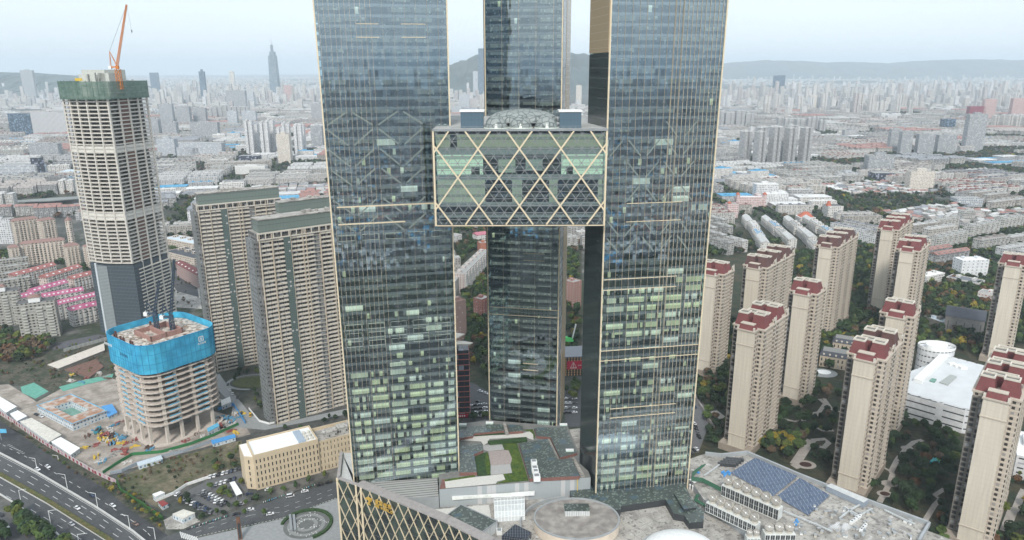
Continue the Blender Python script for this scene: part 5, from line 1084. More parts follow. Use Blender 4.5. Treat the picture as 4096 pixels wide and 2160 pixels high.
# railway cutting, viaduct wall and cleared lot
sheet('railway',[(700,940),(1330,810),(1420,820),(1420,880),(760,1020),(680,1000)],lambda x,y,z:F(x/3.396,1100+y/3.396,z),mat('track_bed',(.10,.10,.11),.95,.2,.4))
wall('railway_wall','ribbed concrete retaining wall along the railway behind the site',lambda x,y,z:F(x/3.396,1100+y/3.396,z),[(870,1050),(1410,900),(1700,830)],.6,facmat('ribbed_wall',(.30,.31,.29),(.38,.39,.37),4,9,(.1,.5),(0,1),None,0,.8),3.5,'wall')
sheet('demolished_lot',[(1130,900),(1180,860),(1350,900),(1370,1080),(1200,1070),(1150,980)],Q2,mat('rubble_grey',(.26,.25,.23),.95,.25,.15,col2=(.40,.38,.35),big=.05))
sheet('market_street',[(1110,770),(1330,880),(1350,1000),(1200,960),(1140,860)],Q2,M_asph)
g4='buildings behind the big beige slabs'
block('low ivory block under a blue-white tin roof beyond the parking yard',Q2(1105,600,9),Q2(1310,640,9),9,26,W_ivory,mat('pale_tin'),'flat',grp=g4)
block('dark flat-roofed market hall between the concrete tower and the beige slab',Q2(1115,690,9),Q2(1315,740,9),9,34,W_ivory,mat('dark_sheet_roof',(.07,.075,.085),.9,.12,.1),'flat',grp=g4)
block('brick row with dark red roof facing the market street',Q2(1190,770,17),Q2(1335,850,17),17,12,facmat('brick_flats',(.36,.24,.22),(.50,.49,.47),3.2,3,(.2,.7),(.1,.45)),mat('dark_red_roof',(.17,.06,.06),.85,.15,.3),'gable',grp=g4,dorm=6)
PATHS=[]
# ------------------------------------------------------------- right: residential towers with red mansards
g=G('cream_blank_wall'); ge=g.n.new('ShaderNodeNewGeometry'); mp_=g.n.new('ShaderNodeMapping'); mp_.inputs['Scale'].default_value=(1,1,.05); g.nt.links.new(ge.outputs['Position'],mp_.inputs[0])
u,v=g.uv(); a_=g.noise(.9,4,mp_.outputs[0]); k=g.rng(a_,.3,.7,.90,1.07); c=g.mix(1.,(.62,.565,.475,1),g.xyz(k,k,k),'MULTIPLY'); c=g.mix(g.m('MULTIPLY',g.m('LESS_THAN',g.m('FRACT',g.m('DIVIDE',v,3.05)),.05),.35),c,(.40,.36,.30,1)); M_blank=g.done(g.pbr(c,.85,0,.25)); W_tw=facmat('cream_window_wall',(.50,.44,.37),(.05,.045,.042),3.4,3.05,(.26,.72),(.25,.78),(.1,(.62,.56,.48)),.12)
W_wing=facmat('grey_window_wing',(.17,.155,.14),(.05,.05,.05),3.3,3.05,(.2,.8),(.2,.8),(.08,(.28,.26,.23)),.3)
M_mred=mat('red_mansard',(.19,.065,.065),.8,.12,.3); M_mbrn=mat('brown_mansard',(.12,.065,.06),.8,.12,.3); M_tb=mat('cream_balcony',(.50,.44,.37),.85,.06,.3); M_blt=mat('blue_roof_patch',(.16,.32,.50),.7,.08)
ROT=R(-40)
def mtower(label,x,y,nunits,roofs,zt=92.,grp='cream towers with red or brown mansards',gw=11.5,ul=23,rot=ROT,bx=0.,by=0.):
    p=F(x,y,zt); c,s=math.cos(rot),math.sin(rot); p=Vector((p.x+bx,p.y+by,0))
    t=thing('mansard_tower',label,'apartment tower',(p.x,p.y,0),rot,grp)
    for u_ in range(nunits):
        for (a,b) in ((4,8),(6,18)): KEEP.append((p.x+c*a-s*(b+u_*ul),p.y+s*a+c*(b+u_*ul),13))
    L=nunits*ul
    obj('gable_wall',MB().box(0,gw,0,7.,0,zt),M_blank,t); obj('string_course',MB().box(-.35,gw+.35,-.35,6.8,zt-11.3,zt-10.6).box(-.35,gw+.35,-.35,6.8,14,14.7),M_tb,t)
    obj('cornice',MB().box(-.6,gw+.6,-.6,6.9,zt-.9,zt+.01),M_tb,t)
    obj('side_windows',MB().box(gw+.01,gw+.5,1.,6.9,0,zt-2),W_tw,t)
    me=mesh('balcony',MB().box(0,1.5,0,5.,0,1.1),M_tb)
    for u_ in range(nunits):
        y0=7.+u_*ul; y1=y0+ul-2.5
        obj('wall',MB().box(-5.5,gw+3.2,y0+.01,y1,0,zt-1).box(-3,gw+1.2,y1+.01,y0+ul-.02,0,zt-3),W_tw,t)
        obj('wing_front',MB().box(-5.6,-.01,y0-.3,y0,0,zt-3),W_wing,t)
        obj('pier',MB().box(gw+3.21,gw+4.6,y0+.1,y0+3.4,0,zt-1).box(gw+3.21,gw+4.6,y1-3.4,y1-.1,0,zt+2),W_tw,t)
        if len(me.vertices) and (nunits*28)<101:
            for k in range(28):
                for yy_ in (y0+4.2,y0+10.4):
                    if nunits>1 and yy_==y0+10.4 and k%1: continue
                    o=bpy.data.objects.new('balcony',me); COL.objects.link(o); o.parent=t; o.location=(gw+3.21,yy_,4.5+k*3.05)
        m=M_mred if roofs[u_%len(roofs)]=='r' else M_mbrn
        obj('eaves',MB().box(-6.2,gw+5.0,y0-.6,y1+.5,zt-1+.01,zt+.1),M_tb,t)
        for (x0,x1,yy0,yy1,h) in ((-5,4.2,y0+.4,y0+10.,8.),(5.4,gw+3.6,y0+1.5,y0+10.,8.5),(-4,gw+2.,y0+11.,y1-.5,6.)):
            r=obj('mansard',MB().frus(x0,x1,yy0,yy1,zt+.11,zt+h,1.5),m,t)
            obj('roof_frame',MB().box(x0+1.2,x1-1.2,yy0+1.2,yy0+1.9,zt+h+.01,zt+h+1).box(x0+1.2,x1-1.2,yy1-1.9,yy1-1.2,zt+h+.01,zt+h+1).box(x0+1.2,x0+1.9,yy0+1.91,yy1-1.91,zt+h+.01,zt+h+1).box(x1-1.9,x1-1.2,yy0+1.91,yy1-1.91,zt+h+.01,zt+h+1),M_bal,r)
            obj('roof_well',MB().box(x0+1.9,x1-1.9,yy0+1.9,yy1-1.9,zt+h+.02,zt+h+.2),M_rcd,r)
        obj('pediment',MB().poly([(gw+4.7,y1-4.,zt),(gw+4.7,y1,zt),(gw+4.7,y1-.6,zt+4),(gw+4.7,y1-2,zt+6),(gw+4.7,y1-3.4,zt+4)]).box(gw+3.6,gw+4.6,y1-3.6,y1-.4,zt+2.01,zt+4),M_bal,t)
    m=M_mred if roofs[0]=='r' else M_mbrn
    r=obj('mansard',MB().frus(.4,gw-.4,.4,6.6,zt+.02,zt+3.4,1.1),m,t); obj('roof_frame',MB().box(1.2,gw-1.2,1.2,5.8,zt+3.42,zt+3.9),M_tb,r)
    mb=MB()
    for x_ in (-.2,gw-.9): mb.box(x_,x_+1.1,-.3,.8,zt+.02,zt+2.2)
    obj('finial',mb,M_bal,t)
    obj('base_trim',MB().box(-6.4,gw+5.,-.7,L+6,0,5.2),mat('stone_base',(.33,.28,.23),.85,.1,.3),t)
    return t
TW=[('cream tower with one red mansard crown, standing right beside the ribbed glass tower',2811,1094,1,'r'),
('cream tower with two red mansard crowns, its broad blank wall rising behind the solar panels',2950,1312,2,'rr'),
('cream tower with brown mansards, long window front, behind the red-crowned tower beside the glass',2986,1068,3,'bb'),
('cream tower with a column of slot windows on its blank wall and red crown',3174,1172,1,'rr'),
('cream tower with brown mansards and long lit front, taller looking than its brown-roofed neighbour',3277,986,3,'bb'),
('slim cream tower with red mansards at the back, darker than its twin in front',3525,918,3,'rr'),
('cream tower with red mansards paired in front of a darker red-roofed one',3600,1002,2,'rr'),
('cream tower over the pale path garden, red front crown and brown rear crown',3416,1431,2,'rb'),
('cream tower with red mansard and blue roof patches, behind the red-and-brown crowned one',3545,1262,1,'r'),
('big cream tower with three red mansard crowns, base hidden below the picture edge',3934,1587,3,'rrr'),
('cream tower with red mansard at the picture edge above the triple-crowned tower',4020,1060,1,'r')]
for lab,x,y,n,rf in TW: mtower(lab,x,y,n,rf)
g6='white slab rows running down towards the cream towers'
for r_,(a_,b_,n_) in enumerate((((525,118),(690,345),4),((685,128),(900,318),4),((845,133),(1090,350),5),((1000,130),(1180,240),3))):
    A_=F(2700+a_[0]/1.94,800+a_[1]/1.94,14); B_=F(2700+b_[0]/1.94,800+b_[1]/1.94,14)
    for k in range(n_):
        p=A_.lerp(B_,k/n_); q=A_.lerp(B_,(k+.93)/n_); sh=Vector((random.uniform(-3,3),random.uniform(-3,3),0))
        block('white stepped walk-up slab, '+ORD[k]+' down the '+ORD[r_]+' row running towards the brown-crowned towers',p+sh,q+sh,14+k%2*2,11,facmat('white_flats'),[mat('grey_roof'),mat('city_pale_roof',(.50,.50,.49),.9,.15,.3),mat('blue_roof_tin',(.20,.32,.44),.8,.1)][(k+r_)%3 if k%3 else 1],'flat' if k%3 else 'gable',name='walkup_slab',grp=g6,bays=5)
ZE=lambda x,y,z=0.:F(3296+x/1.94,800+y/1.94,z)
g7='grey slabs along the dark avenue'
for k,(a_,b_,z_) in enumerate((((890,295),(1125,240),22),((1140,205),(1375,165),22),((1385,150),(1560,120),22),((760,310),(905,300),18),((880,160),(1055,135),20),((1085,90),(1180,85),20))):
    block('pale grey slab with pinkish gable end, '+ORD[k]+' along the dark avenue behind the grey hall',ZE(a_[0],a_[1],z_),ZE(b_[0],b_[1],z_),z_,12,facmat('grey_slab_wall',(.46,.45,.42),(.10,.11,.12),3.2,3.,(.2,.75),(.3,.8),None,.3),mat('grey_roof'),name='walkup_slab',grp=g7,bays=6)
block('bright white hospital cube with few windows by the dark avenue',ZE(1078,475,22),ZE(1285,470,22),22,18,facmat('white_cube',(.66,.67,.68),(.2,.22,.24),6,4,(.3,.6),(.3,.6),None,.1),M_white,name='white_hall',cat='hall')
block('long low white hall with dark roof and blue strip beside the bright white cube',ZE(950,600,9),ZE(1200,650,9),9,20,W_white,mat('slate_grey_roof2',(.16,.17,.19),.8,.1),name='white_hall',cat='hall')
block('white row with red signs near the rust-coloured grove',ZE(1195,715,12),ZE(1345,745,12),12,16,facmat('white_red_row',(.60,.58,.56),(.35,.08,.08),3.4,3.6,(.2,.7),(.6,.85),None,0),Rf_gr,name='white_hall',cat='hall')
block('white low block behind the slim red-crowned towers',ZE(800,600,12),ZE(940,570,12),12,14,W_white,M_white,name='white_hall',cat='hall')
# white mall
q=[Q5(590,235,20),Q5(575,300,20),Q5(1010,420,20),Q5(1120,430,20),Q5(1200,120,20),Q5(900,40,20),Q5(610,150,20)]
t=thing('white_mall','big low white shopping hall with stepped white roof and dark slot windows','shopping hall',(q[1].x,q[1].y,0)); KEEP.append((q[1].x+38,q[1].y+30,60)); l=toL(t,q)
zz=hz(Q5(560,450),1400+305/1.786)
W_mall=facmat('mall_wall',(.62,.63,.64),(.05,.055,.06),26,5.2,(.04,.86),(.62,.82),None,0)
obj('wall',MB().prism(l,0,19.4),W_mall,t); cx=sum(p[0] for p in l)/len(l); cy=sum(p[1] for p in l)/len(l)
obj('roof',MB().prism([(cx+(x-cx)*.97,cy+(y-cy)*.97) for x,y in l],19.41,19.7),mat('white_membrane',(.57,.59,.60),.7,.06,.1),t)
c=Q5(800,5,22); cl=toL(t,[c])[0]; obj('round_end',MB().cyl(cl,15,0,25,28,0,0,ry=11),[W_mall],t); obj('ring_parapet',MB().cyl(cl,15.4,25,27.5,28,ry=11.4,cap=False).cyl(cl,9,25.01,28,24,ry=6),M_white,t)
sk_=toL(t,[Q5(x,y,21) for x,y in ((905,170),(950,185),(885,245),(825,225))]); obj('skylight',MB().prism(sk_,19.72,20.6),mat('grey_skylight',(.35,.37,.35),.5,.1),t)
obj('green_roof_box',MB().prism(toL(t,[Q5(x,y,21) for x,y in ((770,198),(805,205),(790,225),(755,215))]),19.72,20.8),mat('court_green'),t)
mb=MB()
for k in range(3): a_=toL(t,[Q5(915+k*40,95+k*14,21)])[0]; mb.box(a_[0]-2.6,a_[0]+2.6,a_[1]-1.6,a_[1]+1.6,19.72,21.4)
obj('roof_units',mb,M_white,t)
ramp=toL(t,[Q5(x,y,22) for x,y in ((640,205),(700,225),(900,30),(850,10))]); obj('white_ramp',MB().prism(ramp,19.72,22.5),M_white,t)
block('white annex hall at the picture edge beyond the triple-crowned tower',Q5(1375,760,16),Q5(1560,800,16),16,40,facmat('annex_wall',(.60,.60,.60),(.06,.06,.07),7,3.4,(.2,.7),(.3,.6)),M_white,name='annex_hall',cat='hall')
block('pink peach-coloured low block at the picture edge by the white annex',Q5(1400,760,8),Q5(1560,790,8),8,14,mat('peach_wall',(.55,.38,.30),.85,.08),Rf_br,'flat',name='annex_hall',cat='hall')
# grey assembly hall, villas, ring fountain
ZD=lambda x,y,z=0.:F(3296+x/1.94,800+y/1.94,z); ZC=lambda x,y,z=0.:F(2700+x/1.94,800+y/1.94,z)
a=thing('assembly_hall','grey windowless hall with dark pitched roof beside a tree-lined yard','hall',tuple(ZD(925,1010)),R(-33)); KEEP.append((a.location.x+14,a.location.y+10,26))
obj('wall',MB().box(0,34,0,38,0,16),facmat('hall_wall',(.27,.26,.25),(.10,.10,.10),7,16,(.4,.5),(.1,.7),None,0),a); obj('roof',gable(MB(),0,34,0,38,16.02,5),mat('slate_roof',(.075,.08,.095),.8,.1,.3),a)
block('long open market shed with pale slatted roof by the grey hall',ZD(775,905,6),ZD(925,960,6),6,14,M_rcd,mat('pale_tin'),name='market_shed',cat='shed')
for lab,x,y,w_,d_,r_ in (('French style villa with grey mansard roof by the oval fountain',1115,1265,26,15,-28),('villa with grey mansard roof behind the fountain villa',1215,1160,24,14,-28)):
    p=ZC(x,y+25); t=thing('villa',lab,'villa',(p.x,p.y,0),R(r_),'grey mansard villas'); KEEP.append((p.x+10,p.y+4,16))
    obj('wall',MB().box(0,w_,0,d_,0,11),facmat('villa_wall',(.48,.41,.32),(.06,.06,.06),3.4,5,(.33,.67),(.2,.75),(.08,(.55,.48,.4)),.1),t); obj('roof',MB().frus(-.7,w_+.7,-.7,d_+.7,11.01,15,2.4,0,1),[mat('slate_roof'),mat('zinc_roof',(.22,.22,.21),.7,.1)],t)
    mb=MB()
    for i in range(5): x_=3+i*(w_-6)/4; mb.cyl((x_,.6),.9,11.4,13.2,8)
    obj('dormer',mb,M_bal,t)
def disc(name,f,x,y,r,m,k=.75,z=.35,lab=None,cat=None):
    p=f(x,y); PATHS.append(([p,p+Vector((.1,0,0))],r*1.7)); o=obj(name,MB().cyl((p.x,p.y),r,.1,z,24,ry=r*k),m); return tag(o,lab,cat,kind=None if lab else 'structure')
disc('plaza',ZC,1150,1345,12,M_pave,.8,.45); disc('fountain_basin',ZC,1155,1340,6,M_white,.8,.9,'white oval fountain basin in front of the villas','fountain')
# garden paths
M_park=mat('park_floor',(.028,.038,.022),.95,.4,.25,col2=(.055,.05,.03),big=.06); M_path=mat('garden_path',(.33,.30,.27),.9,.12,.4)
sheet('park_ground',[(2740,980),(3000,900),(3300,860),(3560,860),(3700,1100),(4000,1050),(4500,1000),(5200,1500),(5200,2700),(2700,2500),(2735,1900)],F,M_park)
LV[0]+=.01
PZ=[.03]
def path(pts,f,w_=3.2):
    PZ[0]+=.012; PATHS.append(([f(x,y,0) for x,y in pts],w_)); P=[Vector(f(x,y,0)) for x,y in pts]; mb=MB(); Ls=[];Rs=[]
    for i,p in enumerate(P):
        d=((P[min(i+1,len(P)-1)]-P[max(i-1,0)])).normalized(); n_=Vector((-d.y,d.x,0))*w_/2; Ls.append(p+n_); Rs.append(p-n_)
    for i in range(len(P)-1):
        mb.poly([(q.x,q.y,LV[0]+PZ[0]) for q in (Rs[i],Rs[i+1],Ls[i+1],Ls[i])])
    struct('path',mb,M_path)
path([(395,1090),(440,1010),(470,950),(490,890),(480,870),(520,790),(590,700),(640,660),(705,645)],Q5,3.4); path([(395,815),(440,850),(480,870)],Q5,2.); path([(725,1215),(790,1110),(830,1070),(790,1040),(860,995)],Q5,3.)
path([(1395,1140),(1350,1140),(1290,1300)],Q5,5.); path([(1430,1000),(1400,1060),(1365,1150)],Q5,4.); path([(1190,740),(1250,650),(1300,570),(1330,540)],QR,6.5); path([(1330,540),(1440,530),(1470,560),(1430,600),(1340,580)],QR,4.); path([(1180,760),(1250,740),(1320,760)],QR,6.)
path([(1040,335),(1100,365),(1190,385),(1300,370)],QR,2.4); path([(1395,200),(1440,240),(1390,310),(1340,320)],QR,3.2); path([(1440,260),(1500,290),(1560,305)],QR,2.2); path([(1360,430),(1420,460),(1510,460)],QR,3.)
path([(520,300),(560,330),(600,360)],QR,7); path([(0,350),(50,420),(95,440)],Q5,3)
disc('plaza',Q5,592,703,4.2,M_path); disc('plaza',Q5,465,957,5.2,M_path); disc('plaza',Q5,435,1030,5,M_path,.75,.34); disc('flower_bed',Q5,435,1030,3.,mat('dark_bed',(.05,.025,.02),.95,.3),.75,.5); disc('plaza',QR,1370,325,4.5,M_path); 
disc('lawn',QR,1410,260,8,mat('park_green',(.05,.085,.025),.95,.35,.4),.7,.2); disc('lawn',Q5,650,610,9,mat('park_green'),.6,.2); disc('lawn',Q5,430,870,8,mat('park_green'),.7,.2); disc('lawn',Q5,560,740,6,mat('park_green'),.8,.2); disc('lawn',Q5,1370,1050,10,mat('park_green'),.6,.2)
disc('plaza',QR,1280,740,7,M_path,.8,.3); disc('flower_bed',QR,1280,740,4.,mat('dark_bed'),.8,.5)
p=Q5(790,805); t=thing('play_tarpaulin','turquoise and green tarpaulin spread on the playground among dark trees','tarpaulin',(p.x,p.y,.1)); obj('sheet',MB().prism([(-5,-2),(0,-3.5),(6,-1),(5,2.5),(-2,3)],0,2.2),mat('turquoise_sheet',(.06,.42,.45),.6,.1),t); obj('sheet_trim',MB().prism([(1,-2),(4,-1),(4,1.5),(1.5,1.2)],2.21,2.6),mat('bright_green_sheet',(.08,.45,.12),.6,.1),t)
# lane behind the ribbed tower with its fence and curb cars
sheet('lane',[(330,0),(360,130),(420,200),(455,260),(480,420),(400,640),(360,640),(318,640),(318,0)],QR,mat('lane_asphalt',(.13,.13,.135),.9,.1,.4))
wall('garden_fence','stepped stone garden fence between the lane and the cream tower gardens',QR,[(345,130),(385,215),(440,300),(480,380),(530,440)],1.,mat('stone_fence',(.30,.27,.25),.9,.15,.5),2.6,'fence')
block('narrow sand-coloured block just peeping out behind the ribbed glass tower',QL(1352,150,22),QL(1392,120,22),22,20,facmat('sand_side',(.50,.40,.30),(.05,.05,.05),3.4,4,(.3,.7),(.3,.7)),Rf_br,name='side_block',cat='block')
# ---- between the towers
g5='brick blocks seen between the glass towers'
W_brick=facmat('brick_block',(.27,.13,.11),(.10,.09,.09),3.,3.,(.35,.65),(.3,.6),None,.4); W_wb=facmat('white_brick',(.50,.46,.44),(.18,.09,.08),3.4,3.,(.1,.5),(.35,.9),None,.2)
block('long red-brick block with white balconies and grey roof in the gap by the pale tower',QM(352,352,24),QM(512,195,24),24,13,W_wb,Rf_gr,grp=g5,bays=9,baym=W_white)
block('plain terracotta block end against the grey-green tower',QM(455,155,20),QM(510,150,20),20,14,mat('terracotta',(.36,.15,.10),.85,.1),Rf_gr,grp=g5)
block('grey ribbed block behind the bracket-shaped roof beside the pale tower',QM(294,400,20),QM(335,345,20),20,12,W_grey,Rf_gr,grp=g5)
block('brown brick block with scaffolded balconies above the cream winged canopy',QM(298,535,40),QM(362,520,40),40,12,facmat('brown_brick',(.30,.20,.17),(.30,.26,.24),3.,3.,(.2,.55),(.2,.6)),Rf_br,grp=g5)
block('dark red-brick block peeping at the edge of the grey-green tower',QM(465,520,22),QM(520,498,22),22,12,W_brick,Rf_gr,grp=g5,bays=3)
block('narrow brick and white block at the right of the grey-green tower',QM(1055,410,30),QM(1110,395,30),30,14,facmat('brick_stripe',(.33,.17,.14),(.52,.48,.45),4,3.,(.3,.6),(.1,.6)),Rf_gr,grp=g5)
block('white gabled flats with pink roof seen under the skybridge',QM(432,100,14),QM(500,92,14),14,16,W_white,mat('pink_roof',(.42,.16,.20),.85,.1),'gable',grp=g5)
block('white flats under the skybridge beside the dark tree row',QM(285,110,14),QM(335,95,14),14,30,W_white,Rf_gr,grp=g5)
tg=thing('red_grid_tower','dark glass office tower with red horizontal ledges squeezed beside the pale tower','office tower',tuple(QM(250,1285)),R(6)); KEEP.append((tg.location.x+10,tg.location.y+8,16))
zz=hz(QM(388,1275),880+840/1.6167); W_=(QM(388,1275)-QM(250,1285)).length
obj('wall',MB().box(0,W_,0,20,0,zz),facmat('dark_office_glass',(.12,.05,.045),(.035,.045,.06),4.2,4.4,(.08,1),(.1,1),None,.2,.15),tg)
me=mesh('red_ledge',MB().box(-.5,W_+.5,-.6,20.4,0,.45),mat('salmon_ledge',(.40,.13,.11),.7,.06)); k=1
while k*4.4<zz: o=bpy.data.objects.new('red_ledge',me); COL.objects.link(o); o.parent=tg; o.location=(0,0,k*4.4); k+=1
obj('red_sign_band',MB().box(W_*.3,W_+.6,-1.1,-.62,1.0,3.8),mat('sign_red',(.42,.02,.05),.6,.05),tg)
for i in range(4): obj('sign_letter',MB().box(W_*.42+i*1.6,W_*.42+i*1.6+.9,-1.2,-1.11,1.8,2.9),M_white,tg)
cwn=thing('winged_canopy','cream wing-shaped canopy jutting from the roof of the red-ledged tower','canopy',(tg.location.x,tg.location.y,zz),R(6)); obj('wing',MB().prism([(2,2),(W_+1,0),(W_+3.5,3.5),(8,9)],4.,4.9).prism([(2,8),(7,5),(W_-2,14),(4,19)],7.2,8.),M_bal,cwn); obj('prop',MB().box(8,9,5,6,0,3.99).box(4.2,5,9,10,0,7.19),M_conc,cwn)
# sign building at the other side
sb=thing('billboard_building','building with orange and black chequered screen and a red poster board','building',tuple(QM(1000,1010)),R(6)); KEEP.append((sb.location.x+15,sb.location.y+12,24))
obj('wall',MB().box(0,44,0,24,0,9),facmat('chequer_screen',(.02,.02,.02),(.55,.34,.18),2.6,2.2,(.1,.6),(.1,.9),None,.0),sb); obj('upper_wall',MB().box(0,44,.3,24,9,17.5),facmat('chequer_screen'),sb)
obj('roof',MB().box(-.5,44.5,-.5,24,17.51,18.2),mat('slate_grey_roof',(.24,.25,.27),.8,.1),sb)
pb=obj('poster_board',MB().box(2,17,-.7,-.1,6.5,14),mat('poster_red',(.55,.02,.06),.5,.05),sb)
mb=MB(); 
for d_ in (-2.6,2.6): mb.beam((7.5,-.8,13.2-.0),(7.5+d_,-.8,8),.5,.1,up=(0,1,0))
mb.beam((7.5,-.8,13),(7.5,-.8,8.2),.7,.1,up=(0,1,0)); mb.box(4.6,10.4,-.84,-.72,7.4,8.2)
for k in range(3): mb.box(11.6+k*1.7,12.8+k*1.7,-.84,-.72,9.6,10.4)
obj('poster_figure',mb,mat('poster_white',(.75,.55,.52),.6,.05),pb)
wa=QM(1050,800); t=thing('white_mast','white tilted mast with a green canopy at its foot, between trees','mast',(wa.x,wa.y,0)); obj('shaft',MB().tube([(0,0,6),(3,0,20)],.7,8),M_white,t); obj('canopy_foot',MB().frus(-9,1,-5,5,4,7,2.2),mat('bright_green_sheet'),t)
sheet('parking_ground',[(385,1050),(520,1120),(520,1300),(330,1310),(380,1240)],QM,M_asph); sheet('parking_ground',[(1000,1090),(1110,1050),(1110,1340),(1000,1340)],QM,M_asph); sheet('park_ground',[(300,160),(420,60),(520,330),(520,1110),(380,1040),(340,700),(360,470),(300,330)],QM,M_park); sheet('park_ground',[(1020,120),(1110,100),(1110,860),(1010,860)],QM,M_park)
# ---- school, sports tank, mid-ground landmarks on the right
def spec(label,xl,xr,yt,yb,dep,wallm,roofm=None,name='office_block',cat='office building',rot=None,grp=None,top=None,cap=None):
    """upright block given by its left and right base points and top line in the displayed picture (2575 wide)"""
    a,b=D(xl,yb),D(xr,yb); 
    if rot is not None: b=a+Vector((math.cos(rot),math.sin(rot),0))*(b-a).length
    z=hz(((a.x+b.x)/2,(a.y+b.y)/2),yt/.62866)
    ang,W=frame2(a,b); t=thing(name,label,cat,(a.x,a.y,0),ang,grp); KEEP.append(((a.x+b.x)/2-math.sin(ang)*dep/2,(a.y+b.y)/2+math.cos(ang)*dep/2,max(W,dep)*.6))
    obj('wall',MB().box(0,W,0,dep,0,z),wallm,t); obj('roof',MB().box(.5,W-.5,.5,dep-.5,z+.01,z+.5),roofm or Rf_gr,t)
    obj('parapet',MB().box(0,W,0,.5,z+.01,z+1.4).box(0,W,dep-.5,dep,z+.01,z+1.4),wallm,t)
    if top: obj('roof_house',MB().box(W*.3,W*.7,dep*.3,dep*.7,z+.51,z+top),wallm,t)
    return t,W,z
W_off=facmat('pale_office',(.52,.54,.56),(.10,.13,.17),3.4,3.6,(.2,.85),(.3,.8),None,.2); W_blu=facmat('blue_glass_office',(.06,.10,.14),(.03,.055,.085),3,3.6,(.08,1),(.12,1),None,.25,.2); W_gr2=facmat('grey_office',(.36,.37,.38),(.12,.14,.16),3.2,3.3,(.25,.8),(.25,.8),None,.25); W_crm=facmat('cream_tower_wall',(.62,.57,.50),(.16,.15,.14),3.2,3.1,(.25,.7),(.3,.75),None,.25); W_pk2=facmat('rose_tower_wall',(.50,.34,.32),(.15,.12,.12),3.2,3.1,(.25,.7),(.3,.75)); W_blk=facmat('black_glass_hall',(.03,.035,.05),(.05,.055,.075),4,4,(.1,1),(.1,1),None,.3,.2)
W_sch=facmat('school_pink',(.60,.47,.45),(.30,.20,.20),3.2,3.4,(.15,.75),(.25,.75),(.12,(.66,.56,.54)),.2)
sc_,W_,z_=spec('pale pink school wing with white arcades and orange-capped towers at both ends',1850,1925,497,524,14,W_sch,M_white,'school','school')
mb=MB()
for x_ in (0,W_-6): obj('end_tower',MB().box(x_,x_+6,-1,6,0,z_+6),W_sch,sc_); obj('tower_cap',MB().frus(x_-.6,x_+6.6,-1.6,6.6,z_+6.01,z_+10,2.8),mat('orange_tiles',(.42,.13,.08),.8,.1),sc_)
obj('cross_wing',MB().box(W_*.85,W_,14.01,50,0,z_),W_sch,sc_)
t,W_,z_=spec('small pale pink school block with an orange cap, in front of the pink school wing',1828,1855,515,548,16,W_sch,Rf_gr,'school','school'); obj('tower_cap',MB().frus(1,8,4,11,z_+1.5,z_+5,2.8),mat('orange_tiles'),t)
t,W_,z_=spec('pale school hall with low orange dome-like roof among the white rows',2010,2050,548,560,22,W_white,M_white,'school','school'); obj('tent_roof',MB().frus(2,W_-2,2,20,z_+.6,z_+9,(8,8)),mat('orange_tiles'),t)
t,W_,z_=spec('white school block with orange capped stair tower and black court roof',2080,2118,520,548,26,W_white,mat('dark_roof'),'school','school'); obj('tower_cap',MB().frus(0,8,6,14,z_+.5,z_+9,2.8),mat('orange_tiles'),t)
p=D(1931,352); zt_=hz(p,333/.62866); t=thing('gasholder','round brick-red drum hall banded with green, pale green domed lid','gasholder',(p.x,p.y,0)); KEEP.append((p.x,p.y,50)); r_=(D(1957,352).x-D(1905,352).x)/2
obj('wall',MB().cyl((0,0),r_,0,zt_,36),facmat('red_drum',(.36,.12,.11),(.28,.20,.18),9999,zt_/5,(0,1),(.85,1),None,0),t); obj('green_base',MB().cyl((0,0),r_+.6,0,zt_*.22,36),mat('drum_green',(.10,.22,.16),.8,.1),t); obj('lid',MB().dome((0,0),r_+.5,r_+.5,zt_*.14,zt_+.01,36,4),mat('lid_green',(.42,.62,.50),.7,.06),t)
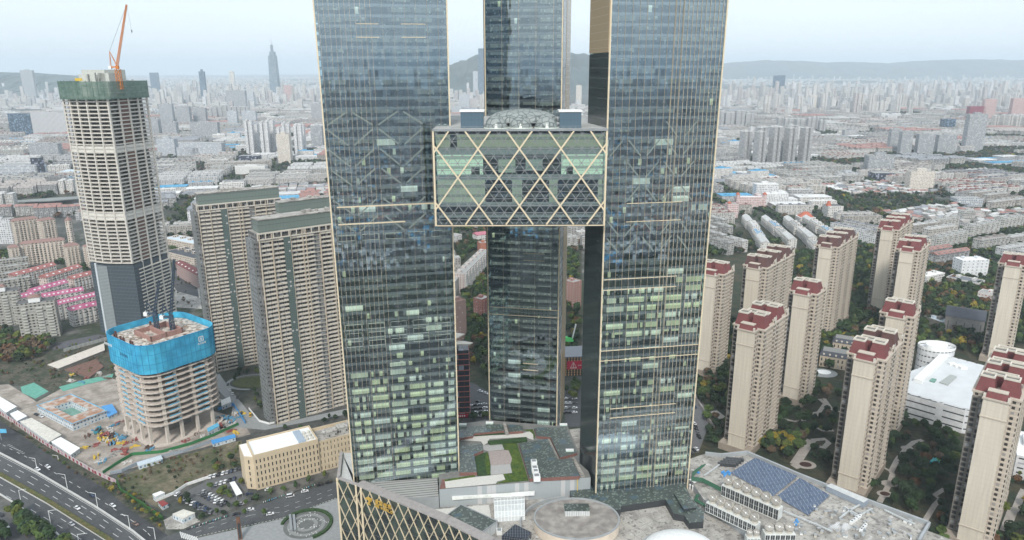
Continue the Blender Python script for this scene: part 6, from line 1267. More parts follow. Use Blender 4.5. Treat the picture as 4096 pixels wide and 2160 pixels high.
LM=[('dark blue glass slab tower alone among pale housing towers',1942,1970,190,247,30,W_blu,0),('twin-slab grey hospital tower with green glass centre strip',2180,2245,392,440,26,W_gr2,8),('low dark glass podium block beside the grey hospital tower',2200,2245,437,458,40,W_blk,0),
('white cube office next to the blue-roofed sheds',2112,2158,436,452,26,W_off,5),('blue-banded white office slab beside the long white rows',2405,2470,500,520,24,W_off,0),('grey slab housing tower, first of the grey chain of towers',2235,2262,325,385,20,W_gr2,4),('grey housing tower, second of the grey chain of towers',2262,2290,332,392,20,W_gr2,4),('grey housing tower in the middle of the grey chain of towers',2305,2345,338,390,20,W_gr2,4),('grey housing tower at the far end of the grey chain of towers',2355,2400,340,388,20,W_gr2,4),
('tall grey slab tower rising beside the red banded block',2425,2470,288,382,24,W_gr2,6),('rose-coloured tower block with dark red lower neighbour',2470,2500,250,300,24,W_pk2,4),('rose slab tower cut by the picture edge',2540,2585,248,302,26,W_pk2,0),('dark red glass block beside the tall grey slab tower',2435,2475,268,300,30,mat('dark_red_glass',(.22,.04,.06),.5,.1),0),
('cream housing cluster tower with stepped crown near the school hall',2285,2345,432,480,22,W_crm,6),('green-glass office box beyond the low dark podium',2370,2400,300,330,30,W_blu,0),('grey residential wall of towers, nearer end',2060,2085,245,285,24,W_gr2,4),('beige slab tower in the distant pale cluster',2035,2052,240,270,24,W_crm,4),('thin pale blue tower beside the dark blue slab tower',1990,2004,208,248,20,W_off,5),
# left side
('white hospital-like tower block with grid front beside the long white office',397,442,350,392,26,W_off,6),('long white office block with deep window grid',455,560,360,396,28,W_off,0),('white wing block between the white tower block and the long white office',446,500,372,396,22,W_off,0),('tall pale apartment tower with balconies behind the black glass hall',700,732,338,410,20,W_crm,6),
('black glass hall surrounded by low grey housing',600,650,393,416,30,W_blk,0),('long white fin-fronted hall in front of the black glass hall',592,668,418,438,22,facmat('fin_white',(.66,.66,.64),(.4,.4,.4),3,20,(.4,.6),(.1,.9),None,0),3),('twin grey slab skyscraper at the picture edge side of the concrete tower',62,92,177,248,30,W_gr2,8),('dark blue glass office box behind the striped slab',28,84,286,340,34,W_blu,0),
('wide striped grey-white slab block behind the concrete tower',85,182,284,340,20,facmat('striped_slab',(.56,.56,.56),(.26,.27,.29),5,50,(.3,.7),(0,1),None,0),3),('grey housing slab with grid windows before the striped slab',76,150,362,398,22,W_gr2,3),('white and grey institute block with dark tower corner at the picture edge',0,100,415,450,34,W_off,0),('black cubic tower corner rising from the white institute block',85,102,398,450,24,W_blk,0),
('beige-grey apartment tower, first of the grey cluster beyond the concrete tower',405,437,262,312,22,W_gr2,4),('beige-grey apartment tower, second of the grey cluster beyond the concrete tower',448,480,268,318,22,W_gr2,4),('grey apartment tower, third of the grey cluster beyond the concrete tower',488,520,272,315,22,W_gr2,4),('dark grey apartment tower in front of the grey cluster',372,402,300,345,22,W_gr2,4),('dark grey apartment tower, second in the front of the grey cluster',410,446,308,347,22,W_gr2,4),('dark grey apartment tower, last in the front of the grey cluster',482,550,308,348,22,W_gr2,4),
('white round-cornered apartment tower, taller of the white pair',574,598,280,318,20,W_off,4),('white round-cornered apartment tower beside the taller of the white pair',610,645,280,314,20,W_off,4),('broad grey office slab in the hazy business district',572,620,228,278,28,W_gr2,4),('cream clock-topped tower in the hazy business district',581,592,180,230,22,W_crm,8),('salmon-coloured tower near the tapering skyscraper',716,735,215,252,22,W_pk2,4),('blue glass tower with flat top in the hazy business district',382,402,183,235,26,W_blu,0),
('dark spire-topped tower in the haze beyond the grey cluster',507,520,180,250,24,W_blu,20),('white tower with pointed top near the business district edge',625,640,232,270,22,W_off,8),('pale tower with blue stripe close beside the pale glass tower',783,808,215,248,24,W_off,0),('tall apartment tower with balconies at the very edge of the pale glass tower',785,815,262,310,24,W_gr2,5),('grey apartment slab closer to the edge of the pale glass tower',784,812,318,372,24,W_gr2,5),
('tall blue-grey skyscraper in the gap, standing against the mountain',1204,1224,122,240,30,W_blu,0),('slim pale tower in the gap between the pale and grey-green towers',1190,1202,180,240,22,W_off,6),('striped pale office tower in the gap below the mountain',1155,1180,238,275,24,W_off,3),('white low grid block in the gap above the skybridge roof',1135,1160,268,285,24,W_off,0),('beige tower in the narrow gap beside the black side wall',1448,1462,215,262,24,W_crm,4)]
for lab,xl,xr,yt,yb,dp,wm,tp in LM: spec(lab,xl,xr,yt,yb,dp,wm,None,'city_tower','tower',top=tp or None)
W_spi=facmat('spire_glass',(.16,.22,.26),(.10,.15,.19),6,8,(.1,.9),(.2,.9),None,.1)
p=D(694,240); zz_=lambda y:hz(p,y/.62866); zt_=thing('spire_skyscraper','tapering hazy skyscraper with a needle spire, tallest on the left skyline','skyscraper',(p.x,p.y,0)); k_=(D(704,240).x-D(683,240).x)/2; KEEP.append((p.x,p.y,70))
obj('shaft',MB().frus(-k_,k_,-k_,k_,0,zz_(140),(k_*.22,k_*.22)),W_spi,zt_); obj('upper_shaft',MB().box(-k_*.5,k_*.62,-k_*.6,k_*.6,zz_(140),zz_(130)).box(-k_*.25,k_*.25,-k_*.3,k_*.3,zz_(130)+.1,zz_(113)),W_spi,zt_); obj('spire',MB().frus(-2.6,2.6,-2.6,2.6,zz_(113),zz_(92),2.),M_grey,zt_)
wr=thing('arched_hall','low arched hall with dark curved roof behind the white institute block','hall',tuple(D(112,452)),R(6)); mb=MB(); n=10
for i in range(n):
    a0,a1=math.pi*i/n,math.pi*(i+1)/n; f_=lambda a:(38-38*math.cos(a),17*math.sin(a)); mb.poly([(f_(a0)[0],0,f_(a0)[1]),(f_(a1)[0],0,f_(a1)[1]),(f_(a1)[0],60,f_(a1)[1]),(f_(a0)[0],60,f_(a0)[1])][::-1])
mb.poly([(38-38*math.cos(math.pi*i/n),0,17*math.sin(math.pi*i/n)) for i in range(n+1)],1); obj('roof',mb,[mat('pale_tin'),M_dark],wr); obj('kerb_wall',MB().box(0,76,-1,-.1,0,3),M_conc,wr); KEEP.append((wr.location.x+38,wr.location.y+30,50))
ro=thing('curved_station_roof','long grey curved station roof among dark trees','station',tuple(D(30,520)),R(14)); obj('roof',MB().prism([(0,0),(70,-4),(110,8),(150,30),(140,44),(60,34),(5,20)],8,9.5),mat('station_grey',(.22,.235,.23),.7,.12,.1),ro); obj('column',MB().box(20,130,10,12,0,7.99),M_dark,ro); KEEP.append((ro.location.x+70,ro.location.y+30,70))
sheet('wooded_bank',[(0,470),(180,455),(200,500),(60,560),(-60,560),(-60,470)],D,M_brush)
# ------------------------------------------------------------- the city beyond: housing slabs, towers, houses
W_mass=facmat('city_walls',None,(.10,.105,.11),3.3,3.0,(.2,.72),(.28,.8),None,.3); 
R_mass=mat('city_roofs',None,.85,.18,.12)
def proto_slab(L,h,roof,dep=11.5):
    w,r=MB(),MB(); w.box(0,L,0,dep,0,h); nb=max(3,int(L/9)); bw=L/nb
    for i in range(nb): w.box((i+.2)*bw,(i+.68)*bw,-1.2,-.02,1.5,h-.6)
    if roof=='flat':
        w.box(0,L,0,.3,h,h+.9).box(0,L,dep-.3,dep,h,h+.9); r.box(.0,L,.31,dep-.31,h+.01,h+.2)
        for i in range(max(2,int(L/15))): x=(i+.5)*L/max(2,int(L/15)); r.box(x-1.8,x+1.8,dep*.45,dep*.85,h+.2,h+2.8)
        rd=random.Random(int(L)+h)
        for i in range(7): x=rd.uniform(1,L-3); y=rd.uniform(1,dep-3); r.box(x,x+rd.uniform(1,2.4),y,y+1.2,h+.2,h+rd.uniform(.6,1.6))
    else:
        gable(r,0,L,0,dep,h+.02,3.2); 
        for i in range(int(L/11)): x=(i+.5)*L/int(L/11); w.box(x-1,x+1,1.4,4.4,h+.03,h+2.2)
    return w,r
def proto_tower(w_,d_,h,k=0):
    w,r=MB(),MB()
    if k==0: w.box(0,w_,0,d_,0,h); 
    elif k==1: w.box(0,w_*.36,0,d_,0,h).box(w_*.64,w_,0,d_,0,h).box(w_*.361,w_*.639,d_*.3,d_*.8,0,h-1)
    else: w.box(0,w_*.5,0,d_,0,h).box(w_*.501,w_,d_*.2,d_*.8,0,h-7)
    r.box(w_*.2,w_*.48,d_*.3,d_*.7,h+.01,h+4).box(.3,w_*.35,.3,d_-.3,h+.01,h+.6)
    if k==1: r.box(w_*.65,w_-.3,.3,d_-.3,h+.01,h+.6)
    return w,r
PROT={}
for L in (36,50,66):
    for h in (15,18,21):
        PROT['f%d_%d'%(L,h)]=proto_slab(L,h,'flat'); PROT['g%d_%d'%(L,h)]=proto_slab(L,h,'gable')
for i,(a_,b_,h) in enumerate(((26,18,54),(30,20,78),(40,18,66),(24,24,96),(34,20,42),(28,20,33))):
    for k in (0,1,2): PROT['t%d_%d'%(i,k)]=proto_tower(a_,b_,h,k)
PROT['w']=(MB().box(0,64,0,34,0,12),MB().box(-.5,64.5,-.5,34.5,12.01,12.8).box(10,20,8,16,12.81,15)); PROT['o']=(MB().box(0,46,0,20,0,28).box(46.1,66,0,30,0,14),MB().box(.5,45.5,.5,19.5,28.01,28.4).box(46.5,65.5,.5,29.5,14.01,14.4).box(14,26,6,14,28.41,32))
PROT['h']=(MB().box(0,16,0,9,0,7),gable(MB(),0,16,0,9,7.02,2.4)); 
PROT['b']=(MB().box(0,58,0,26,0,17,bot=False),MB().poly([(0,0,17.02),(58,0,17.02),(58,26,17.02),(0,26,17.02)])); PROT['c']=(MB().box(0,30,0,24,0,52,bot=False),MB().poly([(0,0,52.02),(30,0,52.02),(30,24,52.02),(0,24,52.02)])); PROT['d']=(MB().box(0,24,0,22,0,84,bot=False),MB().poly([(0,0,84.02),(24,0,84.02),(24,22,84.02),(0,22,84.02)]))
WC=[((.62,.60,.57),'white'),((.50,.49,.46),'pale grey'),((.55,.52,.48),'cream'),((.40,.40,.40),'grey'),((.48,.44,.425),'pinkish'),((.66,.66,.66),'bright white'),((.44,.41,.37),'drab')]
RC=[((.40,.40,.39),'grey roof'),((.52,.52,.51),'pale roof'),((.24,.25,.27),'dark grey roof'),((.30,.17,.15),'brown-red roof'),((.62,.62,.61),'white roof'),((.10,.32,.50),'blue roof'),((.34,.31,.29),'mottled roof')]
def inpoly(x,y,P):
    c=False; j=len(P)-1
    for i in range(len(P)):
        if (P[i][1]>y)!=(P[j][1]>y) and x<(P[j][0]-P[i][0])*(y-P[i][1])/(P[j][1]-P[i][1])+P[i][0]: c=not c
        j=i
    return c
EX=[[(-700,548),(235,548),(300,640),(430,640),(500,600),(560,600),(1140,700),(1140,1500),(-700,1500)],[(1100,640),(1240,640),(1240,520),(1420,520),(1420,640),(1760,640),(1900,632),(2050,600),(2330,640),(2345,690),(3000,760),(3000,1600),(1100,1600)]]
KE=np.array([(a,b,c) for a,b,c in KEEP])
def free(x,y,r,ex=True):
    p=px((x,y,0)); X,Y=p[0]*.62866,p[1]*.62866
    if not(-160<X<2740 and 150<Y<1500): return None
    if ex and any(inpoly(X,Y,P) for P in EX): return None
    if (((KE[:,0]-x)**2+(KE[:,1]-y)**2)<(KE[:,2]+r)**2).any(): return None
    return X,Y
INST=[]; CITYTREES=[]
rd=random.Random(77)
def wcol(): i=rd.choices(range(7),(30,24,9,16,5,12,8))[0]; k=rd.uniform(.62,.92); return tuple(min(.8,c*k) for c in WC[i][0]),WC[i][1]
def rcol(): i=rd.choices(range(7),(28,18,14,12,11,3,16))[0]; k=rd.uniform(.65,1.); return tuple(min(.8,c*k) for c in RC[i][0]),RC[i][1]
def put(key,x,y,rot,wc,rc,sz=1.):
    L=PROT_L.get(key,30); cx=x+math.cos(rot)*L/2-math.sin(rot)*6; cy=y+math.sin(rot)*L/2+math.cos(rot)*6
    q=free(cx,cy,L*.36)
    if q: INST.append((key,x,y,rot,wc,rc,sz,cx,cy,q)); return True
PROT_L={k:max(v[0] for v in m[0].v) for k,m in PROT.items()}
def near_rot(x,y):
    X,Y=px((x,y,0)); X*=.62866
    if y<1250 and X>1700 and X<2150: return R(118)
    if X>2150 and y<1500: return R(24)
    if X>1500: return R(10+8*math.sin(x*.002+y*.003))
    return R(9+7*math.sin(x*.0017+y*.0021))
CW,CH=210.,150.
for j in range(int(4200/CH)):
    for i in range(-30,31):
        x0=i*CW+(j%2)*60; y0=430+j*CH
        if abs(x0)>.86*y0+400: continue
        base=near_rot(x0+100,y0+75); rt=base; kind=rd.random(); c,s=math.cos(rt),math.sin(rt)
        W0,R0=wcol(),rcol(); mix=rd.random()
        far=y0>2600
        def loc(u,v): return x0+100+c*(u-CW/2+8)-s*(v-CH/2+6),y0+75+s*(u-CW/2+8)+c*(v-CH/2+6)
        nb=rd.random()
        if y0>1500: kind=kind*.97
        if kind<(.66 if y0<1600 else .69):     # rows of walk-ups
            L=rd.choice((36,50,66)); h=rd.choice((15,18,18,21)); rf='f' if rd.random()<.72 else 'g'; pit=rd.choice((24,27,30))
            if rf=='g': R0=rd.choice([RC[3],RC[2],RC[0],RC[6],RC[0]])
            v=0
            while v<CH-22:
                u=rd.uniform(0,6)
                while u<CW-L-4:
                    x,y=loc(u,v+rd.uniform(-1,1))
                    wc=W0 if rd.random()<.7 else wcol(); rc=R0 if rd.random()<.7 or rf=='g' else rcol()
                    if rd.random()<.95: put('%s%d_%d'%(rf,L,h),x,y,rt,wc,rc,rd.uniform(.93,1.08))
                    u+=L+rd.choice((3,6,9))
                for _ in range(3 if far else 10):
                    if rd.random()<.75: CITYTREES.append(loc(rd.uniform(0,CW),v+pit-6+rd.uniform(-2,2)))
                v+=pit
        elif kind<.74:                          # tower estate
            key='t%d_'%rd.choice((0,1,2,4,5,4,5)) if y0<1700 else 't%d_'%rd.choice((0,1,2,3)); W0=rd.choice((WC[0],WC[2],WC[1],WC[3],WC[3],WC[5]))
            if y0<1500: key='t%d_'%rd.choice((4,5,5))
            for a_ in range(4):
                for b_ in range(2):
                    x,y=loc(8+a_*49+rd.uniform(-3,3),20+b_*62+rd.uniform(-4,4)); put(key+str(rd.choice((0,1,2))) if rd.random()<.1 else key+'1',x,y,rt,W0,RC[1],rd.uniform(.85,1.12))
            for _ in range(14): CITYTREES.append(loc(rd.uniform(0,CW),rd.uniform(0,CH)))
        elif kind<.81:                          # sheds and offices
            for a_ in range(3):
                for b_ in range(3):
                    x,y=loc(2+a_*69,4+b_*48); put(rd.choice(('w','w','o','f50_18')),x,y,rt,rd.choice((WC[0],WC[5],WC[3])),rd.choice((RC[1],RC[4],RC[5],RC[4],RC[2])),rd.uniform(.7,1.2))
            for _ in range(10): CITYTREES.append(loc(rd.uniform(0,CW),rd.uniform(0,CH)))
        elif kind<.865:                          # old low houses
            v=0
            while v<CH-12:
                u=0
                while u<CW-16:
                    x,y=loc(u+rd.uniform(-1,1),v+rd.uniform(-1,1)); put('h',x,y,rt+rd.choice((0,0,math.pi/2)) ,wcol(),rd.choice((RC[0],RC[2],RC[6],RC[3],RC[1])),rd.uniform(.8,1.2)); u+=20
                v+=15
        else:
            for _ in range(190 if y0<2000 else 120): CITYTREES.append(loc(rd.uniform(0,CW),rd.uniform(0,CH)))
        for _ in range(30 if far else 64):        # avenue trees round the cell
            if rd.random()<.5: CITYTREES.append(loc(rd.uniform(-6,CW),-6+rd.uniform(-5,4)))
            else: CITYTREES.append(loc(-8+rd.uniform(-3,3),rd.uniform(0,CH)))
NFINE=len(INST)
BACK=[]
y=-260.
while y>-9000:
    x=y*1.1-200; st=62 if y>-2500 else 120
    while x<-y*1.1+200:
        if rd.random()<.85: BACK.append((rd.choice(('b','b','b','b','c','f50_18')) if y>-3000 else rd.choice(('b','b','c')),x+rd.uniform(-15,15),y+rd.uniform(-8,8),R(8),rd.choice(WC),rd.choice(RC),rd.uniform(.6,1.2)))
        x+=st*rd.uniform(.9,1.5)
    y-=st*.75
# coarser far city
y=4640.
while y<24000:
    st=70 if y<7000 else 95 if y<11000 else 150; x=-.8*y-300
    while x<.8*y+300:
        n=math.sin(x*.0011+1.3)*math.sin(y*.0007+x*.0003)+.35*math.sin(x*.004)*math.sin(y*.003)
        x_,y_=x+rd.uniform(-20,20),y+rd.uniform(-20,20); r_=rd.random()
        if n>-.55 and rd.random()<.74:
            if abs(x_/y_)>.0 : pass
            key='b' if r_<.86-.08*n else ('c' if r_<.97 else 'd'); put(key,x_,y_,R(10+10*math.sin(x*.001)),rd.choice(WC[:6]),rd.choice((RC[0],RC[1],RC[4],RC[1],RC[3])),rd.uniform(.6,1.35) if key!='b' else rd.uniform(.35,1.1))
        x+=st*rd.uniform(.85,1.2)
    y+=st*1.15
# the business district skyline between the concrete tower and the pale glass tower, and pale tower estates on the other side
for (X0,X1,Y0,Y1,n,ks) in ((370,800,222,262,120,('d','c','t3_1','t1_0')),(1830,2575,228,262,170,('d','c','t1_1','t3_0')),(1130,1220,225,262,26,('d','c')),(0,160,222,250,30,('c','d')),(1900,2300,262,292,70,('t1_1','t0_1','c'))):
    for _ in range(n):
        p=D(rd.uniform(X0,X1),rd.uniform(Y0,Y1)); put(rd.choice(ks),p.x,p.y,R(rd.uniform(0,24)),rd.choice(WC[:6]+WC[:1]),RC[1],rd.uniform(.7,1.6))
# split into things and mass
def shows(q): return -10<q[0]<2590 and not (800<q[0]<1130 or 1240<q[0]<1420 or 1470<q[0]<1790 or (1095<q[0]<1520 and 330<q[1]<570))
cand=[k for k,i in enumerate(INST[:NFINE]) if shows(i[9]) and i[0]!='h']; cand.sort(key=lambda k:math.hypot(INST[k][7],INST[k][8])-(60 if INST[k][0][0]=='t' else 0))
NIND=270; ind=set(cand[:NIND])
ARR={k:(v[0].arrays(),v[1].arrays()) for k,v in PROT.items()}
def merge(name,groups,mats):
    """groups: (arrays,[(x,y,z,rot,sxy,sz,col)],material index)"""
    V=[];LV_=[];LT=[];UV=[];M=[];C=[];off_=0
    for A,ins,mi,jit in groups:
        if not ins: continue
        I=np.array([(a[0],a[1],a[2],a[3],a[4],a[5]) for a in ins]); cl=np.array([a[6] for a in ins]); n=len(I); v=A['v']; nv=len(v)
        c,s=np.cos(I[:,3])[:,None],np.sin(I[:,3])[:,None]; X=v[None,:,0]*I[:,4:5]; Y=v[None,:,1]*I[:,4:5]
        P=np.stack([c*X-s*Y+I[:,0:1],s*X+c*Y+I[:,1:2],v[None,:,2]*I[:,5:6]+I[:,2:3]],2).reshape(-1,3)
        V.append(P); LV_.append((A['lv'][None,:]+np.arange(n)[:,None]*nv).ravel()+off_); off_+=n*nv; LT.append(np.tile(A['lt'],n)); UV.append(np.tile(A['uv'],(n,1)))
        nf=len(A['lt']); M.append(np.full(n*nf,mi)); cc=np.ones((n,nf,4)); cc[:,:,:3]=cl[:,None,:]
        if jit: cc[:,:,:3]*=RNG.uniform(1-jit,1+jit,(n,nf,1))
        C.append(cc.reshape(-1,4))
    A=dict(v=np.concatenate(V),lv=np.concatenate(LV_),lt=np.concatenate(LT),uv=np.concatenate(UV),m=np.concatenate(M))
    return mesh_from(name,A,mats,np.concatenate(C))
gr={}
for k,i in enumerate(INST):
    if k in ind: continue
    gr.setdefault(i[0],[[],[]]); gr[i[0]][0].append((i[1],i[2],0,i[3],1,i[6],i[4][0])); gr[i[0]][1].append((i[1],i[2],0,i[3],1,i[6],i[5][0]))
for i in BACK: gr.setdefault(i[0],[[],[]]); gr[i[0]][0].append((i[1],i[2],0,i[3],1,i[6],i[4][0])); gr[i[0]][1].append((i[1],i[2],0,i[3],1,i[6],i[5][0]))
groups=[]
for k,(a_,b_) in gr.items(): groups.append((ARR[k][0],a_,0,0)); groups.append((ARR[k][1],b_,1,.12))
o=obj('distant_city',merge('distant_city',groups,[W_mass,R_mass]),None); tag(o,kind='stuff')
# labelled individual blocks
MARK=[(D(1890,520),'the pink school wing'),(D(1931,352),'the round brick-red drum'),(D(2210,440),'the twin-slab grey hospital tower'),(D(2440,510),'the blue-banded white office'),(D(2310,480),'the cream stepped cluster tower'),(D(500,395),'the long white office block'),(D(625,418),'the black glass hall'),(D(715,410),'the tall pale balconied tower'),(D(110,395),'the striped grey-white slab'),(D(50,450),'the white institute block'),(D(560,500),'the furthest big beige slab tower'),(D(440,560),'the bare concrete tower'),(D(120,530),'the grey station roof'),(D(1180,600),'the skybridge gap'),(D(2320,620),'the slim dark-red crowned tower'),(D(1780,560),'the ribbed tower edge'),(D(2530,620),'the edge tower with red mansard'),(D(2035,560),'the orange tent-roofed hall'),(D(2110,540),'the orange-capped white school'),(D(2350,390),'the grey chain of towers'),(D(780,480),'the nearer beige slab tower')]
byd={}
for k in sorted(ind): 
    i=INST[k]; m_=min(range(len(MARK)),key=lambda q:(MARK[q][0].x-i[7])**2+(MARK[q][0].y-i[8])**2); byd.setdefault(m_,[]).append((math.hypot(MARK[m_][0].x-i[7],MARK[m_][0].y-i[8]),k))
FL={15:'five-storey',18:'six-storey',21:'seven-storey'}
MC={}
def pm(key):
    if key not in MC: MC[key]=(mesh('wall',PROT[key][0],W_mass),mesh('roof',PROT[key][1],R_mass))
    return MC[key]
for m_,L_ in byd.items():
    L_.sort(); cnt={}
    for d_,k in L_:
        key,x,y,rot,wc,rc,sz,_,_,_=INST[k]
        if key[0] in 'fg': kd='housing slab' ; nm='housing_block'; ad=FL[int(key.split('_')[1])]+' '; ex=(' and gabled ' if key[0]=='g' else ' and flat ')+rc[1]
        elif key[0]=='t': kd='tower block'; nm='housing_tower'; ad='tall ' ; ex=' and '+rc[1]
        else: kd='hall' if key=='w' else 'office'; nm='low_hall' if key=='w' else 'corner_office'; ad='low ' if key=='w' else 'stepped '; ex=' with '+rc[1]
        sg=(ad+wc[1]+' '+kd+ex.replace(' and ',' with ')); cnt[kd]=cnt.get(kd,0)+1
        lab=wc[1]+' '+ad+kd+', '+rc[1]+', '+ordw(cnt[kd])+' out from '+MARK[m_][1]
        if len(lab.replace('-',' ').split())>16: lab=wc[1]+' '+ad+kd+', '+ordw(cnt[kd])+' out from '+MARK[m_][1]
        t=thing(nm,lab,'housing block' if 'housing' in nm else 'building',(x,y,0),rot,'housing blocks of the city beyond' if nm!='low_hall' else 'low halls of the city beyond'); t.scale=(1,1,sz)
        a_,b_=pm(key); obj('wall',a_,None,t,wc[0]); obj('roof',b_,None,t,rc[0])
print('city',len(INST),'fine',NFINE,'ind',len(ind),'trees',len(CITYTREES))
# ------------------------------------------------------------- trees
M_leaf=mat('leaves',None,.9,.25,.9,spec=.15); M_bark=mat('bark',(.09,.07,.05),.95,.2,2.)
def crown_arr(seed,n,rx,rz,z0,sz):
    r=random.Random(seed); mb=MB(); lob=[(r.uniform(-.45,.45)*rx,r.uniform(-.45,.45)*rx,r.uniform(-.3,.4)*rz,r.uniform(.5,.75)) for _ in range(6)]
    for i in range(n):
        lx_,ly_,lz_,ls=lob[i%6]; t=r.uniform(0,6.283); u_=r.uniform(-.75,1); q=math.sqrt(1-u_*u_); k=r.uniform(.55,1.)**.5*ls
        p=Vector((lx_+rx*k*q*math.cos(t),ly_+rx*k*q*math.sin(t),z0+rz+lz_+rz*k*u_))
        nrm=Vector((q*math.cos(t)+r.uniform(-.5,.5),q*math.sin(t)+r.uniform(-.5,.5),u_+r.uniform(-.2,.8))).normalized(); a=nrm.orthogonal().normalized(); a=(a*math.cos(t*7)+nrm.cross(a)*math.sin(t*7)); b=nrm.cross(a); s_=sz*r.uniform(.6,1.3)
        mb.poly([p-a*s_-b*s_*.7,p+a*s_*.8-b*s_,p+a*s_+b*s_*.8,p-a*s_*.7+b*s_])
    return mb
def trunk_mb(h,r0,seed):
    r=random.Random(seed); mb=MB().cyl((0,0),r0,0,h,6,r2=r0*.55)
    for k in range(4): a=k*1.57+r.uniform(-.4,.4); mb.tube([(0,0,h*.75),(math.cos(a)*1.3,math.sin(a)*1.3,h+1.4)],r0*.3,5)
    return mb
TP=[]
for k in range(6):
    rx=(2.9,3.4,2.5,3.8,3.,2.2)[k]; rz=(2.6,2.9,3.1,2.6,3.6,3.4)[k]; TP.append((crown_arr(k,210,rx,rz,2.2,.62),trunk_mb(3.6,.24,k)))
TA=[(a.arrays(),b.arrays()) for a,b in TP]
FARA=[crown_arr(20+k,34,3.3,2.8,1.,1.25).arrays() for k in range(3)]; MIDA=[crown_arr(30+k,80,3.2,3.,1.4,.95).arrays() for k in range(4)]
TC=[((.035,.062,.026),'dark green'),((.026,.043,.023),'deep green'),((.065,.10,.03),'mid green'),((.10,.12,.03),'olive'),((.22,.17,.03),'yellow'),((.12,.065,.035),'rust-brown'),((.12,.085,.055),'brownish bare')]
rt_=random.Random(4)
def tcol(wts): i=rt_.choices(range(7),wts)[0]; k=rt_.uniform(.8,1.25); return tuple(c*k for c in TC[i][0]),TC[i][1]
TREES=[]  # x,y,scale,col,name,where
KE=np.array([(a,b,c) for a,b,c in KEEP])
def addtree(x,y,sc,wts,where,check=None):
    if check is not None and (((KE[:,0]-x)**2+(KE[:,1]-y)**2)<(KE[:,2]*check)**2).any(): return
    TREES.append((x,y,sc)+tcol(wts)+(where,))
def onpath(x,y):
    for P,w_ in PATHS:
        for a,b in zip(P,P[1:]):
            d=b-a; L=d.length; t=max(0,min(1,((x-a.x)*d.x+(y-a.y)*d.y)/(L*L))); 
            if math.hypot(a.x+d.x*t-x,a.y+d.y*t-y)<w_/2+1.6: return True
    return False
def scatter(f,poly,step,sc,wts,where,check=.8,paths=False,jit=.5):
    q=[f(x,y,0) for x,y in poly]; xs=[p.x for p in q]; ys=[p.y for p in q]; P=[(p.x,p.y) for p in q]
    y=min(ys)
    while y<max(ys):
        x=min(xs)
        while x<max(xs):
            X,Y=x+rt_.uniform(-jit,jit)*step,y+rt_.uniform(-jit,jit)*step
            if inpoly(X,Y,P) and not (paths and onpath(X,Y)): addtree(X,Y,rt_.uniform(*sc),wts,where,check)
            x+=step
        y+=step
DG=(10,8,4,2,.3,.6,2)
def line(f,pts,step,sc,wts,where,jit=.8):
    P=[f(x,y,0) for x,y in pts]
    for a,b in zip(P,P[1:]):
        n=max(1,int((b-a).length/step))
        for k in range(n): p=a.lerp(b,(k+.5)/n); addtree(p.x+rt_.uniform(-jit,jit),p.y+rt_.uniform(-jit,jit),rt_.uniform(*sc),wts,where)
scatter(Q3,[(55,1195),(110,1160),(230,1235),(420,1385),(560,1490),(280,1490),(150,1320)],4.3,(.95,1.25),(6,4,8,1,0,0,0),'in the big clump between the two highway arms')
scatter(Q3,[(0,1300),(40,1310),(120,1400),(-40,1420)],4.3,(.8,1.1),(6,4,8,1,0,0,0),'in the clump at the bottom corner beside the slip road')
line(Q3,[(690,990),(820,1060),(960,1160),(1100,1290)],5.5,(.35,.6),(1,0,2,3,7,2,2),'on the verge below the ivy fence')
line(Q3,[(830,1010),(960,1110),(1100,1215)],6,(.3,.5),(1,0,2,3,3,2,5),'along the verge beside the ivy fence'); line(Q3,[(250,730),(450,870),(600,950),(690,990)],7,(.25,.4),(2,1,1,5,0,1,3),'on the strip beside the printed hoarding')
line(Q3,[(1560,1170),(1640,1130),(1700,1110),(1790,1075),(1900,1040),(1960,1030),(2060,990),(2130,960),(2260,925)],8.5,(.55,.8),(4,3,5,2,.6,0,0),'along the street in front of the sand office'); line(Q3,[(1440,1215),(1600,1160),(1740,1215),(1850,1180)],12,(.4,.6),(3,1,5,3,1,0,0),'on the street kerb by the plaza')
line(Q3,[(1340,1240),(1600,1130)],7,(.45,.65),(3,1,5,4,1,0,0),'between the guard house and the car park'); scatter(Q3,[(1180,1110),(1260,1075),(1330,1130),(1280,1165),(1190,1160)],5.5,(.55,.8),(4,3,4,3,.4,0,0),'in the planted island of the car park'); scatter(Q3,[(1400,1000),(1500,980),(1590,1080),(1560,1110),(1420,1020)],5.5,(.5,.8),(3,2,5,4,1,0,0),'between the two rows of parked cars')
scatter(Q3,[(1400,900),(1450,820),(1560,790),(1650,800),(1650,880)],6,(.5,.8),(4,5,3,3,0,1,3),'at the back edge of the weedy lot'); scatter(Q3,[(1620,930),(1680,960),(1700,1020),(1650,1010)],5,(.5,.7),(1,1,3,3,5,1,0),'at the end wall of the sand office')
scatter(Q3,[(1920,600),(2000,560),(2376,480),(2376,530),(2100,600),(1960,640)],6,(.5,.75),(4,7,2,1,0,0,1),'behind the sand office')
scatter(Q3,[(1560,240),(1640,200),(1760,210),(1760,270),(1640,250),(1590,330)],7,(.6,.9),DG,'round the oval lawn of the beige slabs',.6); scatter(Q3,[(1700,330),(1790,400),(1790,480),(1720,440)],6,(.4,.7),DG,'in the garden at the beige slab foot',.4)
Q1=lambda x,y,z=0.:F(x/3.396,1100+y/3.396,z)
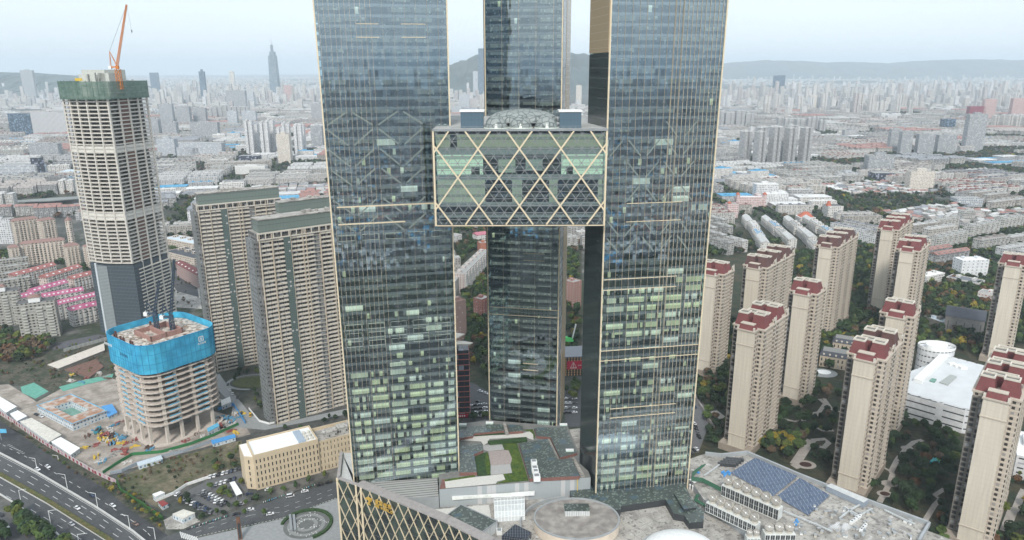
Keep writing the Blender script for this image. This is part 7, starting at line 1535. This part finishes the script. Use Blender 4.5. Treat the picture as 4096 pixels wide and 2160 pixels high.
scatter(Q1,[(-200,880),(120,880),(420,860),(700,900),(720,1010),(560,1120),(300,1200),(-200,1230)],7.5,(.9,1.4),(3,3,2,6,.5,6,6),'in the autumn wood beside the railway'); scatter(Q1,[(-100,700),(60,700),(250,860),(-100,880)],7,(.8,1.1),DG,'below the cut-off grey tower block'); scatter(Q1,[(400,820),(600,840),(760,760),(820,800),(640,880),(420,880)],7,(.7,1.1),DG,'at the foot of the grey tower block'); line(Q1,[(1150,620),(1250,650)],6,(.8,1.2),(0,0,2,6,1,2,2),'before the short magenta row')
scatter(Q6,[(-50,420),(100,440),(130,520),(30,540),(-60,520)],8,(.9,1.2),DG,'at the picture edge below the white grid slab'); scatter(Q6,[(610,530),(690,500),(700,570),(620,600)],7,(.8,1.2),DG,'between the ivory blocks and the red-roofed rows'); scatter(Q6,[(890,600),(980,580),(1010,660),(900,650)],7,(.9,1.2),DG,'between the red-roofed rows and the concrete tower'); line(Q6,[(330,560),(440,535)],7,(.7,1),DG,'before the long ivory block')
scatter(Q2,[(1150,810),(1200,830),(1340,900),(1330,880),(1180,790)],8,(.6,.9),DG,'on the market street'); 
# park right
scatter(QR,[(400,60),(560,0),(1100,0),(1400,100),(1560,180),(1500,640),(1450,820),(1200,760),(870,620),(560,640),(480,560),(440,330),(360,110)],7.4,(.75,1.25),(9,13,3,1,.3,.5,2),'in the gardens behind the solar roof',.62,True)
scatter(Q5,[(400,700),(560,420),(700,560),(960,620),(920,900),(840,1340),(760,1230),(380,1090),(280,1020)],7.2,(.75,1.3),(9,13,3,1,.2,.7,2.2),'in the gardens between the red-and-brown and triple crowned towers',.62,True)
scatter(Q5,[(1350,770),(1429,780),(1600,900),(1600,1500),(1180,1500),(1230,1000)],7.2,(.75,1.25),(6,8,5,4,2,2,1.5),'in the gardens at the picture edge past the triple crowned tower',.6,True)
scatter(Q5,[(740,1290),(840,1290),(870,1420),(740,1420)],6,(.7,1.1),(5,4,6,4,0,0,0),'at the corner of the podium wing',.6)
scatter(D,[(1745,900),(1840,820),(1985,640),(2060,620),(2350,620),(2600,700),(2600,860),(2480,900),(2300,880),(2200,900),(2050,960),(1900,990),(1760,1010)],8.2,(.8,1.4),(9,11,4,2,.6,.9,2),'among the cream towers',.6,True)
scatter(D,[(2330,700),(2480,720),(2500,790),(2340,760)],9,(1.,1.5),(5,4,3,2,0,8,4),'in the rust-coloured grove by the grey hall',.5); scatter(D,[(2330,640),(2600,560),(2620,590),(2340,690)],8,(.9,1.3),DG,'in the dark avenue below the pale slab rows',.5)
scatter(D,[(1750,600),(1860,610),(1990,600),(1990,625),(1760,650)],8,(.9,1.3),DG,'in the belt behind the first cream tower',.5); line(D,[(2090,862),(2130,850),(2150,880)],8,(.9,1.1),(1,1,2,4,12,1,0),'yellow by the villas') 
scatter(QR,[(870,560),(980,540),(1290,520),(1270,600),(1050,700),(900,640)],6.5,(.8,1.1),(4,4,6,3,4,4,0),'in the coloured clump behind the podium parapet',.5)
# between the towers
scatter(QM,[(300,180),(420,90),(432,180),(350,260),(300,330)],7.5,(.9,1.3),(8,9,5,2,0,1,1),'in the belt under the skybridge',.5); scatter(QM,[(340,480),(500,330),(515,520),(515,1040),(390,960),(370,860)],7.5,(.9,1.3),(9,10,4,2,.5,1,1),'in the dark park seen between the pale and grey-green towers',.5)
scatter(QM,[(410,720),(500,720),(500,800),(410,790)],7,(.8,1.1),(1,1,2,3,8,2,0),'in the yellow clump seen between the pale and grey-green towers',.4); scatter(QM,[(385,1270),(515,1260),(520,1310),(390,1315)],5,(.6,.8),(2,8,2,0,0,0,0),'at the podium edge under the grey-green tower',.1)
scatter(QM,[(1015,100),(1070,80),(1100,700),(1100,860),(1010,840),(1015,300)],8,(.9,1.3),(8,9,5,2,1.5,1,1),'in the gap between the grey-green tower and the black side wall',.5); scatter(QM,[(1005,1050),(1070,1045),(1110,1120),(1060,1180),(1005,1130)],6.5,(.8,1.1),(2,2,8,4,0,0,0),'by the poster building',.3)
scatter(D,[(-40,480),(170,462),(190,478),(60,500),(-40,530)],9,(.9,1.4),(8,10,2,2,0,3,3),'round the grey station roof',.7)
for x,y in CITYTREES:
    q=free(x,y,2,False)
    if q and not any(inpoly(q[0],q[1],P) for P in EX): TREES.append((x,y,rt_.uniform(.95,1.6))+tcol((9,11,2,1.6,.1,.9,3))+('city',))
for f_,poly_,st_,wt_ in ((Q3,[(800,950),(1000,850),(1280,780),(1640,700),(1650,860),(1420,935),(1250,995),(1060,1100),(960,1075)],4.2,(1,1,1,5,0,1,7)),(Q3,[(-300,200),(300,80),(700,-20),(780,230),(640,260),(470,290),(250,330),(0,300)],5.2,(2,2,1,6,0,1,7)),(Q3,[(0,520),(320,735),(640,915),(780,985),(1080,1260),(1100,1290),(700,995),(400,815),(0,555)],5.,(1,1,1,5,1,1,5)),(Q2,[(1140,830),(1200,850),(1330,900),(1380,1080),(1170,1060)],7,(3,3,1,3,0,1,5))):
    q=[f_(x,y,0) for x,y in poly_]; P=[(p.x,p.y) for p in q]; x0,x1,y0,y1=min(p[0] for p in P),max(p[0] for p in P),min(p[1] for p in P),max(p[1] for p in P)
    for _ in range(int((x1-x0)*(y1-y0)/st_**2)):
        x,y=rt_.uniform(x0,x1),rt_.uniform(y0,y1)
        if inpoly(x,y,P) and math.sin(x*.11+2)*math.cos(y*.13)+rt_.uniform(-.7,.7)>0: TREES.append((x,y,rt_.uniform(.14,.42))+tcol(wt_)+('city',))
# hidden ones are left out, the largest in view become things of their own
vis=[]
for k,t in enumerate(TREES):
    p=px((t[0],t[1],3)); X,Y=p[0]*.62866,p[1]*.62866
    if -30<X<2610 and Y<1400: vis.append(k)
def tvis(t):
    p=px((t[0],t[1],3)); X,Y=p[0]*.62866,p[1]*.62866
    return shows((X,Y)) and not(845<X<1500 and Y>1060) and not(X>1480 and Y>1135+(X-1830)*.36 and X<2350)
cand=[k for k in vis if TREES[k][5]!='city' and tvis(TREES[k])]; cand.sort(key=lambda k:math.hypot(TREES[k][0],TREES[k][1])/TREES[k][2]**.5); indt=cand[:285]
TM=[(mesh('crown',a,M_leaf),mesh('trunk',b,M_bark)) for a,b in TP]; cnt={}
NMS={'yellow':'autumn_tree','rust-brown':'autumn_tree','brownish bare':'autumn_tree'}
for k in indt:
    x,y,sc,cl,cn_,wh=TREES[k]; key=(cn_,wh); cnt[key]=cnt.get(key,0)+1; j=rt_.randrange(6)
    t=thing(NMS.get(cn_,'leafy_tree'),cn_+' tree, '+ordw(cnt[key])+' '+wh.replace('yellow by','by'),'tree',(x,y,.02),rt_.uniform(0,6.28),'trees '+wh.replace('yellow by','by')); t.scale=(sc,sc,sc)
    obj('crown',TM[j][0],None,t,cl); obj('trunk',TM[j][1],None,t)
s_=set(indt); g3=[[] for _ in range(6)]; g2=[[] for _ in range(4)]; g1_=[[] for _ in range(3)]; tr=[]
for k in vis:
    if k in s_: continue
    x,y,sc,cl,_,_w=TREES[k]; d_=math.hypot(x,y); e=(x,y,.02,rt_.uniform(0,6.28),sc,sc,cl)
    if d_<620: g3[k%6].append(e); tr.append((x,y,0,0,sc,sc,(1,1,1)))
    elif d_<1100: g2[k%4].append(e)
    else: g1_[k%3].append(e)
groups=[(TA[i][0],g3[i],0,.3) for i in range(6)]+[(TA[0][1],tr,1,0)]+[(MIDA[i],g2[i],0,.3) for i in range(4)]+[(FARA[i],g1_[i],0,.3) for i in range(3)]
o=obj('woodland',merge('woodland',groups,[M_leaf,M_bark]),None); tag(o,kind='stuff')
print('trees',len(TREES),len(vis),len(indt))
# ------------------------------------------------------------- cars
def tinted(n,rough,spec,metal=0.):
    g=G(n); return g.done(g.pbr(g.tint(),rough,metal,spec))
M_paint=tinted('car_paint',.25,.6); M_cg=mat('car_glass',(.02,.025,.03),.1,.05,spec=.8); M_tyre=mat('tyre',(.02,.02,.02),.9,.1)
def car_parts(L=4.6,W=1.85,van=False):
    b=MB(); h=.75; prof=[(-L/2,.35),(-L/2,.72),(-L/2+.25,.92),(-L*.24,1.0),(L*.20,.98),(L/2-.15,.78),(L/2,.6),(L/2,.35)]
    n=len(prof)
    k=len(b.v); b.v+=[(x,-W/2,z) for x,z in prof]+[(x,W/2,z) for x,z in prof]
    for i in range(n): j=(i+1)%n; b.f.append((k+i,k+n+i,k+n+j,k+j)); b.m.append(0)
    b.f.append(tuple(k+i for i in range(n))); b.m.append(0); b.f.append(tuple(k+2*n-1-i for i in range(n))); b.m.append(0)
    c=MB(); t=1.5 if not van else 2.0; x0,x1=(-L*.38,L*.22) if not van else (-L*.48,L*.36)
    k=0; c.v=[(x0,-W*.46,.96),(x1,-W*.46,.96),(x1,W*.46,.96),(x0,W*.46,.96),(x0+(.5 if not van else .1),-W*.38,t),(x1-.75,-W*.38,t),(x1-.75,W*.38,t),(x0+(.5 if not van else .1),W*.38,t)]
    for q in ((0,1,5,4),(1,2,6,5),(2,3,7,6),(3,0,4,7)): c.f.append(q); c.m.append(0)
    r=MB(); z=t+.005; r.prism([(x0+.45,-W*.39),(x1-.7,-W*.39),(x1-.7,W*.39),(x0+.45,W*.39)],z,z+.05)
    w=MB(); n=10; 
    for s in (-.1,.1):
        pass
    ring=[(.33*math.cos(2*math.pi*i/n),.33*math.sin(2*math.pi*i/n)) for i in range(n)]; k=0; w.v=[(x,-.1,z) for x,z in ring]+[(x,.1,z) for x,z in ring]
    for i in range(n): j=(i+1)%n; w.f.append((i,n+i,n+j,j)); w.m.append(0)
    w.f.append(tuple(range(n))); w.m.append(0); w.f.append(tuple(range(2*n-1,n-1,-1))); w.m.append(0)
    return [mesh('body',b,M_paint),mesh('cabin_glass',c,M_cg),mesh('roof_panel',r,M_paint),mesh('wheel',w,M_tyre)],L,W
CARM=car_parts(); VANM=car_parts(5.2,1.95,True)
CC={'white':(.72,.73,.74),'black':(.02,.02,.025),'silver':(.40,.41,.43),'grey':(.15,.155,.165),'dark blue':(.03,.05,.10),'brown':(.22,.14,.11),'yellow':(.75,.45,.03),'red':(.40,.03,.03)}
ccnt={}
def car(x,y,f,ang,col,where,van=False,grp='cars'):
    p=f(x,y,0); key=(col,where); ccnt[key]=ccnt.get(key,0)+1; n=ccnt[key]
    (b,c,r,w),L,W=VANM if van else CARM
    t=thing('van' if van else 'car',col+(' van, ' if van else ' car, ')+ordw(n)+' '+col+' one '+where,'van' if van else 'car',(p.x,p.y,LV[0]+.05),ang,grp)
    obj('body',b,None,t,CC[col]); obj('cabin_glass',c,None,t); obj('roof_panel',r,None,t,CC[col])
    for sx in (-1,1):
        for sy in (-1,1): obj('wheel',w,None,t,loc=(sx*L*.31,sy*(W/2-.08),.33))
HA=frame2(Q3(250,901),Q3(640,1131))[0]; SA=frame2(Q3(1330,1332),Q3(1930,1202))[0]
for x,y,c_,w_ in ((325,866,'white','on the service road by the cabins'),(257,884,'white','on the highway under a street lamp'),(628,1062,'dark blue','on the highway near a lamp foot'),(766,1131,'white','on the service road further down'),(525,1148,'white','in the middle lanes of the highway'),(487,1258,'silver','on the inner highway lanes'),(920,1256,'brown','on the service road near the junction'),(8,1193,'black','on the slip road'),(45,1274,'white','on the slip road'),(-5,1252,'white','on the slip road edge')): car(x,y,Q3,HA,c_,w_,grp='cars on the highway')
for x,y,c_,v_ in ((1700,1158,'white',0),(1835,1188,'white',0),(1970,1067,'white',1),(2070,1034,'white',0),(1606,1190,'black',0),(1823,1022,'white',0),(1692,1050,'dark blue',0),(1728,1082,'black',0),(2172,988,'black',0),(2232,972,'black',0),(1640,1120,'silver',0)): car(x,y,Q3,SA,c_,'along the street before the sand office',bool(v_),'cars on the street')
for k,c_ in enumerate(('white','white','black','white','silver','dark blue','grey','black')): car(1428+k*29,934-k*8,Q3,SA+R(75),c_,'in the top row of the office car park',False,'cars in the office car park')
for k in range(8): car(1382+k*21,1036+k*11,Q3,SA+R(72),rt_.choice(['white','black','silver','white','grey']),'in the middle double row of the car park',False,'cars in the office car park'); car(1360+k*21,1046+k*11,Q3,SA+R(72),rt_.choice(['black','grey','dark blue','white']),'in the near side of the middle row',False,'cars in the office car park')
for k in range(7): car(1205+k*26,1052+k*16+(k%2)*4,Q3,SA+R(60),('white','black','white','silver','white','black','grey')[k],'in the fence-side row of the car park',False,'cars in the office car park')
for k in range(7): car(1330+k*17,1120+k*9,Q3,SA+R(70),rt_.choice(['black','black','grey','dark blue']),'in the dark row by the guard house',False,'cars in the office car park')
for k in range(5): car(1470+k*30,985-k*9,Q3,SA+R(75),('silver','white','white','black','dark blue')[k],'beside the parking canopy',False,'cars in the office car park')
for x,y,c_,v_ in ((1548,308,'black',0),(1562,345,'white',0),(1580,370,'white',0),(1612,395,'black',0),(1640,500,'black',0),(1700,515,'yellow',1),(1470,335,'silver',0),(1500,420,'white',0)): car(x,y,Q3,R(110),c_,'on the lane behind the blue hoarding',bool(v_),'cars on the lane')
for x,y,c_ in ((247,512,'black'),(280,525,'white')): car(x,y,Q3,HA,c_,'before the courtyard site office',False,'cars on the building site')
for k in range(16): car(392+(k%4)*30+(k//4)*3,1205+(k//4)*24-(k%4)*3,QM,R(20),rt_.choice(['white','white','white','black','silver','black']),'in the lot seen between the pale and grey-green towers',False,'cars in the gap parking lot')
for k,(x,y) in enumerate(((455,1112),(490,1126),(440,1180))): car(x,y,QM,R(-30),('white','white','black')[k],'on the road seen past the red-ledged tower',False,'cars in the gap parking lot')
for k in range(12): car(1012+(k%3)*26,1160+(k//3)*30,QM,R(10),rt_.choice(['white','black','grey','white']),'in the gap beside the black side wall',False,'cars in the far gap')
for k,(x,y,c_) in enumerate(((355,195,'black'),(350,165,'white'),(368,270,'dark blue'),(363,405,'white'),(372,430,'black'),(380,455,'black'),(390,480,'grey'),(398,505,'black'),(402,520,'black'),(360,625,'black'),(380,615,'white'),(340,650,'black'))): car(x,y,QR,R(105),c_,'along the lane beside the stepped stone fence',False,'cars on the garden lane')
# scooters in rows by the street
def scooter(x,y,k):
    p=Q3(x,y); t=thing('scooter','parked scooter, '+ordw(k+1)+' in the line along the street kerb','scooter',(p.x,p.y,LV[0]+.02),SA+R(80),'scooters parked by the kerb'); cl=rt_.choice([(.05,.05,.06),(.10,.35,.55),(.6,.6,.6),(.05,.30,.25)])
    obj('body',MB().box(-.7,.5,-.15,.15,.35,.75).box(-.6,0,-.17,.17,.75,.95),mat('scooter_paint',None,.5,.05),t,cl); obj('handlebar',MB().beam((.55,0,.5),(.45,0,1.1),.1).beam((.45,-.3,1.1),(.45,.3,1.1),.07),M_dark,t)
    for x_ in (-.55,.6): obj('wheel',MB().beam((x_-.2,0,.22),(x_+.2,0,.22),.12,.44),M_tyre,t)
k=0
for a_,b_,n in (((1270,1290),(1560,1195),24),((1790,1108),(2150,985),26)):
    for i in range(n): scooter(a_[0]+(b_[0]-a_[0])*i/n+rt_.uniform(-2,2),a_[1]+(b_[1]-a_[1])*i/n,k); k+=1
# street lamps
def lamp(bx,by,hx,hy,k,f=Q3):
    p=f(bx,by); H=hz(p,1360+hy/1.697); q=px((p.x,p.y,H)); d_=math.hypot(p.x,p.y); arm=(hx/1.697-q[0])/FPX*d_*1.05
    t=thing('street_lamp','white highway lamp post with a short angled arm, '+ordw(k+1)+' down the highway','street lamp',(p.x,p.y,0),0,'highway lamp posts')
    obj('pole',MB().cyl((0,0),.22,0,H,8,r2=.12),M_white,t); obj('arm',MB().tube([(0,0,H-.2),(arm*.85,0,H+.5)],.11,6),M_white,t); obj('lamp_head',MB().box(min(arm,arm*.8),max(arm,arm*.8),-.25,.25,H+.4,H+.62),M_greyw,t)
for k,(bx,by,hx,hy) in enumerate(((252,880,203,803),(458,1008,396,912),(664,1136,608,1040),(885,1292,822,1190),(1055,1352,1003,1275),(147,1118,170,1018),(352,1283,375,1158),(540,1400,586,1318),(398,822,360,785))): lamp(bx,by,hx,hy,k)
# billboard at the picture edge
p=Q3(10,680); t=thing('road_sign','small blue and white gantry sign at the picture edge over the highway','road sign',(p.x,p.y,0)); H=hz(p,1360+605/1.697); obj('post',MB().box(-.2,.2,-.2,.2,0,H-2),M_grey,t); obj('panel',MB().box(-6,5,-.2,.2,H-3,H),mat('sky_blue_trim'),t); obj('white_panel',MB().box(-6,-1,-.4,-.21,H-4.2,H-.4),M_white,t)
# truck on the site
p=Q3(665,628); t=thing('dump_truck','turquoise dump truck parked on the building site haul road','truck',(p.x,p.y,.1),R(100)); obj('cab',MB().box(2.2,4.2,-1.2,1.2,.9,3.2),mat('truck_teal',(.05,.25,.32),.5,.06),t); obj('bed',MB().frus(-3.8,2.,-1.3,1.3,1.,2.9,(-.2,-.15)),mat('truck_teal'),t); obj('load',MB().frus(-3.4,1.7,-1.1,1.1,2.91,3.5,.6),mat('dark_soil',(.06,.04,.035),.95,.2),t)
for x_ in (-2.8,-1.4,2.9):
    for y_ in (-1.1,1.1): obj('wheel',MB().beam((x_-.45,y_,.5),(x_+.45,y_,.5),.35,.95),M_tyre,t)
# steam from the wing roof
g=G('steam'); g.n.clear(); out=g.n.new('ShaderNodeOutputMaterial'); v=g.n.new('ShaderNodeVolumePrincipled'); v.inputs['Color'].default_value=(1,1,1,1)
nn_=g.n.new('ShaderNodeTexNoise'); nn_.inputs['Scale'].default_value=.35; nn_.inputs['Detail'].default_value=3; ge=g.n.new('ShaderNodeNewGeometry'); g.nt.links.new(ge.outputs['Position'],nn_.inputs['Vector']); g.nt.links.new(g.rng(nn_.outputs['Fac'],.46,.66,0,.9),v.inputs['Density']); g.nt.links.new(v.outputs[0],out.inputs['Volume'])
p=QR(1570,1255,51); o=obj('steam',MB().dome((0,0),5.5,3.2,4.,.3,14,5),g.mat,None,loc=(p.x,p.y,49.5)); tag(o,kind='stuff')
# ------------------------------------------------------------- haze
g=G('haze_air'); g.n.clear(); out=g.n.new('ShaderNodeOutputMaterial'); v=g.n.new('ShaderNodeVolumePrincipled')
v.inputs['Color'].default_value=(.80,.91,1.,1); v.inputs['Density'].default_value=HAZE; v.inputs['Anisotropy'].default_value=.0
g.nt.links.new(v.outputs[0],out.inputs['Volume'])
mb=MB().box(-40000,40000,-40000,40000,-1.5,660)
h=obj('haze',mb,g.mat); tag(h,kind='stuff')
